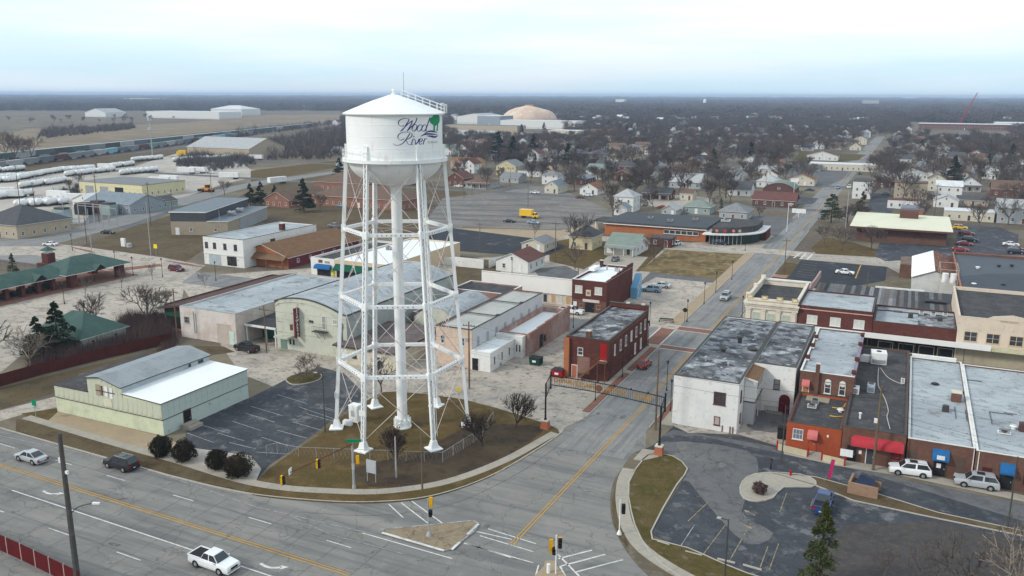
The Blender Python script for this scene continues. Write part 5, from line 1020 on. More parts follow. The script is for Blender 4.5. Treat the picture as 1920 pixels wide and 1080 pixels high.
mb=MB(); P=[(18.4,107.5,7.0),(18.4,111,7.3),(18.4,120,6.6),(18.4,132,6.2)]
for a,b in zip(P,P[1:]):mb.bar(a,b,.35,1.6,P2('crumbling_brick',(.42,.28,.25)))
tag(mb.build('broken_wall'),'crumbling pale brick party wall running back from the bank roof','wall')
mb=BX(8.4,111.4,0,18.2,111.8,8.2,m_brick3); mb.box(8.3,111.2,8.2,18.3,112,8.35,m_trimw); tag(mb.build('bank_rear_wall'),'pale topped brick wall along the back of the bank roof','wall')
mb=BX(7.5,133.4,0,10.6,136.2,4.2,m_brick2); mb.box(7.4,133.3,4.2,10.7,136.3,4.35,m_brick3); tag(mb.build('brick_hut'),'small square brown brick hut beside the fresh asphalt lot','hut')
r=empty('metal_barn',(38.2,150.2,0),'small barn with one bright white roof slope and one rusty slope','barn'); walls(r,9.6,30,4.0,P2('pale_siding',(.55,.56,.54))); m_rr=mat('rusty_sheet',(.20,.075,.045),[(.5,.42,.62,(.13,.06,.045)),(1.6,.5,.7,(.30,.17,.13))],stretch=(1,.25,1))
roofquad(r,[(-.3,-.4,3.9),(4.8,-.4,5.9),(4.8,30.3,5.9),(-.3,30.3,3.9)],m_wroof,.1)
for j in range(3):
 for i in range(10):P=[(4.8+j*1.72,-.4+i*3.07,5.92-j*.68),(6.5+j*1.72,-.4+i*3.07,5.24-j*.68),(6.5+j*1.72,2.63+i*3.07,5.24-j*.68),(4.8+j*1.72,2.63+i*3.07,5.92-j*.68)]; roofquad(r,P,m_rr,.05,'roof_sheet')
w_=MB(); w_.face([(0,-.01,4),(9.6,-.01,4),(4.8,-.01,5.85)],MATS['pale_siding']); w_.build('gable_wall',r)
mb=BX(35.2,168,0,38.0,181,3.6,m_brick2); tag(mb.build('brick_lean_to'),'brick lean-to on the left side of the white and rusty barn','lean-to')
r=flat('dark_roofed_hall','wide hall with curving dark grey roof beyond the cream building',47.8,134,24,48,5.6,m_brick2,P2('slate_membrane',(.075,.085,.10),dirt=.8,sc=.2),par=.5,cap=m_orange,capw=.3)
mb=MB(); S=smooth_poly([(.4,14),(4,18),(9,22),(16,24),(23.6,24)],3,closed=False)
mb.prism(S+[(23.6,.4),(.4,.4)],5.1,5.35,P2('slate_membrane_dark',(.05,.058,.072),sc=.2)); mb.build('roof_step',r)
for x,y in((13,35),(10,33),(16,30),(5,28),(3,6),(9,8)):vent(r,x,y,5.1,.35,.4,m_black_metal if x>8 else m_signw)
mb=BX(46.4,119.5,0,66,133.9,4.2,m_obrick); mb.box(46.3,119.4,4.2,66,134,4.4,m_droof); tag(mb.build('brick_link'),'low orange brick link between the cream building and the dark roofed hall','building')
r=empty('condenser_cage',(44.8,137,0),'caged white condensers between the rusty barn and the dark roofed hall','condensers')
for i in range(2):mb=TB((0,0,0),(0,0,2.2),.7,.7,m_signw,14); mb.build('condenser',r,(.2+i*1.7,6,4.6))
mb=MB()
for x in(-1,2.8):
 for y in(4,14):mb.bar((x,y,0),(x,y,8),.08,.08,P2('buff_frame',(.5,.45,.35)))
for z in(5,8):
 for x in(-1,2.8):mb.bar((x,4,z),(x,14,z),.08,.08,MATS['buff_frame'])
 for y in(4,14):mb.bar((-1,y,z),(2.8,y,z),.08,.08,MATS['buff_frame'])
mb.build('frame',r)
# HOUSES AND BUILDINGS BEYOND
def Wp(t,s,z=0.0):
 X=OO[0]+t*ET[0]+s*ES[0]; Y=OO[1]+t*ET[1]+s*ES[1]; dz=z-CAM_H
 dep=Y*math.cos(TH)-dz*math.sin(TH); up=Y*math.sin(TH)+dz*math.cos(TH); u=X/dep; v=-up/dep
 u,v=u*math.cos(ROLL)-v*math.sin(ROLL),u*math.sin(ROLL)+v*math.cos(ROLL); return 960+F_PX*u,540+F_PX*v
HW={n:mat('house_'+n,c,[(.6,.48,.75,tuple(v*.85 for v in c)),(3,.55,.8,tuple(v*.9 for v in c))],rough=.85)for n,c in dict(white=(.66,.66,.64),cream=(.56,.52,.42),grey=(.36,.38,.39),tan=(.42,.35,.26),brick=(.14,.065,.05),blue=(.28,.32,.36),aqua=(.28,.34,.33),yellow=(.56,.49,.31),brown=(.12,.06,.05),peach=(.52,.33,.20)).items()}
HR={n:mat('roofing_'+n,c,[(.5,.45,.7,tuple(v*.78 for v in c)),(4,.5,.75,tuple(v*1.15 for v in c))],rough=.95)for n,c in dict(grey=(.21,.215,.22),dark=(.085,.085,.09),brown=(.15,.10,.075),maroon=(.14,.065,.055),pale=(.38,.39,.39),green=(.20,.24,.21),blue=(.20,.235,.265),rust=(.22,.11,.06),white=(.62,.63,.63)).items()}
def house(x,y,w,d,h,roof,rise,axis,wm,rm,label=None,cat='house',group=None,name='house',simple=False,world=False,rz=0,ch=None,porch=False,storeys=None):
 """x,y: pixel of the front left corner at the ground, or town coordinates when world is set."""
 p=(x,y)if world else T(x,y); wm=HW.get(wm,wm)if isinstance(wm,str)else wm; rm=HR.get(rm,rm)if isinstance(rm,str)else rm
 r=empty(name,(p[0],p[1],0),label,cat,group,rz); walls(r,w,d,h,wm)
 if roof=='gable':gable_roof(r,0,0,w,d,h,rise,rm,axis,wall=wm,over=.4)
 elif roof=='hip':hip_roof(r,0,0,w,d,h,rise,rm)
 else:mb=BX(-.15,-.15,h,w+.15,d+.15,h+.25,rm); mb.build('roof',r)
 storeys=storeys or(2 if h>4.6 else 1)
 n=max(2,int(w/3.2))
 for k in range(storeys):
  z=.95+k*2.8
  for i in range(n):
   u=w*(i+.5)/n
   if k==0 and i==n//2:door(r,'F',w,d,u,.15,.95,2.05,rnd.choice([m_signw,m_poled,m_brick2]))
   else:window(r,'F',w,d,u,z,.95,1.3,m_trimw)
  if not simple:
   for i in range(max(2,int(d/3.6))):window(r,'R',w,d,d*(i+.5)/max(2,int(d/3.6)),z,.9,1.3,m_trimw)
  elif simple=='L':
   for i in range(2):window(r,'L',w,d,d*(i+.5)/2,z,.9,1.3,m_trimw)
 if roof=='gable' and axis=='Y' and rise>1.8:window(r,'F',w,d,w/2,h+.2,.7,.9,m_trimw)
 if ch:chimney(r,w*ch[0],d*ch[1],h,h+rise+.7,.6,m_brick2)
 if porch:
  mb=BX(.2,-2.3,0,w-.2,0,.35,m_walk); mb.face([(-.1,-2.6,2.5),(w+.1,-2.6,2.5),(w+.1,0,3.1),(-.1,0,3.1)],rm); mb.face([(-.1,-2.6,2.4),(-.1,0,3.0),(w+.1,0,3.0),(w+.1,-2.6,2.4)],m_trimw); mb.build('porch_roof',r)
  for u in(.3,w/3,2*w/3,w-.3):mb=BX(-.09,-.09,.3,.09,.09,2.5,m_trimw); mb.build('porch_post',r,(u,-2.3,0))
 return r
OCC=[]
def occ(r,pad=4):OCC.append((r.location.x-pad,r.location.y-pad,r.location.x+r['w']+pad,r.location.y+r['d']+pad)); return r
H_=lambda*a,**k:occ(house(*a,**k))
H_(930,507,9.6,11.5,3.1,'gable',2.1,'Y','white','maroon','white bungalow with maroon gable roof and pale blue side behind the white parapet')
H_(978,470,7.6,10,2.5,'gable',1.4,'Y','cream','grey','cream garage with grey gable roof beside the tarred lot','garage',name='garage')
H_(1067,466,7.6,9.5,4.0,'hip',3.1,'Y','yellow','dark','pale yellow house with dark hipped roof behind bare trees')
H_(1137,476,9.2,13,3.1,'gable',2.6,'X','white','green','white cottage with grey green roof, red door and columned porch by the brown field',porch=True)
H_(1218,462,7,6,2.8,'flat',0,'Y',m_brick,'dark','small red brick outbuilding with flat roof next to the white cottage','outbuilding',name='outbuilding')
H_(1151,396,8.2,9.5,6.2,'hip',3.0,'Y','white','pale','tall square white house with pale hipped roof beyond the school')
H_(1151,403,5.5,6,2.9,'gable',1.8,'Y','white','blue','small white annexe with blue grey roof in front of the tall square house','annexe',name='annexe')
H_(1087,364,9,12,3.0,'gable',2.4,'Y','white','rust','white bungalow with rust brown roof across from the big car park')
H_(1021,362,7,13,3.6,'gable',2.4,'Y','cream','blue','narrow cream house with blue grey roof at the car park corner')
H_(1016,345,9,9,4.8,'hip',2.4,'Y','white','grey','white two storey house with dormer behind the narrow cream house')
H_(930,328,13,14,5.6,'gable',3.2,'Y','yellow','grey','large pale yellow gabled house with two attic windows')
H_(970,330,15,15,3.4,'hip',3.4,'Y','white','dark','white house with large dark hipped roof next to the yellow gabled house')
H_(873,352,14,12,3.0,'hip',2.8,'Y','grey','brown','grey bungalow with brown hipped roof and a front porch',porch=True)
H_(938,342,11,11,3.0,'gable',2.2,'X','grey','grey','grey bungalow with grey roof beside the hipped bungalow')
H_(1011,322,9,10,3.2,'gable',2.3,'Y','peach','blue','peach coloured cottage with blue grey roof')
H_(1060,345,11,18,3,'gable',1.2,'Y','brown','blue','long dark carport with blue grey roof','carport',name='carport')
H_(838,348,10,12,4.2,'gable',3,'Y','brick','maroon','dark brick house seen behind the tower leg')
H_(845,318,18,14,5.6,'gable',2.0,'X','peach','rust','orange roofed two storey apartment house right of the tank')
H_(1274,375,6,8,3.2,'gable',1.6,'X','cream','brown','small cream house with brown roof on a corner lawn')
H_(1205,373,13,8,3.2,'gable',2.2,'X','brick','dark','dark brick house with columned porch facing the side street',porch=True)
H_(1255,352,16,12,3.4,'gable',4.0,'X','grey','pale','grey house with steep pale roof and two dormers among trees')
H_(1240,404,6,9,2.6,'gable',1.7,'Y','grey','pale','small pale grey shed behind the funeral hall roof','shed',name='shed')
H_(1280,400,11,9,2.9,'hip',2.6,'Y','aqua','green','aqua house with pale green hipped roof')
H_(1348,411,10.5,12,3.2,'hip',3.0,'Y','grey','grey','grey stone house with grey hipped roof beside the school car park')
H_(1363,366,11,12,3,'gable',3.4,'X','white','dark','white house with steep dark roof beside bare tree')
H_(1410,386,18,12,3.0,'gable',3.0,'X','brown','maroon','dark brown clinic with broad maroon roof beside the main street','clinic',name='clinic')
H_(1429,342,8,9,4.4,'gable',2.2,'Y','white','maroon','white house with maroon roof behind the barrel roofed brown hall')
H_(1479,347,13,11,3.2,'gable',2.6,'Y','cream','rust','cream gabled building with rust brown roof by the main street','building')
H_(1410,325,14,10,3,'gable',1.8,'X','white','pale','white bungalow with pale roof left of the grey workshop')
H_(1515,318,42,16,4.0,'flat',0,'Y','cream','white','long cream shop with white flat roof beside the main street','shop',name='shop',storeys=1)
H_(1471,318,22,10,3.4,'flat',0,'Y','blue','grey','grey blue workshop with two large bays','workshop',name='workshop',storeys=1)
H_(1512,300,22,14,3.6,'gable',3.2,'Y','white','maroon','white gabled hall behind the long cream shop','hall',name='hall')
H_(1597,372,8.0,16,8,'flat',0,'Y','white','dark','tall plain white box building beside the main street','building',name='building')
H_(1675,372,14,12,7.4,'flat',0,'Y','tan','brown','tan building with brown mansard roof band','building',name='mansard_building')
H_(1678,345,16,12,5,'gable',3.0,'Y','white','pale','white gabled house behind the brown mansard')
H_(1663,390,13,7,3.6,'flat',0,'Y','white','maroon','low white building with maroon top in front of the mansard building','building',name='building')
H_(1750,388,9.5,9,3.2,'gable',2.0,'Y','white','pale','low white gabled garage below the big white house','garage',name='garage')
H_(1753,372,11,14,6,'gable',2.0,'X','white','white','big white two storey house with pale roof')
H_(1738,358,8,10,6.2,'gable',2.2,'Y','cream','brown','cream house with brown roof left of the big white house')
H_(1797,358,10,11,3.6,'gable',3.4,'Y','white','dark','white bungalow with dark roof and white gable',porch=True)
H_(1770,412,17,10,3.6,'flat',0,'Y','cream','white','long low cream building with white flat roof','building',name='building',storeys=1)
H_(1858,368,12,12,3.8,'gable',3.6,'X','brick','brown','brown brick house with white gable dormer')
H_(1900,372,10,12,5,'gable',2.6,'Y','brick','maroon','red house with arched white gable at the right edge')
H_(1868,418,14,14,6,'gable',2.6,'X','grey','pale','pale grey two storey house behind the bare tree at the right edge')
H_(1655,338,17,10,3.2,'gable',2.2,'X','white','grey','white bungalow with long grey roof beside the trees')
H_(1795,385,12,10,2.6,'gable',1.4,'X','tan','dark','dark roofed tan garage in a yard','garage',name='garage')
p=T(1430,363); r=empty('brown_hall',(*p,0),'brown hall with arched dark green roof beside the clinic','hall'); w,d=15,17; r['w']=w; r['d']=d; occ(r)
A_=[(w*i/12,2.6+3.0*math.sin(math.pi*i/12)**.7)for i in range(13)]; mb=FC([(0,0,0),(w,0,0)]+[(x,0,z)for x,z in A_[::-1]],HW['brown']); mb.face([(w,0,0),(w,d,0),(w,d,2.6),(w,0,2.6)],HW['brown']); mb.build('wall',r); mb=MB()
for a,b in zip(A_,A_[1:]):mb.face([(a[0],-.4,a[1]+.1),(b[0],-.4,b[1]+.1),(b[0],d,b[1]+.1),(a[0],d,a[1]+.1)],HR['green'])
mb.build('roof',r,smooth=True); window(r,'F',w,d,7.5,2.6,1.2,.9)
r=empty('brick_store_black_roof',(-59.5,200,0),'long orange brick store with black roof, curved glass end and pink roof signs','store'); w,d=53,26; r['w']=w; r['d']=d; occ(r)
mb=BX(1.2,.3,0,36,d,4.0,m_obrick); mb.build('wall',r)
arc=[(36,-5)]+[(36+17.5*math.sin(R_(a)),10-15*math.cos(R_(a))*1.0)for a in range(12,91,13)]+[(53.5,22),(36,24)]
ins=offset_in(arc,1.8); mb=MB(); mb.prism(ins,0,3.3,P2('dark_shopfront',(.03,.045,.045))); mb.build('glass_front',r); mb=MB(); mb.prism(arc,3.3,3.65,m_trimw); mb.build('canopy',r)
mb=MB(); mb.prism(offset_in(arc,2.4),3.65,5.6,m_droof); mb.build('fascia',r); mb=MB(); mb.prism([(1,-.6),(36.5,-.6),(36.5,d),(1,d)],4.0,4.9,m_droof,mtop=P2('black_membrane',(.045,.05,.058),dirt=.8)); mb.build('roof',r); mb=MB(); mb.prism([(-5,6),(1,6),(1,16),(-5,16)],3.6,4.0,m_droof); mb.prism([(.9,-.75),(36.6,-.75),(36.6,-.55),(.9,-.55)],4.0,4.25,m_trimw); mb.build('eaves',r)
for i in range(6):window(r,'F',w,d,23+i*1.95,2.0,1.85,1.3,m_trimw,m_glass,'plain',name='window')
for x in(-4.5,-.5):mb=BX(x,6.5,0,x+.3,6.8,3.6,m_trimw); mb.build('post',r)
for i,(u,m)in enumerate(((38.3,m_tanwall),(40.2,m_pinkaw),(42.7,m_awred),(45.2,m_pinkaw),(47,m_tanwall))):
 mb=TB((0,0,0),(0,-.12,0),.5,.5,m,10); mb.build('sign_disc',r,(u,-2.9+max(0,u-41)*.42,4.6))
for i in range(9):p=(38+i*1.2,-3.1+max(0,i-3)**1.6*.22); mb=BX(-.06,-.06,0,.06,.06,3.3,m_grey_metal); mb.build('mullion',r,(p[0],p[1],0))
mb=MB(); mb.prism([(51.8,12),(53.4,12),(53.4,22),(51.8,22)],0,3.3,m_brick); mb.build('end_wall',r); rooftop_unit(r,40,12,5.6,3,2,.6,m_signw)
for x,y in((14,12),(22,8),(29,15)):rooftop_unit(r,x,y,4.9,1.8,1.4,.8)
r=empty('bank_hall',(18.9,224.5,0),'low brick bank hall with broad pale yellow flat roof','bank'); w,d=30.5,38; r['w']=w; r['d']=d; occ(r)
mb=BX(2,3,0,w-1.5,d,4.4,m_brick2); mb.build('wall',r); mb=BX(0,0,4.4,w,d,5.0,HW['brown'],bottom=True); mb.box(-.05,-.05,5.0,w+.05,d,5.12,P2('pale_yellow_roof',(.68,.66,.50),dirt=.9,sc=.15)); mb.build('roof',r)
for u in(6,9):window(r,'F',w,3+d,u,1.0,2.0,2.2,m_brick2,kind='pair').location.y+=3
mb=BX(0,0,0,6,4.5,2.6,HW['brown']); mb.build('roof_plant_house',r,(14.5,27,5.1))
mb=BX(-.4,-3,0,7.4,8,4.6,m_obrick); mb.box(-.6,-3.2,4.6,7.6,8.2,5.2,P2('violet_roof',(.20,.20,.24))); q=tag(mb.build('brick_kiosk',loc=(34,285,0)),'orange brick kiosk with violet grey roof behind the yellow roofed bank','kiosk')
r=flat('shop_blue_awning','white shop with dark roof and blue awning left of the green awning shop',-107.4,103,7.6,30,4.6,m_whitewall,m_droof,par=.5,cap=m_trimw); awning(r,'F',7.6,30,4.2,1.9,5.2,1.2,1.1,m_awblue,rounded=True); panel(r,'F',7.6,30,4.2,0,4.4,1.9,m_dark,'shopfront',.05); panel(r,'F',7.6,30,3.2,3.4,1.3,.8,m_rust,'round_sign',.06); panel(r,'F',7.6,30,5.4,3.4,1.6,.6,m_tanwall,'sign',.06); panel(r,'F',7.6,30,7.1,.2,.8,1.8,P2('lime_board',(.5,.6,.05)),'lime_board',.2)
r=flat('shop_green_awning','long white roofed shop with dark green awning behind the tower',-99.8,103,17,38,4.6,P2('buff_fascia',(.60,.46,.30),dirt=.9),m_wroof,par=.3,cap=m_trimw); awning(r,'F',17,38,8.5,2.0,16,1.6,1.5,m_awgreen); panel(r,'F',17,38,8.5,0,15.5,2.0,m_dark,'shopfront',.05)
for x,y in((4,20),(9,30),(12,12)):rooftop_unit(r,x,y,4.3,1.4,1.2,.9)
r=empty('brown_gabled_shop',(-135.5,106,0),'orange brick shop with broad brown gable roof and maroon side wall','shop'); walls(r,18,33,3.2,m_obrick); gable_roof(r,0,0,18,33,3.2,3.0,m_brown_roof,'Y',over=.6,wall=m_obrick); panel(r,'R',18,33,16.5,0,33,3.15,P2('maroon_wall',(.15,.025,.04)),'side_wall',.05)
for i in range(5):window(r,'R',18.06,33,4+i*5.5,1.2,1,1.1,m_trimw)
panel(r,'F',18,33,5,3.6,3.6,1.3,P2('cream_sign',(.6,.5,.38)),'sign',.15); mb=FC([(0,-2.2,2.5),(18,-2.2,2.5),(18,0,3.9),(0,0,3.9)],m_brown_roof); mb.face([(0,-2.2,2.4),(0,0,3.7),(18,0,3.7),(18,-2.2,2.4)],m_brown_roof); mb.build('porch_roof',r)
for u in(.4,6,12,17.6):mb=BX(-.15,-.15,0,.15,.15,2.5,m_brick2); mb.build('post',r,(u,-2,0))
r=flat('white_two_storey_shop','white two storey shop with grey flat roof on the corner',-143.5,101.2,14.6,32,7.9,m_whitewall,m_groof,par=.3,cap=m_poled)
for u in(1.2,4.2,8,11.8):window(r,'F',14.6,32,u,4.7,1.1,1.7,m_poled)
panel(r,'F',14.6,32,4,0,4.4,3,P2('glass_block',(.4,.45,.48)),'shop_window',.05); panel(r,'F',14.6,32,10.2,.3,3.4,2.6,m_dark,'shop_window',.05); panel(r,'F',14.6,32,7.2,3.1,14.4,.2,m_trimw,'string_course',.15); window(r,'R',14.6,32,12,4.5,2,2,m_brown_roof); chimney(r,11.5,20,7.5,9.6,1.3)
r=empty('beige_block_building',(-191.4,134.4,0),'beige block building with dark upper storey and grey metal annexe','building',rz=R_(22)); w,d=19.8,40; r['w']=w; r['d']=d
mb=BX(0,0,0,w,d,4.6,m_tanwall,bottom=False); mb.build('wall',r); mb=BX(0,0,4.6,w*.62,d,7.6,P2('charcoal_siding',(.075,.078,.09)),bottom=False); mb.build('upper_storey',r); mb=MB(); mb.prism([(-.3,-.3),(w*.62+.3,-.3),(w*.62+.3,d+.3),(-.3,d+.3)],7.6,8.0,m_trimw,mtop=P2('slate_metal',(.16,.19,.215))); mb.prism([(w*.62+.3,-.2),(w+.3,-.2),(w+.3,d+.3),(w*.62+.3,d+.3)],4.6,4.85,m_trimw,mtop=MATS['slate_metal']); mb.build('roof',r)
panel(r,'R',w,d,d*.62,.1,d*.7,4.4,m_greywall,'metal_siding',.08); door(r,'F',w,d,2.2,0,1.2,2.4,m_signw)
for u in(7,15.5):window(r,'F',w,d,u,1.3,1.1,1.1)
for y in(14,22):rooftop_unit(r,16,y,4.85,2.4,2.2,1.6,m_grey_metal)
for i,(x,y,ww,dd,hh,ax,lab)in enumerate(((497,387,13,28,3.4,'Y','brick gabled wing of the low school at its left end'),(585,384,46,20,4.2,'X','long low brick school with brown hipped roof behind the tower'),(590,356,30,20,4.2,'X','rear brick school wing with brown roof further back'))):
 q=H_(x,y,ww,dd,hh,'gable' if i==0 else 'hip',3.2 if i==0 else 4.5,ax,mat('school_brick%d'%i,(.27,.13,.085),[(.5,.45,.7,(.22,.10,.07))]),'brown',lab,'school',name='school_wing',storeys=1)
r=empty('pavilion',(-159.5,14,0),'long open pavilion with green metal roof, small dormers and red brick piers','pavilion'); w,d=8.6,66
gable_roof(r,0,0,w,48,3.5,2.0,m_teal_roof,'Y',over=.7); hip_roof(r,-1.8,48,w+1.8,66,3.5,3.2,m_teal_roof,over=.7)
for y in range(2,48,4):
 for x in(.8,w-.8):mb=BX(-.45,-.45,0,.45,.45,3.45,m_brick); mb.build('pier',r,(x,y,0))
for x in(-.8,w+.8):
 for y in(50,64):mb=BX(-.9,-.9,0,.9,.9,3.45,m_brick); mb.build('pier',r,(x,y,0))
for y in(6,18,30,42,57):
 x=w+.6 if y<50 else w+2.4; mb=FC([(x+.2,y-1.6,3.4),(x+.2,y+1.6,3.4),(x+.2,y,4.6)],m_dark); mb.face([(x+.4,y-2,3.3),(x+.4,y,4.8),(x-3,y,4.9)],m_teal_roof); mb.face([(x+.4,y,4.8),(x+.4,y+2,3.3),(x-3,y,4.9)],m_teal_roof); mb.build('dormer',r)
mb=BX(-164,12,0,-148,82,.14,m_pave); tag(mb.build('pavilion_paving'),kind='structure')
for y in range(4,48,3):mb=BX(2.6,y,.14,6,y+1.6,1.2,P2('dark_hedge',(.03,.032,.022))); mb.build('planter',r)
p=T(93,500); r=empty('clock_tower',(*p,0),'small red brick tower with green pointed cap beside the pavilion','tower'); mb=BX(-1.2,-1.2,0,1.2,1.2,3.9,m_brick); mb.box(-2.2,-2.2,0,2.2,2.2,1.2,m_brick); mb.build('shaft',r); mb=BX(-.9,-.9,3.9,.9,.9,4.5,m_signw); mb.build('lantern',r); hip_roof(r,-1.3,-1.3,1.3,1.3,4.5,1.3,m_teal_roof,over=.3)
r=H_(-113,27,13,10,2.8,'hip',3.6,'Y',P2('pale_green_wall',(.45,.52,.45)),m_teal_roof,'low pale green building with teal hipped roof behind the maroon fence','building',name='building',world=True)
r=H_(0,445,21,20,4.4,'hip',5.5,'Y','tan',HR['dark'],'tan church hall with big dark hipped roof at the left edge','hall',name='hall')
r.location.x-=12
r=H_(150,362,42,26,5.6,'flat',0,'Y',mat('pale_yellow_metal',(.60,.55,.34),[(.3,.5,.8,(.5,.46,.3))]),'grey','pale yellow metal workshop with three bays in the tank yard','workshop',name='workshop',storeys=1)
for u in(7,17,27):panel(r,'F',42,26,u,0,5.5,4,m_greywall if u!=27 else m_dark,'bay_door',.08)
H_(160,395,26,17,4.0,'gable',3.2,'X','blue','blue','blue grey metal shed with a wide gable roof','shed',name='shed')
H_(137,388,13,12,3.4,'gable',2.4,'Y','white','white','white metal shed beside the blue grey shed','shed',name='shed')
H_(270,390,10,9,3.0,'gable',1.8,'Y','aqua','dark','small aqua shed with dark roof at the end of the yard','shed',name='shed')
H_(90,420,5,6,2.6,'gable',1.4,'Y','aqua','blue','tiny pale blue hut by the substation fence','hut',name='hut')
H_(352,292,62,40,7,'gable',7,'X','tan','pale','large tan and grey metal warehouse beyond the tank yard','warehouse',name='warehouse',storeys=1)
H_(160,219,60,50,9,'gable',8,'Y','white','pale','tall white gabled plant building beyond the field','plant',name='plant_building',storeys=1)
H_(275,221,190,60,13,'flat',0,'Y','white','white','long white warehouse beyond the open field','warehouse',name='warehouse',storeys=1)
H_(396,216,90,60,14,'hip',8,'Y','white','white','white silo roofed plant at the end of the long warehouse','plant',name='plant_building',storeys=1)
H_(232,192,190,120,22,'flat',0,'Y','cream','white','pale plateau roofed building on the far horizon','building',name='far_building',storeys=1)
H_(857,232,62,60,12,'gable',5,'Y','white','pale','white warehouse left of the dome','warehouse',name='warehouse',storeys=1)
H_(895,234,40,50,14,'flat',0,'Y','blue','white','blue white warehouse beside the dome','warehouse',name='warehouse',storeys=1)
H_(938,240,118,40,11,'flat',0,'Y','white','white','long white warehouse in front of the dome','warehouse',name='warehouse',storeys=1)
H_(835,249,100,26,10,'flat',0,'Y','tan','grey','row of tan storage units with dark bays right of the tank','storage units',name='storage_units',storeys=1)
H_(835,262,60,24,7,'gable',3,'X','white','pale','white warehouse below the tan storage units','warehouse',name='warehouse',storeys=1)
H_(1028,262,34,22,10,'flat',0,'Y','cream','white','cream box building beyond the evergreens','building',name='building',storeys=1)
H_(1722,242,120,40,8,'flat',0,'Y','brick','white','large red brick school with white roof under the crane','school',name='school_building',storeys=2)
H_(1868,242,90,60,9,'flat',0,'Y','white','white','white warehouse at the far right beyond the school','warehouse',name='warehouse',storeys=1)
H_(1616,203,60,30,32,'flat',0,'Y','grey','pale','pale tower block on the far side of town','apartment block',name='apartment_block',storeys=6)
H_(1154,199,40,30,30,'flat',0,'Y','white','pale','white far off block left of centre on the horizon','building',name='far_building',storeys=3)
p=T(992,226); q0=T(941,226); q1=T(1045,226); R0=math.hypot(q1[0]-q0[0],q1[1]-q0[1])/2; zt=25
mb=MB(); mb.lathe([(R0*math.cos(R_(a)),.5+zt*math.sin(R_(a))**1.0)for a in range(0,90,6)]+[(.1,zt+.6)],mat('tan_dome',(.66,.53,.40),[(.02,.42,.6,(.56,.38,.28)),(.1,.5,.7,(.72,.62,.50)),(.05,.55,.65,(.48,.36,.28)),(.25,.5,.7,(.58,.45,.35))]),48)
mb.v=[(v[0]*(1+.05*noise.noise(Vector(v)*.06)),v[1]*(1+.05*noise.noise(Vector(v)*.05)),v[2]*(1+.10*noise.noise(Vector(v)*.045))+2.5*max(0,1-math.hypot(v[0],v[1])/16))for v in mb.v]
dm=tag(mb.build('storage_dome',loc=(*p,0),smooth=True),'great tan storage dome on the horizon','dome')
mb=BX(-7,-4,0,7,4,6,HW['peach']); mb.build('dome_cap',dm,(0,0,zt-2))
p=T(1798,236); cr_=empty('crane',(*p,0),'red lattice boom crane rising over the brick school','crane'); L2=48; ex=Vector((20,8,50)).normalized()
mb=MB()
for ox,oy in((-1.2,-1.2),(1.2,-1.2),(1.2,1.2),(-1.2,1.2)):mb.tube((ox,oy,2),(ox*.5+ex.x*58,oy*.5+ex.y*58,ex.z*58),.35,.3,m_red,4)
for i in range(19):a=ex*(3+i*2.9); b=ex*(3+(i+1)*2.9); s_=1 if i%2 else-1; mb.tube(a+Vector((s_*1.1,-1,0)),b+Vector((-s_*1.1,-1,0)),.22,.22,m_red,4)
mb.build('boom',cr_); mb=BX(-4,-3,0,4,3,4,m_red); mb.build('cab',cr_)
mb=TB(ex*57,(ex.x*57+3,ex.y*57,30),.15,.15,m_poled,4); mb.build('hoist_rope',cr_)
p=T(1321,200); r=empty('far_water_tower',(*p,0),'small white standpipe tower far off near the horizon','water tower'); mb=MB(); mb.lathe([(6.5,0),(6.5,30),(0.1,34)],m_tower,20); mb.build('tank',r)
p=T(761,330); r=empty('radio_mast',(p[0],p[1],0),'thin radio mast rising above the horizon behind the tower roof','mast'); hh=59.5; mb=TB((0,0,0),(0,0,hh),.25,.12,P2('mast_grey',(.3,.3,.32)),5); mb.build('mast',r)
def light_mast(x,y,h,label):
 p=T(x,y); r=empty('flood_mast',(*p,0),label,'mast'); mb=TB((0,0,0),(0,0,h),.5,.3,m_grey_metal,8); mb.build('pole',r)
 for k in range(2):mb=TB((0,0,h-.5-k*7),(0,0,h+1.2-k*7),1.5,1.6,P2('mast_head',(.5,.53,.55)),10); mb.build('antenna_ring',r)
light_mast(286,291,27,'tall grey mast with two ring heads beside the rail yard')
auto=0
pal=[('white','grey'),('white','dark'),('cream','brown'),('grey','grey'),('brick','dark'),('white','pale'),('tan','brown'),('blue','grey'),('white','maroon'),('grey','dark'),('white','green'),('brick','brown')]
HB={}
streets=(300,405,510,620,735,860,1000,1160)
rr=random.Random(21)
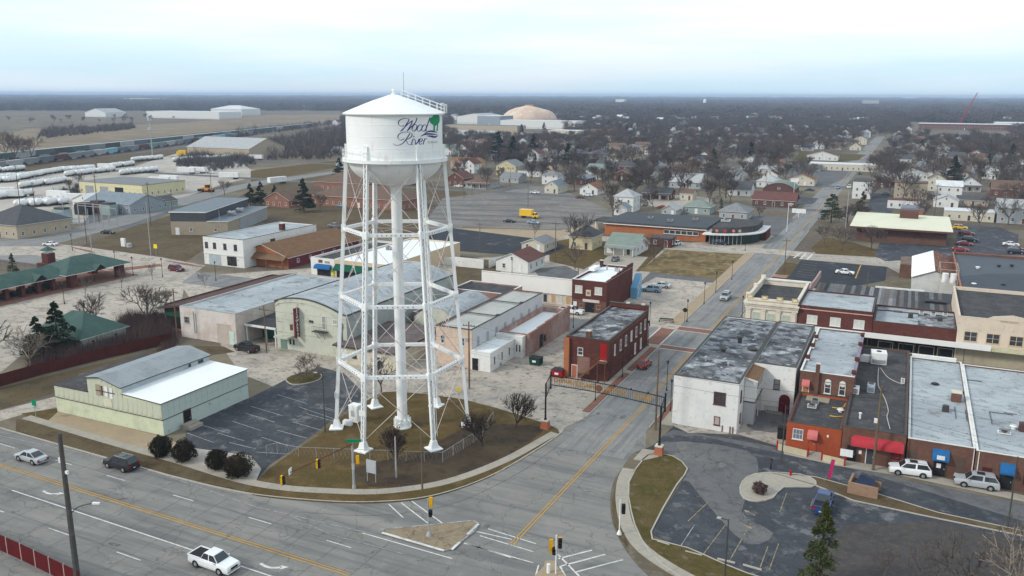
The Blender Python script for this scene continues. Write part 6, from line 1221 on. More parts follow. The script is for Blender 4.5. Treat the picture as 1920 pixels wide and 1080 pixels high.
for si,s in enumerate(streets):
 for side in(-1,1):
  t=-560-si*40
  while t<520+si*120:
   t+=rr.uniform(13.5,17.5)*(1 if si<5 else 1.25)
   yy=s+(8 if side>0 else-20)+rr.uniform(-1.5,1.5)
   px,py=Wp(t,yy)
   if px<-30 or px>1950 or py>352 or py<196:continue
   if px<850 and not(620<px and py>225 and rr.random()<.5):continue
   if 1470<px<1630 and 283<py<310:continue
   if 1700<px<1905 and 215<py<262:continue
   if 850<px<1045 and py<262:continue
   if abs(t)<15 or any(abs(t-a)<9 for a in(-230,-150,-78,95,190,290,400,520)):continue
   if any(a<t+10 and t<c and b<yy+11 and yy<e for a,b,c,e in OCC):continue
   wq,rq=rr.choice(pal); key=(wq,rq,rr.randrange(2),si>2)
   if key not in HB:
    w_,d_=rr.uniform(9,12),rr.uniform(9,13); hh=3.1 if key[2]else 5.6
    HB[key]=house(t,yy,w_,d_,hh,'gable' if rr.random()<.7 else 'hip',rr.uniform(2.2,3.4),rr.choice('XY'),wq,rq,world=True,simple=si>2,ch=(.3,.5)if rr.random()<.5 else None); q=HB[key]
   else:q=copy_tree(HB[key]); q.location=(t,yy,0)
   far=si>3
   q['category']='house'; q['group']='houses in the residential blocks beyond'
   st='two storey' if key[2]==0 else 'single storey'
   sw=('beside the main street' if abs(t)<45 else('far left' if t<0 else 'far right')if abs(t)>200 else('left' if t<0 else 'right')+' of main street'); q['label']='%s %s house, %s roof, %s, %s %s cross street'%(st,wq,rq,sw,'before' if side<0 else 'beyond',('first','second','third','fourth','fifth','sixth','seventh','eighth')[si])
   OCC.append((t-2,yy-2,t+13,yy+14)); auto+=1
print('auto houses',auto)
# VEHICLES
m_tyre_=paint('tyre_rubber',(.02,.02,.02),rough=.9); m_rim=paint('alloy_rim',(.45,.46,.47),rough=.35,metal=.6); m_cglass=mat('car_glass',(.02,.025,.03),rough=.06,spec=.8)
m_head=paint('headlamp_lens',(.7,.7,.68),rough=.2); m_tail=paint('tail_lamp_lens',(.35,.01,.01),rough=.25); m_plate=paint('number_plate',(.6,.6,.62)); m_trim_=paint('black_plastic',(.025,.025,.027),rough=.7)
CP={}
def cpaint(n,c):
 if n not in CP:
  m=mat('car_paint_'+n,c,[(1.5,.5,.9,tuple(v*.88 for v in c))],rough=.32,spec=.4,metal=.1 if n in('silver','sky')else 0); CP[n]=m
  b=m.node_tree.nodes['Principled BSDF']; b.inputs['Coat Weight'].default_value=.15 if n in('black','navy')else.35; b.inputs['Coat Roughness'].default_value=.08
 return CP[n]
CC=dict(white=(.78,.78,.78),silver=(.42,.44,.46),black=(.018,.018,.022),red=(.30,.01,.015),maroon=(.12,.012,.02),orange=(.36,.035,.01),blue=(.02,.05,.16),navy=(.012,.02,.05),grey=(.14,.15,.16),yellow=(.75,.45,.02),sky=(.25,.35,.45),green=(.03,.1,.06))
SPEC=dict(sedan=dict(L=4.8,W=1.82,H=1.45,belt=.92,body=[(-2.4,.55),(-2.3,.78),(-1.35,.86),(-.9,.92),(1.3,.95),(1.9,.93),(2.3,.88),(2.4,.6)],cab=[(-1.25,.88),(-.45,1.42),(.75,1.44),(1.75,.95)]),suv=dict(L=4.9,W=1.95,H=1.78,belt=1.08,body=[(-2.45,.6),(-2.35,.95),(-1.4,1.04),(-1.0,1.08),(2.0,1.12),(2.35,1.08),(2.45,.7)],cab=[(-1.3,1.05),(-.6,1.70),(1.9,1.74),(2.38,1.1)]),hatch=dict(L=4.1,W=1.75,H=1.5,belt=.95,body=[(-2.05,.55),(-1.95,.82),(-1.1,.9),(-.7,.95),(1.6,.98),(1.95,.95),(2.05,.6)],cab=[(-1.05,.9),(-.3,1.46),(1.3,1.48),(1.98,.98)]),pickup=dict(L=5.5,W=1.95,H=1.82,belt=1.12,body=[(-2.75,.65),(-2.65,1.0),(-1.55,1.1),(-1.1,1.12),(.95,1.14),(1.0,1.14),(2.7,1.14),(2.75,.7)],cab=[(-1.4,1.1),(-.75,1.76),(.55,1.78),(.95,1.14)]),van=dict(L=5.4,W=2.0,H=2.1,belt=1.2,body=[(-2.7,.65),(-2.6,1.0),(-1.9,1.15),(-1.7,1.2),(2.6,1.2),(2.7,.8)],cab=[(-2.05,1.12),(-1.3,2.05),(2.5,2.08),(2.66,1.2)]))
PROTO={}
def car_proto(kind,col):
 S=SPEC[kind]; L,W_,z0=S['L'],S['W'],.28; pm=cpaint(col,CC[col]); r=bpy.data.objects.new('parked_car',None); COL.objects.link(r); r.empty_display_size=.5
 hw=W_/2; wb=L*.295
 def ring(x,zt,k):
  f=1-.10*(abs(x)/(L/2))**4
  return[(x,-hw*f*.93,z0),(x,-hw*f,z0+.25),(x,-hw*f,zt-.22),(x,-hw*f*.955,zt-.04),(x,-hw*f*.86,zt),(x,hw*f*.86,zt),(x,hw*f*.955,zt-.04),(x,hw*f,zt-.22),(x,hw*f,z0+.25),(x,hw*f*.93,z0)]
 mb=MB(); xs=S['body']; fine=[]
 for i in range(len(xs)-1):
  n=max(1,int((xs[i+1][0]-xs[i][0])/.35))
  for j in range(n):f=j/n; fine.append((xs[i][0]*(1-f)+xs[i+1][0]*f,xs[i][1]*(1-f)+xs[i+1][1]*f))
 fine.append(xs[-1]); R=[ring(x,z,0)for x,z in fine]
 for a,b in zip(R,R[1:]):
  for i in range(9):mb.face([a[i],a[i+1],b[i+1],b[i]][::-1],pm)
  mb.face([a[0],a[9],b[9],b[0]],m_trim_)
 mb.face(R[0],pm); mb.face(R[-1][::-1],pm)
 for sx in(-wb,wb):
  for sy in(-1,1):mb.tube((sx,sy*(hw-.12),.36),(sx,sy*(hw+.012),.36),.43,.43,m_trim_,16)
 me=mb.build('body',r,smooth=False)
 bm_=me.modifiers.new('b','BEVEL')if False else None
 c=S['cab']; hb,ht=hw*.88,hw*.70; mb=MB()
 lo=[(c[0][0],c[0][1]),(c[3][0],c[3][1])]; P=[(c[0][0],hb,c[0][1]),(c[1][0],ht,c[1][1]),(c[2][0],ht,c[2][1]),(c[3][0],hb,c[3][1])]
 Lf=[(x,-y,z)for x,y,z in P]
 mb.face([P[0],P[1],P[2],P[3]][::-1],pm); mb.face(Lf,pm); mb.face([Lf[0],P[0],P[1],Lf[1]][::-1],pm); mb.face([Lf[3],P[3],P[2],Lf[2]],pm); mb.build('cabin',r)
 mb=MB(); a,b=c[1],c[2]; n_=5; hr=S['H']-max(a[1],b[1])
 pr=[(-ht,0),(-ht*.8,hr*.8),(0,hr),(ht*.8,hr*.8),(ht,0)]
 A=[(a[0]+.06*(1 if 0<i<4 else 0),y,a[1]+z*.8)for i,(y,z)in enumerate(pr)]; B=[(b[0]-.06*(1 if 0<i<4 else 0),y,b[1]+z)for i,(y,z)in enumerate(pr)]
 for i in range(4):mb.face([A[i],A[i+1],B[i+1],B[i]][::-1],pm)
 mb.face(A,pm); mb.face(B[::-1],pm); mb.build('roof',r,smooth=True)
 def lerp(p,q,f):return tuple(p[k]+(q[k]-p[k])*f for k in range(3))
 def glass(name,q,o,ins=.09):
  cen=tuple(sum(p[k]for p in q)/len(q)for k in range(3)); g=[lerp(p,cen,ins)for p in q]; mb=FC([(p[0]+o[0],p[1]+o[1],p[2]+o[2])for p in g],m_cglass); mb.build(name,r)
 glass('windscreen',[Lf[0],Lf[1],P[1],P[0]],(-.012,0,.012)); glass('rear_window',[P[3],P[2],Lf[2],Lf[3]],(.012,0,.012),.14)
 for s_,Q in((1,P),(-1,Lf)):
  m0,m1=lerp(Q[0],Q[3],.52),lerp(Q[1],Q[2],.5)
  for q in([Q[0],Q[1],m1,m0],[m0,m1,Q[2],Q[3]]):
   q=[(p[0],p[1],p[2])for p in q]; q=q if s_<0 else q[::-1]; glass('side_window',q,(0,s_*.014,.004),.13)
 for sx in(-wb,wb):
  for sy in(-1,1):
   mb=TB((0,-.11,0),(0,.11,0),.34,.34,m_tyre_,18); t_=mb.build('wheel',r,(sx,sy*(hw-.10),.34)); mb=TB((0,sy*.1,0),(0,sy*.125,0),.22,.20,m_rim,12); mb.build('rim',t_)
 f=.62 if kind!='pickup' else.72
 fz=S['body'][1][1]-.14
 for sy in(-1,1):
  mb=MB(); mb.prism([(-.06,-.2),(.12,-.2),(.18,.2),(-.02,.2)]if sy>0 else[(-.02,-.2),(.18,-.2),(.12,.2),(-.06,.2)],0,.15,m_head); mb.build('headlight',r,(-L/2-.01,sy*hw*.68,fz-.16))
  mb=BX(-.06,-.13,0,.03,.13,.24 if kind!='pickup' else.36,m_tail); mb.build('taillight',r,(L/2-.01,sy*hw*.72,fz-.12))
  mb=BX(-.06,-.09,0,.08,.09,.13,pm); mb.build('mirror',r,(c[0][0]+.35,sy*(hw+.07),S['belt']-.02))
 mb=BX(-.03,-.5,0,.03,.5,.2,m_trim_); mb.build('grille',r,(-L/2-.015,0,fz-.25)); mb=BX(-.02,-.16,0,.02,.16,.1,m_plate); mb.build('number_plate',r,(L/2+.02,0,fz-.3))
 if kind=='pickup':
  mb=BX(1.02,-hw*.82,.9,2.62,hw*.82,1.148,m_trim_); mb.build('bed_floor',r)
  mb=MB();
  for sy in(-1,1):mb.box(1.0,sy*hw*.96-(.1 if sy>0 else 0),1.12,2.72,sy*hw*.96+(0 if sy>0 else.1),1.22,pm)
  mb.box(2.62,-hw*.94,1.12,2.74,hw*.94,1.22,pm); mb.build('bed_rail',r)
 if kind=='suv':
  for sy in(-1,1):mb=BR((-.4,sy*ht*.86,S['H']+.03),(1.7,sy*ht*.86,S['H']+.04),.05,.05,m_grey_metal); mb.build('roof_rail',r)
  mb=BX(-.1,-.42,S['H']-.035,.8,.42,S['H']+.012,m_cglass); mb.build('sunroof',r)
 return r
def car(kind,col,x,y,ang,label,group=None,world=False,z=.03):
 """ang: heading in degrees, 0 = nose towards -x of town coordinates (west along the cross streets)."""
 key=(kind,col)
 if key not in PROTO:PROTO[key]=car_proto(kind,col); o=PROTO[key]
 else:o=copy_tree(PROTO[key])
 p=(x,y)if world else T(x,y); o.location=(p[0],p[1],z); o.rotation_euler=(0,0,R_(ang)); o.name={'pickup':'pickup_truck','van':'van'}.get(kind,'car'); tag(o,label,{'pickup':'pickup truck','van':'van'}.get(kind,'car'),group); return o
car('sedan','silver',60,864,-2,'silver sedan driving left on the highway behind the wooden pole')
car('suv','black',228,877,-2,'black crossover driving left on the highway beside the sidewalk')
car('pickup','white',402,1063,178,'white crew cab pickup driving right on the highway at the bottom edge')
car('suv','white',1705,889,6,'white SUV with black sunroof parked by the blue awning shop')
car('suv','silver',1830,912,2,'silver SUV with roof rails parked right of the white SUV')
car('pickup','black',463,658,-8,'black pickup truck parked under the edge of the white garage canopy')
car('hatch','orange',1208,688,-90,'orange red car on the main street beside the brick corner building')
car('suv','silver',1360,561,90,'silver SUV coming down the main street past the bank')
car('suv','sky',1221,547,4,'tan silver SUV parked on the lot beside the brick shop')
car('sedan','silver',1240,539,3,'pale sedan half hidden behind the SUV on the brick shop lot')
car('pickup','white',1072,588,180,'white pickup at the kerb left of the brick shop')
car('pickup','blue',1543,950,-92,'blue pickup truck parked in the corner car park beside the planting')
car('sedan','white',1584,514,176,'white sedan alone on the fresh asphalt lot')
car('suv','navy',1352,459,180,'dark blue SUV passing in front of the black roofed brick store')
car('hatch','grey',1154,489,-86,'grey car in the driveway of the white cottage')
car('hatch','white',1268,460,80,'small white car by the red brick outbuilding')
car('suv','maroon',331,508,175,'maroon SUV crossing the wide junction behind the pavilion')
car('sedan','white',95,461,14,'white sedan on the road behind the small brick tower')
car('sedan','black',203,438,-168,'black sedan on the diagonal road by the lawn')
car('pickup','grey',628,427,0,'dark grey truck parked behind the brown gabled shop')
car('sedan','black',955,417,-2,'black sedan driving below the big parking lot')
car('sedan','sky',1000,420,178,'pale blue car below the yellow truck')
car('suv','yellow',1800,430,180,'yellow SUV beside the yellow roofed bank')
for i,(x,y,k,c,lab)in enumerate(((1812,441,'suv','maroon','maroon SUV, first in the row right of the bank'),(1818,453,'suv','black','black SUV between two red cars in the bank row'),(1808,460,'sedan','red','red sedan in the bank row'),(1800,471,'sedan','red','bright red sedan nearest the dark roofed hall'),(1895,461,'sedan','white','white sedan by the lot island at the right edge'),(1905,470,'sedan','maroon','maroon sedan behind the white one at the right edge'),(1905,476,'suv','navy','navy SUV nearest in the right edge group'))):
 car(k,c,x,y,175+i,lab,'cars in the bank car park')
for i,(x,y,k,c,a,lab)in enumerate(((1518,358,'sedan','navy',0,'navy sedan beside the barrel roofed hall'),(1570,354,'suv','sky',88,'pale blue SUV on the main street further up'),(1592,353,'suv','white',88,'white SUV beside the tall white box building'),(1612,327,'suv','black',88,'dark SUV far up the main street'),(1619,309,'sedan','white',88,'white car at the far end of the main street'),(1655,351,'sedan','red',2,'red sedan by the brown mansard building'),(1660,366,'hatch','grey',2,'grey car in the dark drive by the mansard building'),(1243,391,'sedan','red',182,'red car on the lot right of the tall white house'),(1210,385,'hatch','grey',90,'grey car beside the tall white house'),(860,351,'sedan','white',0,'white car parked below the tank, left one'),(882,353,'sedan','silver',0,'silver car parked below the tank, right one'),(1003,363,'sedan','white',0,'white car at the lawn of the narrow cream house'),(1087,372,'hatch','maroon',0,'dark red car in front of the rust roofed bungalow'),(1102,368,'sedan','white',0,'white car in front of the rust roofed bungalow'),(1517,315,'hatch','silver',90,'silver car at the long cream shop'),(1532,317,'hatch','red',90,'red car at the long cream shop'),(1571,315,'hatch','grey',90,'grey car at the right end of the long cream shop'),(92,429,'pickup','silver',0,'silver pickup beside the church hall'),(50,399,'sedan','grey',0,'grey car at the edge of the tank yard'),(310,364,'sedan','white',0,'white car in the yard right of the yellow workshop'),(268,360,'pickup','white',0,'white pickup in front of the grey end of the yellow workshop'),(330,352,'sedan','silver',0,'silver car in the yard by the cement truck'),(395,325,'pickup','white',0,'white truck on the pale far yard'),(640,388,'sedan','sky',0,'pale blue car by the school'),(1750,372,'suv','navy',90,'navy SUV beside the white garage'))):
 car(k,c,x,y,a,lab)
r=empty('box_truck',(*T(994,409),0),'yellow box truck standing in the big parking lot','truck',rz=R_(178)); ym=cpaint('yellow',CC['yellow'])
mb=MB(); mb.prism(offset_in([(-1.2,-1.2),(4.2,-1.2),(4.2,1.2),(-1.2,1.2)],.05),.9,3.4,ym); mb.build('box',r); mb=FC([(-1.2,-1.1,.7),(-1.2,1.1,.7),(-1.2,1.1,3.0),(-1.2,-1.1,3.0)],ym); mb.prism([(-2.6,-1.05),(-1.25,-1.05),(-1.25,1.05),(-2.6,1.05)],.6,2.3,ym); mb.prism([(-3.6,-1.0),(-2.6,-1.0),(-2.6,1.0),(-3.6,1.0)],.5,1.35,ym); mb.build('cab',r)
mb=BX(-2.64,-.9,1.5,-2.6,.9,2.2,m_cglass); mb.build('windscreen',r)
for sy in(-1,1):mb=BX(-2.4,sy*1.06-.01,1.45,-1.5,sy*1.06+.01,2.15,m_cglass); mb.build('side_window',r)
for x in(-2.7,2.8):
 for sy in(-1,1):mb=TB((0,-.14,0),(0,.14,0),.48,.48,m_tyre_,16); mb.build('wheel',r,(x,sy*1.0,.48))
r=empty('wheel_loader',(*T(390,360),0),'orange wheel loader beside the bare tree in the yard','loader'); om=P2('loader_orange',(.55,.22,.03)); mb=BX(-3,-1.2,.9,1.5,1.2,2.2,om); mb.box(1.5,-.6,1,3,.6,2,om); mb.build('body',r); mb=BX(-1,-.9,2.2,.8,.9,3.5,m_cglass); mb.box(-1.05,-.95,3.5,.85,.95,3.65,om); mb.build('cab',r); mb=BX(-5.4,-1.5,.3,-4.2,1.5,1.4,m_poled); mb.bar((-4.3,0,.9),(-2,0,2),.3,.3,om); mb.build('bucket',r)
for x in(-2,2.1):
 for sy in(-1,1):mb=TB((0,-.3,0),(0,.3,0),.8,.8,m_tyre_,14); mb.build('wheel',r,(x,sy*1.2,.8))
r=empty('cement_truck',(*T(310,356),0),'cement mixer truck with white drum in the yard','truck'); mb=TB((-1.5,0,2.0),(.5,0,2.5),.8,1.5,m_signw,14); mb.tube((.5,0,2.5),(3,0,2.9),1.5,.7,m_signw,14); mb.build('drum',r); mb=BX(-4,-1.2,.6,-2,1.2,2.9,m_signw); mb.box(-2,-1,.8,3.6,1,1.2,m_poled); mb.build('cab',r)
for x in(-3,1,2.3):
 for sy in(-1,1):mb=TB((0,-.15,0),(0,.15,0),.5,.5,m_tyre_,12); mb.build('wheel',r,(x,sy*1.1,.5))
# TREES
m_bark=mat('bare_bark',(.115,.092,.078),[(1.5,.45,.7,(.14,.12,.10))],rough=.95); m_barkd=mat('dark_bark',(.05,.036,.03),[(1.5,.45,.7,(.08,.06,.05))],rough=.95)
m_twig=[mat('twigs_%d'%i,c,[(.6,.42,.65,tuple(v*.7 for v in c)),(.25,.5,.7,tuple(v*1.3 for v in c))],rough=.95)for i,c in enumerate(((.112,.09,.083),(.13,.094,.08),(.10,.09,.088),(.105,.068,.06),(.19,.15,.115)))]
m_conif=[mat('conifer_%d'%i,c,[(.8,.45,.7,tuple(v*.55 for v in c)),(2.5,.5,.7,tuple(v*1.7 for v in c))],rough=.9)for i,c in enumerate(((.020,.034,.017),(.034,.050,.017),(.055,.065,.02)))]
m_prt=mat('pruned_twigs',(.055,.036,.03),[(1,.45,.7,(.085,.06,.05))])
def bare_meshes(seed,H=10.0,spread=.5,trunk=.24,twig=None,lv=3,kids=(4,4,3),ntw=12,rad=.22,bark=None,tw=.03,tl=1.0,up=.25):
 q=random.Random(seed); A,B=MB(),MB(); bark=bark or m_bark; twig=twig or m_twig[0]
 def grow(p,d,L,r,k):
  d=d.normalized(); seg=2 if k else 3; pp=p
  for i in range(seg):
   dd=(d+Vector((q.uniform(-.16,.16),q.uniform(-.16,.16),q.uniform(-.05,.12)))).normalized(); e=pp+dd*L/seg
   r2=r*(1-.28/seg*(i+1)); A.tube(pp,e,r*(1-.28/seg*i),r2,bark,5 if k<2 else 3,cap=False); pp=e; d=dd
   if k>=1 and k<lv and i<seg-1:
    for _ in range(1):a=q.uniform(0,6.28); o=d.orthogonal().normalized(); o.rotate(Matrix.Rotation(a,3,d)); grow(pp,d*.7+o*.8,L*.6,r*.5,k+1)
  if k>=lv:
   for _ in range(ntw):
    s=p.lerp(pp,q.uniform(.2,1)); v=(d*q.uniform(.2,1)+Vector((q.gauss(0,.6),q.gauss(0,.6),q.gauss(.15,.5)))).normalized(); Lt=q.uniform(.5,1.2)*tl*H/10; w=v.orthogonal().normalized(); w.rotate(Matrix.Rotation(q.uniform(0,6.28),3,v)); w*=tw*H/10
    m_=s+v*Lt*.5+Vector((q.uniform(-.08,.08),q.uniform(-.08,.08),q.uniform(0,.08)))*Lt
    B.face([tuple(s-w),tuple(s+w),tuple(m_+w*.7),tuple(s+v*Lt),tuple(m_-w*.7)],twig)
   return
  n=kids[k]+q.choice((0,0,1)); a0=q.uniform(0,6.28)
  for i in range(n):
   a=a0+6.283*i/n+q.uniform(-.35,.35); tilt=spread*q.uniform(.75,1.35)*(1.0 if k else 1.15)
   o=d.orthogonal().normalized(); o.rotate(Matrix.Rotation(a,3,d)); nd=d*math.cos(tilt)+o*math.sin(tilt)+Vector((0,0,up*.5))
   grow(pp,nd,L*q.uniform(.62,.9)if k else H*.30*q.uniform(.8,1.15),r*.62,k+1)
 grow(Vector((0,0,0)),Vector((q.uniform(-.05,.05),q.uniform(-.05,.05),1)),H*trunk,rad*H/10,0)
 zmax=max(v[2]for v in B.v); f=H/zmax
 for M_ in(A,B):M_.v=[(v[0]*f,v[1]*f,v[2]*f)for v in M_.v]
 return A,B
def conifer_meshes(seed,H=9.0,R=2.6,m=None,n=2600,flatten=False,size=1.0):
 q=random.Random(seed); A,B=MB(),MB(); m=m or m_conif[0]; A.tube((0,0,0),(0,0,H*.95),.22*H/9,.04,m_barkd,6)
 lay=[(q.uniform(0,6.28),q.uniform(.12,.98),q.uniform(.75,1.15))for _ in range(60)]
 for i in range(n):
  a0,z0,rr0=lay[q.randrange(60)]; f=1-z0; Rr=R*(f**(.8 if not flatten else.45))*rr0; u=q.random()**.5
  a=a0+q.gauss(0,.28); rad=Rr*u; z=z0*H+q.gauss(0,.13)-u*.35+(.25*u if flatten else 0)
  c=Vector((rad*math.cos(a),rad*math.sin(a),z)); s=q.uniform(.09,.2)*H/9*size; v=Vector((math.cos(a)+q.gauss(0,.4),math.sin(a)+q.gauss(0,.4),q.gauss(-.15,.35))).normalized()*s*1.7; w=v.orthogonal().normalized(); w.rotate(Matrix.Rotation(q.uniform(0,6.28),3,v.normalized())); w*=s*.6
  B.face([tuple(c-v*.5),tuple(c+w),tuple(c+v),tuple(c-w)],m)
 for a0,z0,rr0 in lay[:26]:A.tube((0,0,z0*H),(R*(1-z0)*rr0*.8*math.cos(a0),R*(1-z0)*rr0*.8*math.sin(a0),z0*H-.2),.05,.02,m_barkd,3,cap=False)
 return A,B
def bush_meshes(seed,R,Hh,m,n=1500,size=1.0):
 q=random.Random(seed); B=MB(); A=MB()
 for i in range(n):
  v=Vector((q.gauss(0,1),q.gauss(0,1),q.gauss(0,1))).normalized(); rr_=q.uniform(.74,1.04)*(1+.42*noise.noise(v*1.9+Vector((seed*5,0,0)))); c=Vector((v.x*R*rr_,v.y*R*rr_,Hh/2+v.z*Hh/2*rr_)); s=q.uniform(.06,.13)*size; t=(v+Vector((q.gauss(0,.6),q.gauss(0,.6),q.gauss(0,.6)))).normalized(); w=t.orthogonal().normalized()*s*.7; t*=s*1.5
  B.face([tuple(c-t*.4),tuple(c+w),tuple(c+t),tuple(c-w)],m)
 B.lathe([(.02,Hh*.06)]+[(R*.62*math.sin(R_(a)),Hh/2-Hh*.44*math.cos(R_(a)))for a in range(20,180,20)]+[(.02,Hh*.94)],m,14)
 for i in range(8):a=q.uniform(0,6.28); A.tube((0,0,0),(R*.5*math.cos(a),R*.5*math.sin(a),Hh*.5),.06,.03,m_barkd,4)
 return A,B
TREE={}
def proto(key,fn):
 if key not in TREE:
  A,B=fn(); me=[]
  for mb,nm in((A,'trunk'),(B,'crown')):o=mb.build(nm); me.append(o.data); bpy.data.objects.remove(o)
  TREE[key]=me
 return TREE[key]
KIND={'oval':lambda:proto('oval',lambda:bare_meshes(1,10,.50,twig=m_twig[0])),'wide':lambda:proto('wide',lambda:bare_meshes(2,10,.66,.2,twig=m_twig[1])),'tall':lambda:proto('tall',lambda:bare_meshes(3,12,.42,.26,twig=m_twig[2])),'red':lambda:proto('red',lambda:bare_meshes(4,9,.55,.2,twig=m_twig[3])),'dense':lambda:proto('dense',lambda:bare_meshes(9,10,.6,.2,twig=m_twig[0],ntw=20)),'open':lambda:proto('open',lambda:bare_meshes(6,11,.6,.22,twig=m_twig[2],ntw=7,tl=.8)),'pruned':lambda:proto('pruned',lambda:bare_meshes(7,5.6,.42,.12,twig=m_prt,kids=(7,5,3),ntw=5,rad=.22,bark=m_barkd,tw=.05,tl=1.25,lv=3,up=.35)),'flat':lambda:proto('flat',lambda:bare_meshes(8,4.8,.85,.2,twig=m_twig[4],kids=(5,4,3),ntw=9,tw=.04,tl=1.9,up=.1)),'sapling':lambda:proto('sapling',lambda:bare_meshes(10,6,.4,.3,twig=m_twig[2],kids=(3,3,2),ntw=6,rad=.14)),'pale':lambda:proto('pale',lambda:bare_meshes(12,9,.6,.2,twig=m_twig[4],ntw=9,bark=mat('pale_bark',(.30,.26,.22)))),'fir':lambda:proto('fir',lambda:conifer_meshes(6,10,3.9,m_conif[0],6500,False,.95)),'spruce':lambda:proto('spruce',lambda:conifer_meshes(1)),'cedar':lambda:proto('cedar',lambda:conifer_meshes(2,9,2.9,m_conif[1])),'pine':lambda:proto('pine',lambda:conifer_meshes(3,11,4.6,m_conif[1],3000,True,1.2)),'dark_pine':lambda:proto('dark_pine',lambda:conifer_meshes(4,11,4.0,m_conif[0],3000,True,1.2)),'gold_cedar':lambda:proto('gold_cedar',lambda:conifer_meshes(5,9,2.4,m_conif[2],4200,False,.8))}
BASEH=dict(oval=10,wide=10,tall=12,red=9,dense=10,open=11,pruned=5.6,flat=4.8,sapling=6,pale=9,fir=10,spruce=9,cedar=9,pine=11,dark_pine=11,gold_cedar=9)
EVER=('fir','spruce','cedar','pine','dark_pine','gold_cedar')
def tree(kind,x,y,h,label=None,group=None,world=False,name=None,wide=1.0):
 me=KIND[kind](); p=(x,y)if world else T(x,y); s=h/BASEH[kind]
 r=empty(name or('evergreen_tree' if kind in EVER else 'bare_tree'),(p[0],p[1],0),label,'tree',group,rz=rnd.uniform(0,6.28)); r.scale=(s*wide,s*wide,s)
 put(me[0],'trunk',r); put(me[1],'crown',r); return r
for a in(('pruned',745,873,5.6,'dark bare tree with upswept branches in front of the tower legs'),('pruned',906,838,5.6,'dark bare tree on the lawn just right of the tower'),('pruned',967,803,5.6,'dark bare tree at the lawn corner nearest the arch'),('flat',574,708,4.6,'low wide tan tree on the small green island of the parking lot'),('oval',715,738,6.5,'dark bare tree behind the back left tower leg'),('open',-45,735,14,'large bare tree with crooked limbs at the left edge'),('fir',112,668,10.5,'dark evergreen behind the maroon fence, the taller of two'),('fir',74,672,8.0,'dark evergreen behind the maroon fence, the shorter of two'),('cedar',25,512,5.6,'small evergreen at the near side of the pavilion roof'),('oval',180,628,9,'bare tree beside the teal roofed building'),('wide',277,612,9.5,'wide bare tree left of the brown shop'),('sapling',228,540,5.5,'young bare street tree right of the pavilion'),('sapling',160,556,5.5,'young bare street tree in front of the pavilion'),('sapling',286,525,5,'young bare tree on the kerb strip by the maroon SUV'),('oval',310,590,6,'small bare tree near the brown shop front'),('pale',60,690,8,'pale bare tree near the left edge behind the fence'),('sapling',385,540,4.5,'small bare tree behind the brown shop'),('sapling',440,508,4.5,'small bare tree below the white two storey shop'),('gold_cedar',1535,1105,9.5,'yellow green evergreen at the bottom right'),('tall',1072,470,12.5,'tall bare tree left of the yellow house'),('open',1078,505,8,'bare tree on the lawn in front of the yellow house'),('sapling',1002,448,6.5,'small bare tree beside the tarred lot'),('red',1228,486,9,'bare dark tree right of the white cottage'),('wide',1578,470,8.5,'bare tree on the lawn left of the bank car park'),('wide',1634,467,8,'bare tree in front of the bank roof'),('oval',1545,458,7,'bare tree nearest the main street beside the bank lawn'),('pine',1558,418,11,'large green pine at the roadside beyond the bank'),('cedar',1615,404,10,'green evergreen left of the white low building'),('dense',1590,425,9,'bare tree between the two roadside evergreens'),('dark_pine',1608,410,7,'dark low evergreen behind the bank roof'),('fir',470,387,10,'dark evergreen, left one of three beside the low school'),('fir',490,385,10.5,'dark evergreen, middle one of three beside the low school'),('fir',516,380,8,'dark evergreen, right one of three beside the low school'),('fir',570,397,14,'big dark evergreen in front of the school wing'),('fir',637,338,13,'dark evergreen left of the tank bowl'),('oval',600,396,8,'bare tree right of the big dark evergreen'),('oval',421,366,8,'bare tree beside the wheel loader'),('oval',150,352,8,'bare tree at the left end of the yellow workshop'),('dense',130,360,7,'bare tree near the white metal shed'),('open',1890,421,12,'large bare tree in front of the grey house at the right edge'),('fir',1786,350,17,'tall dark green evergreen behind the white bungalows'),('wide',1750,345,13,'broad bare tree left of the tall evergreen'),('wide',1700,345,12,'broad bare tree behind the mansard building'),('red',1835,392,3,'low brown bush like tree by the cream building'),('fir',934,302,22,'tall dark evergreen, left of the group behind the yellow gabled house'),('fir',962,310,20,'broad dark evergreen in the middle of the group'),('fir',1000,296,18,'dark evergreen at the right of the group'),('fir',1065,312,16,'single dark evergreen by the street left of centre'),('spruce',978,252,13,'small evergreen before the long white warehouse'),('spruce',1020,248,13,'small evergreen right of the long white warehouse'),('cedar',1336,330,17,'dark green evergreen among the central bare trees'),('dense',1215,372,17,'big dark bare tree crown behind the tall square white house'),('dense',1190,362,15,'bare tree left of the big dark crown'),('dense',1250,360,15,'bare tree right of the big dark crown'),('tall',1141,345,15,'tall bare tree behind the rust roofed bungalow'),('red',1150,405,10,'reddish bare tree left of the tall square white house'),('dense',1330,385,13,'spreading bare tree before the steep roofed grey house'),('tall',1361,372,16,'tall bare tree beside the white steep roofed house'),('red',1340,396,8,'reddish bare tree behind the grey stone house'),('gold_cedar',1352,392,5,'rounded olive evergreen beside the grey stone house'),('wide',1290,350,15,'bare tree between the dormered grey house and the steep roofed house'),('oval',1640,322,13,'reddish bare tree at the bend of the main street'),('dense',1660,318,13,'bare tree right of the bend of the main street'),('dense',1835,350,11,'bare tree behind the white bungalow gable'),('wide',60,300,18,'dark bare tree at the left end of the rail sidings'),('wide',12,300,22,'large bare tree at the left edge by the rail sidings'),('wide',30,305,20,'second large bare tree at the left edge by the rail sidings'),('wide',1835,412,6,'small bare tree beside the long cream building'),('oval',1725,416,9,'bare tree left of the long cream building')):
 tree(*a[:4],label=a[4],wide=1.15 if a[1]in(112,74)else 1.35 if a[0]=='spruce' else 1.0)
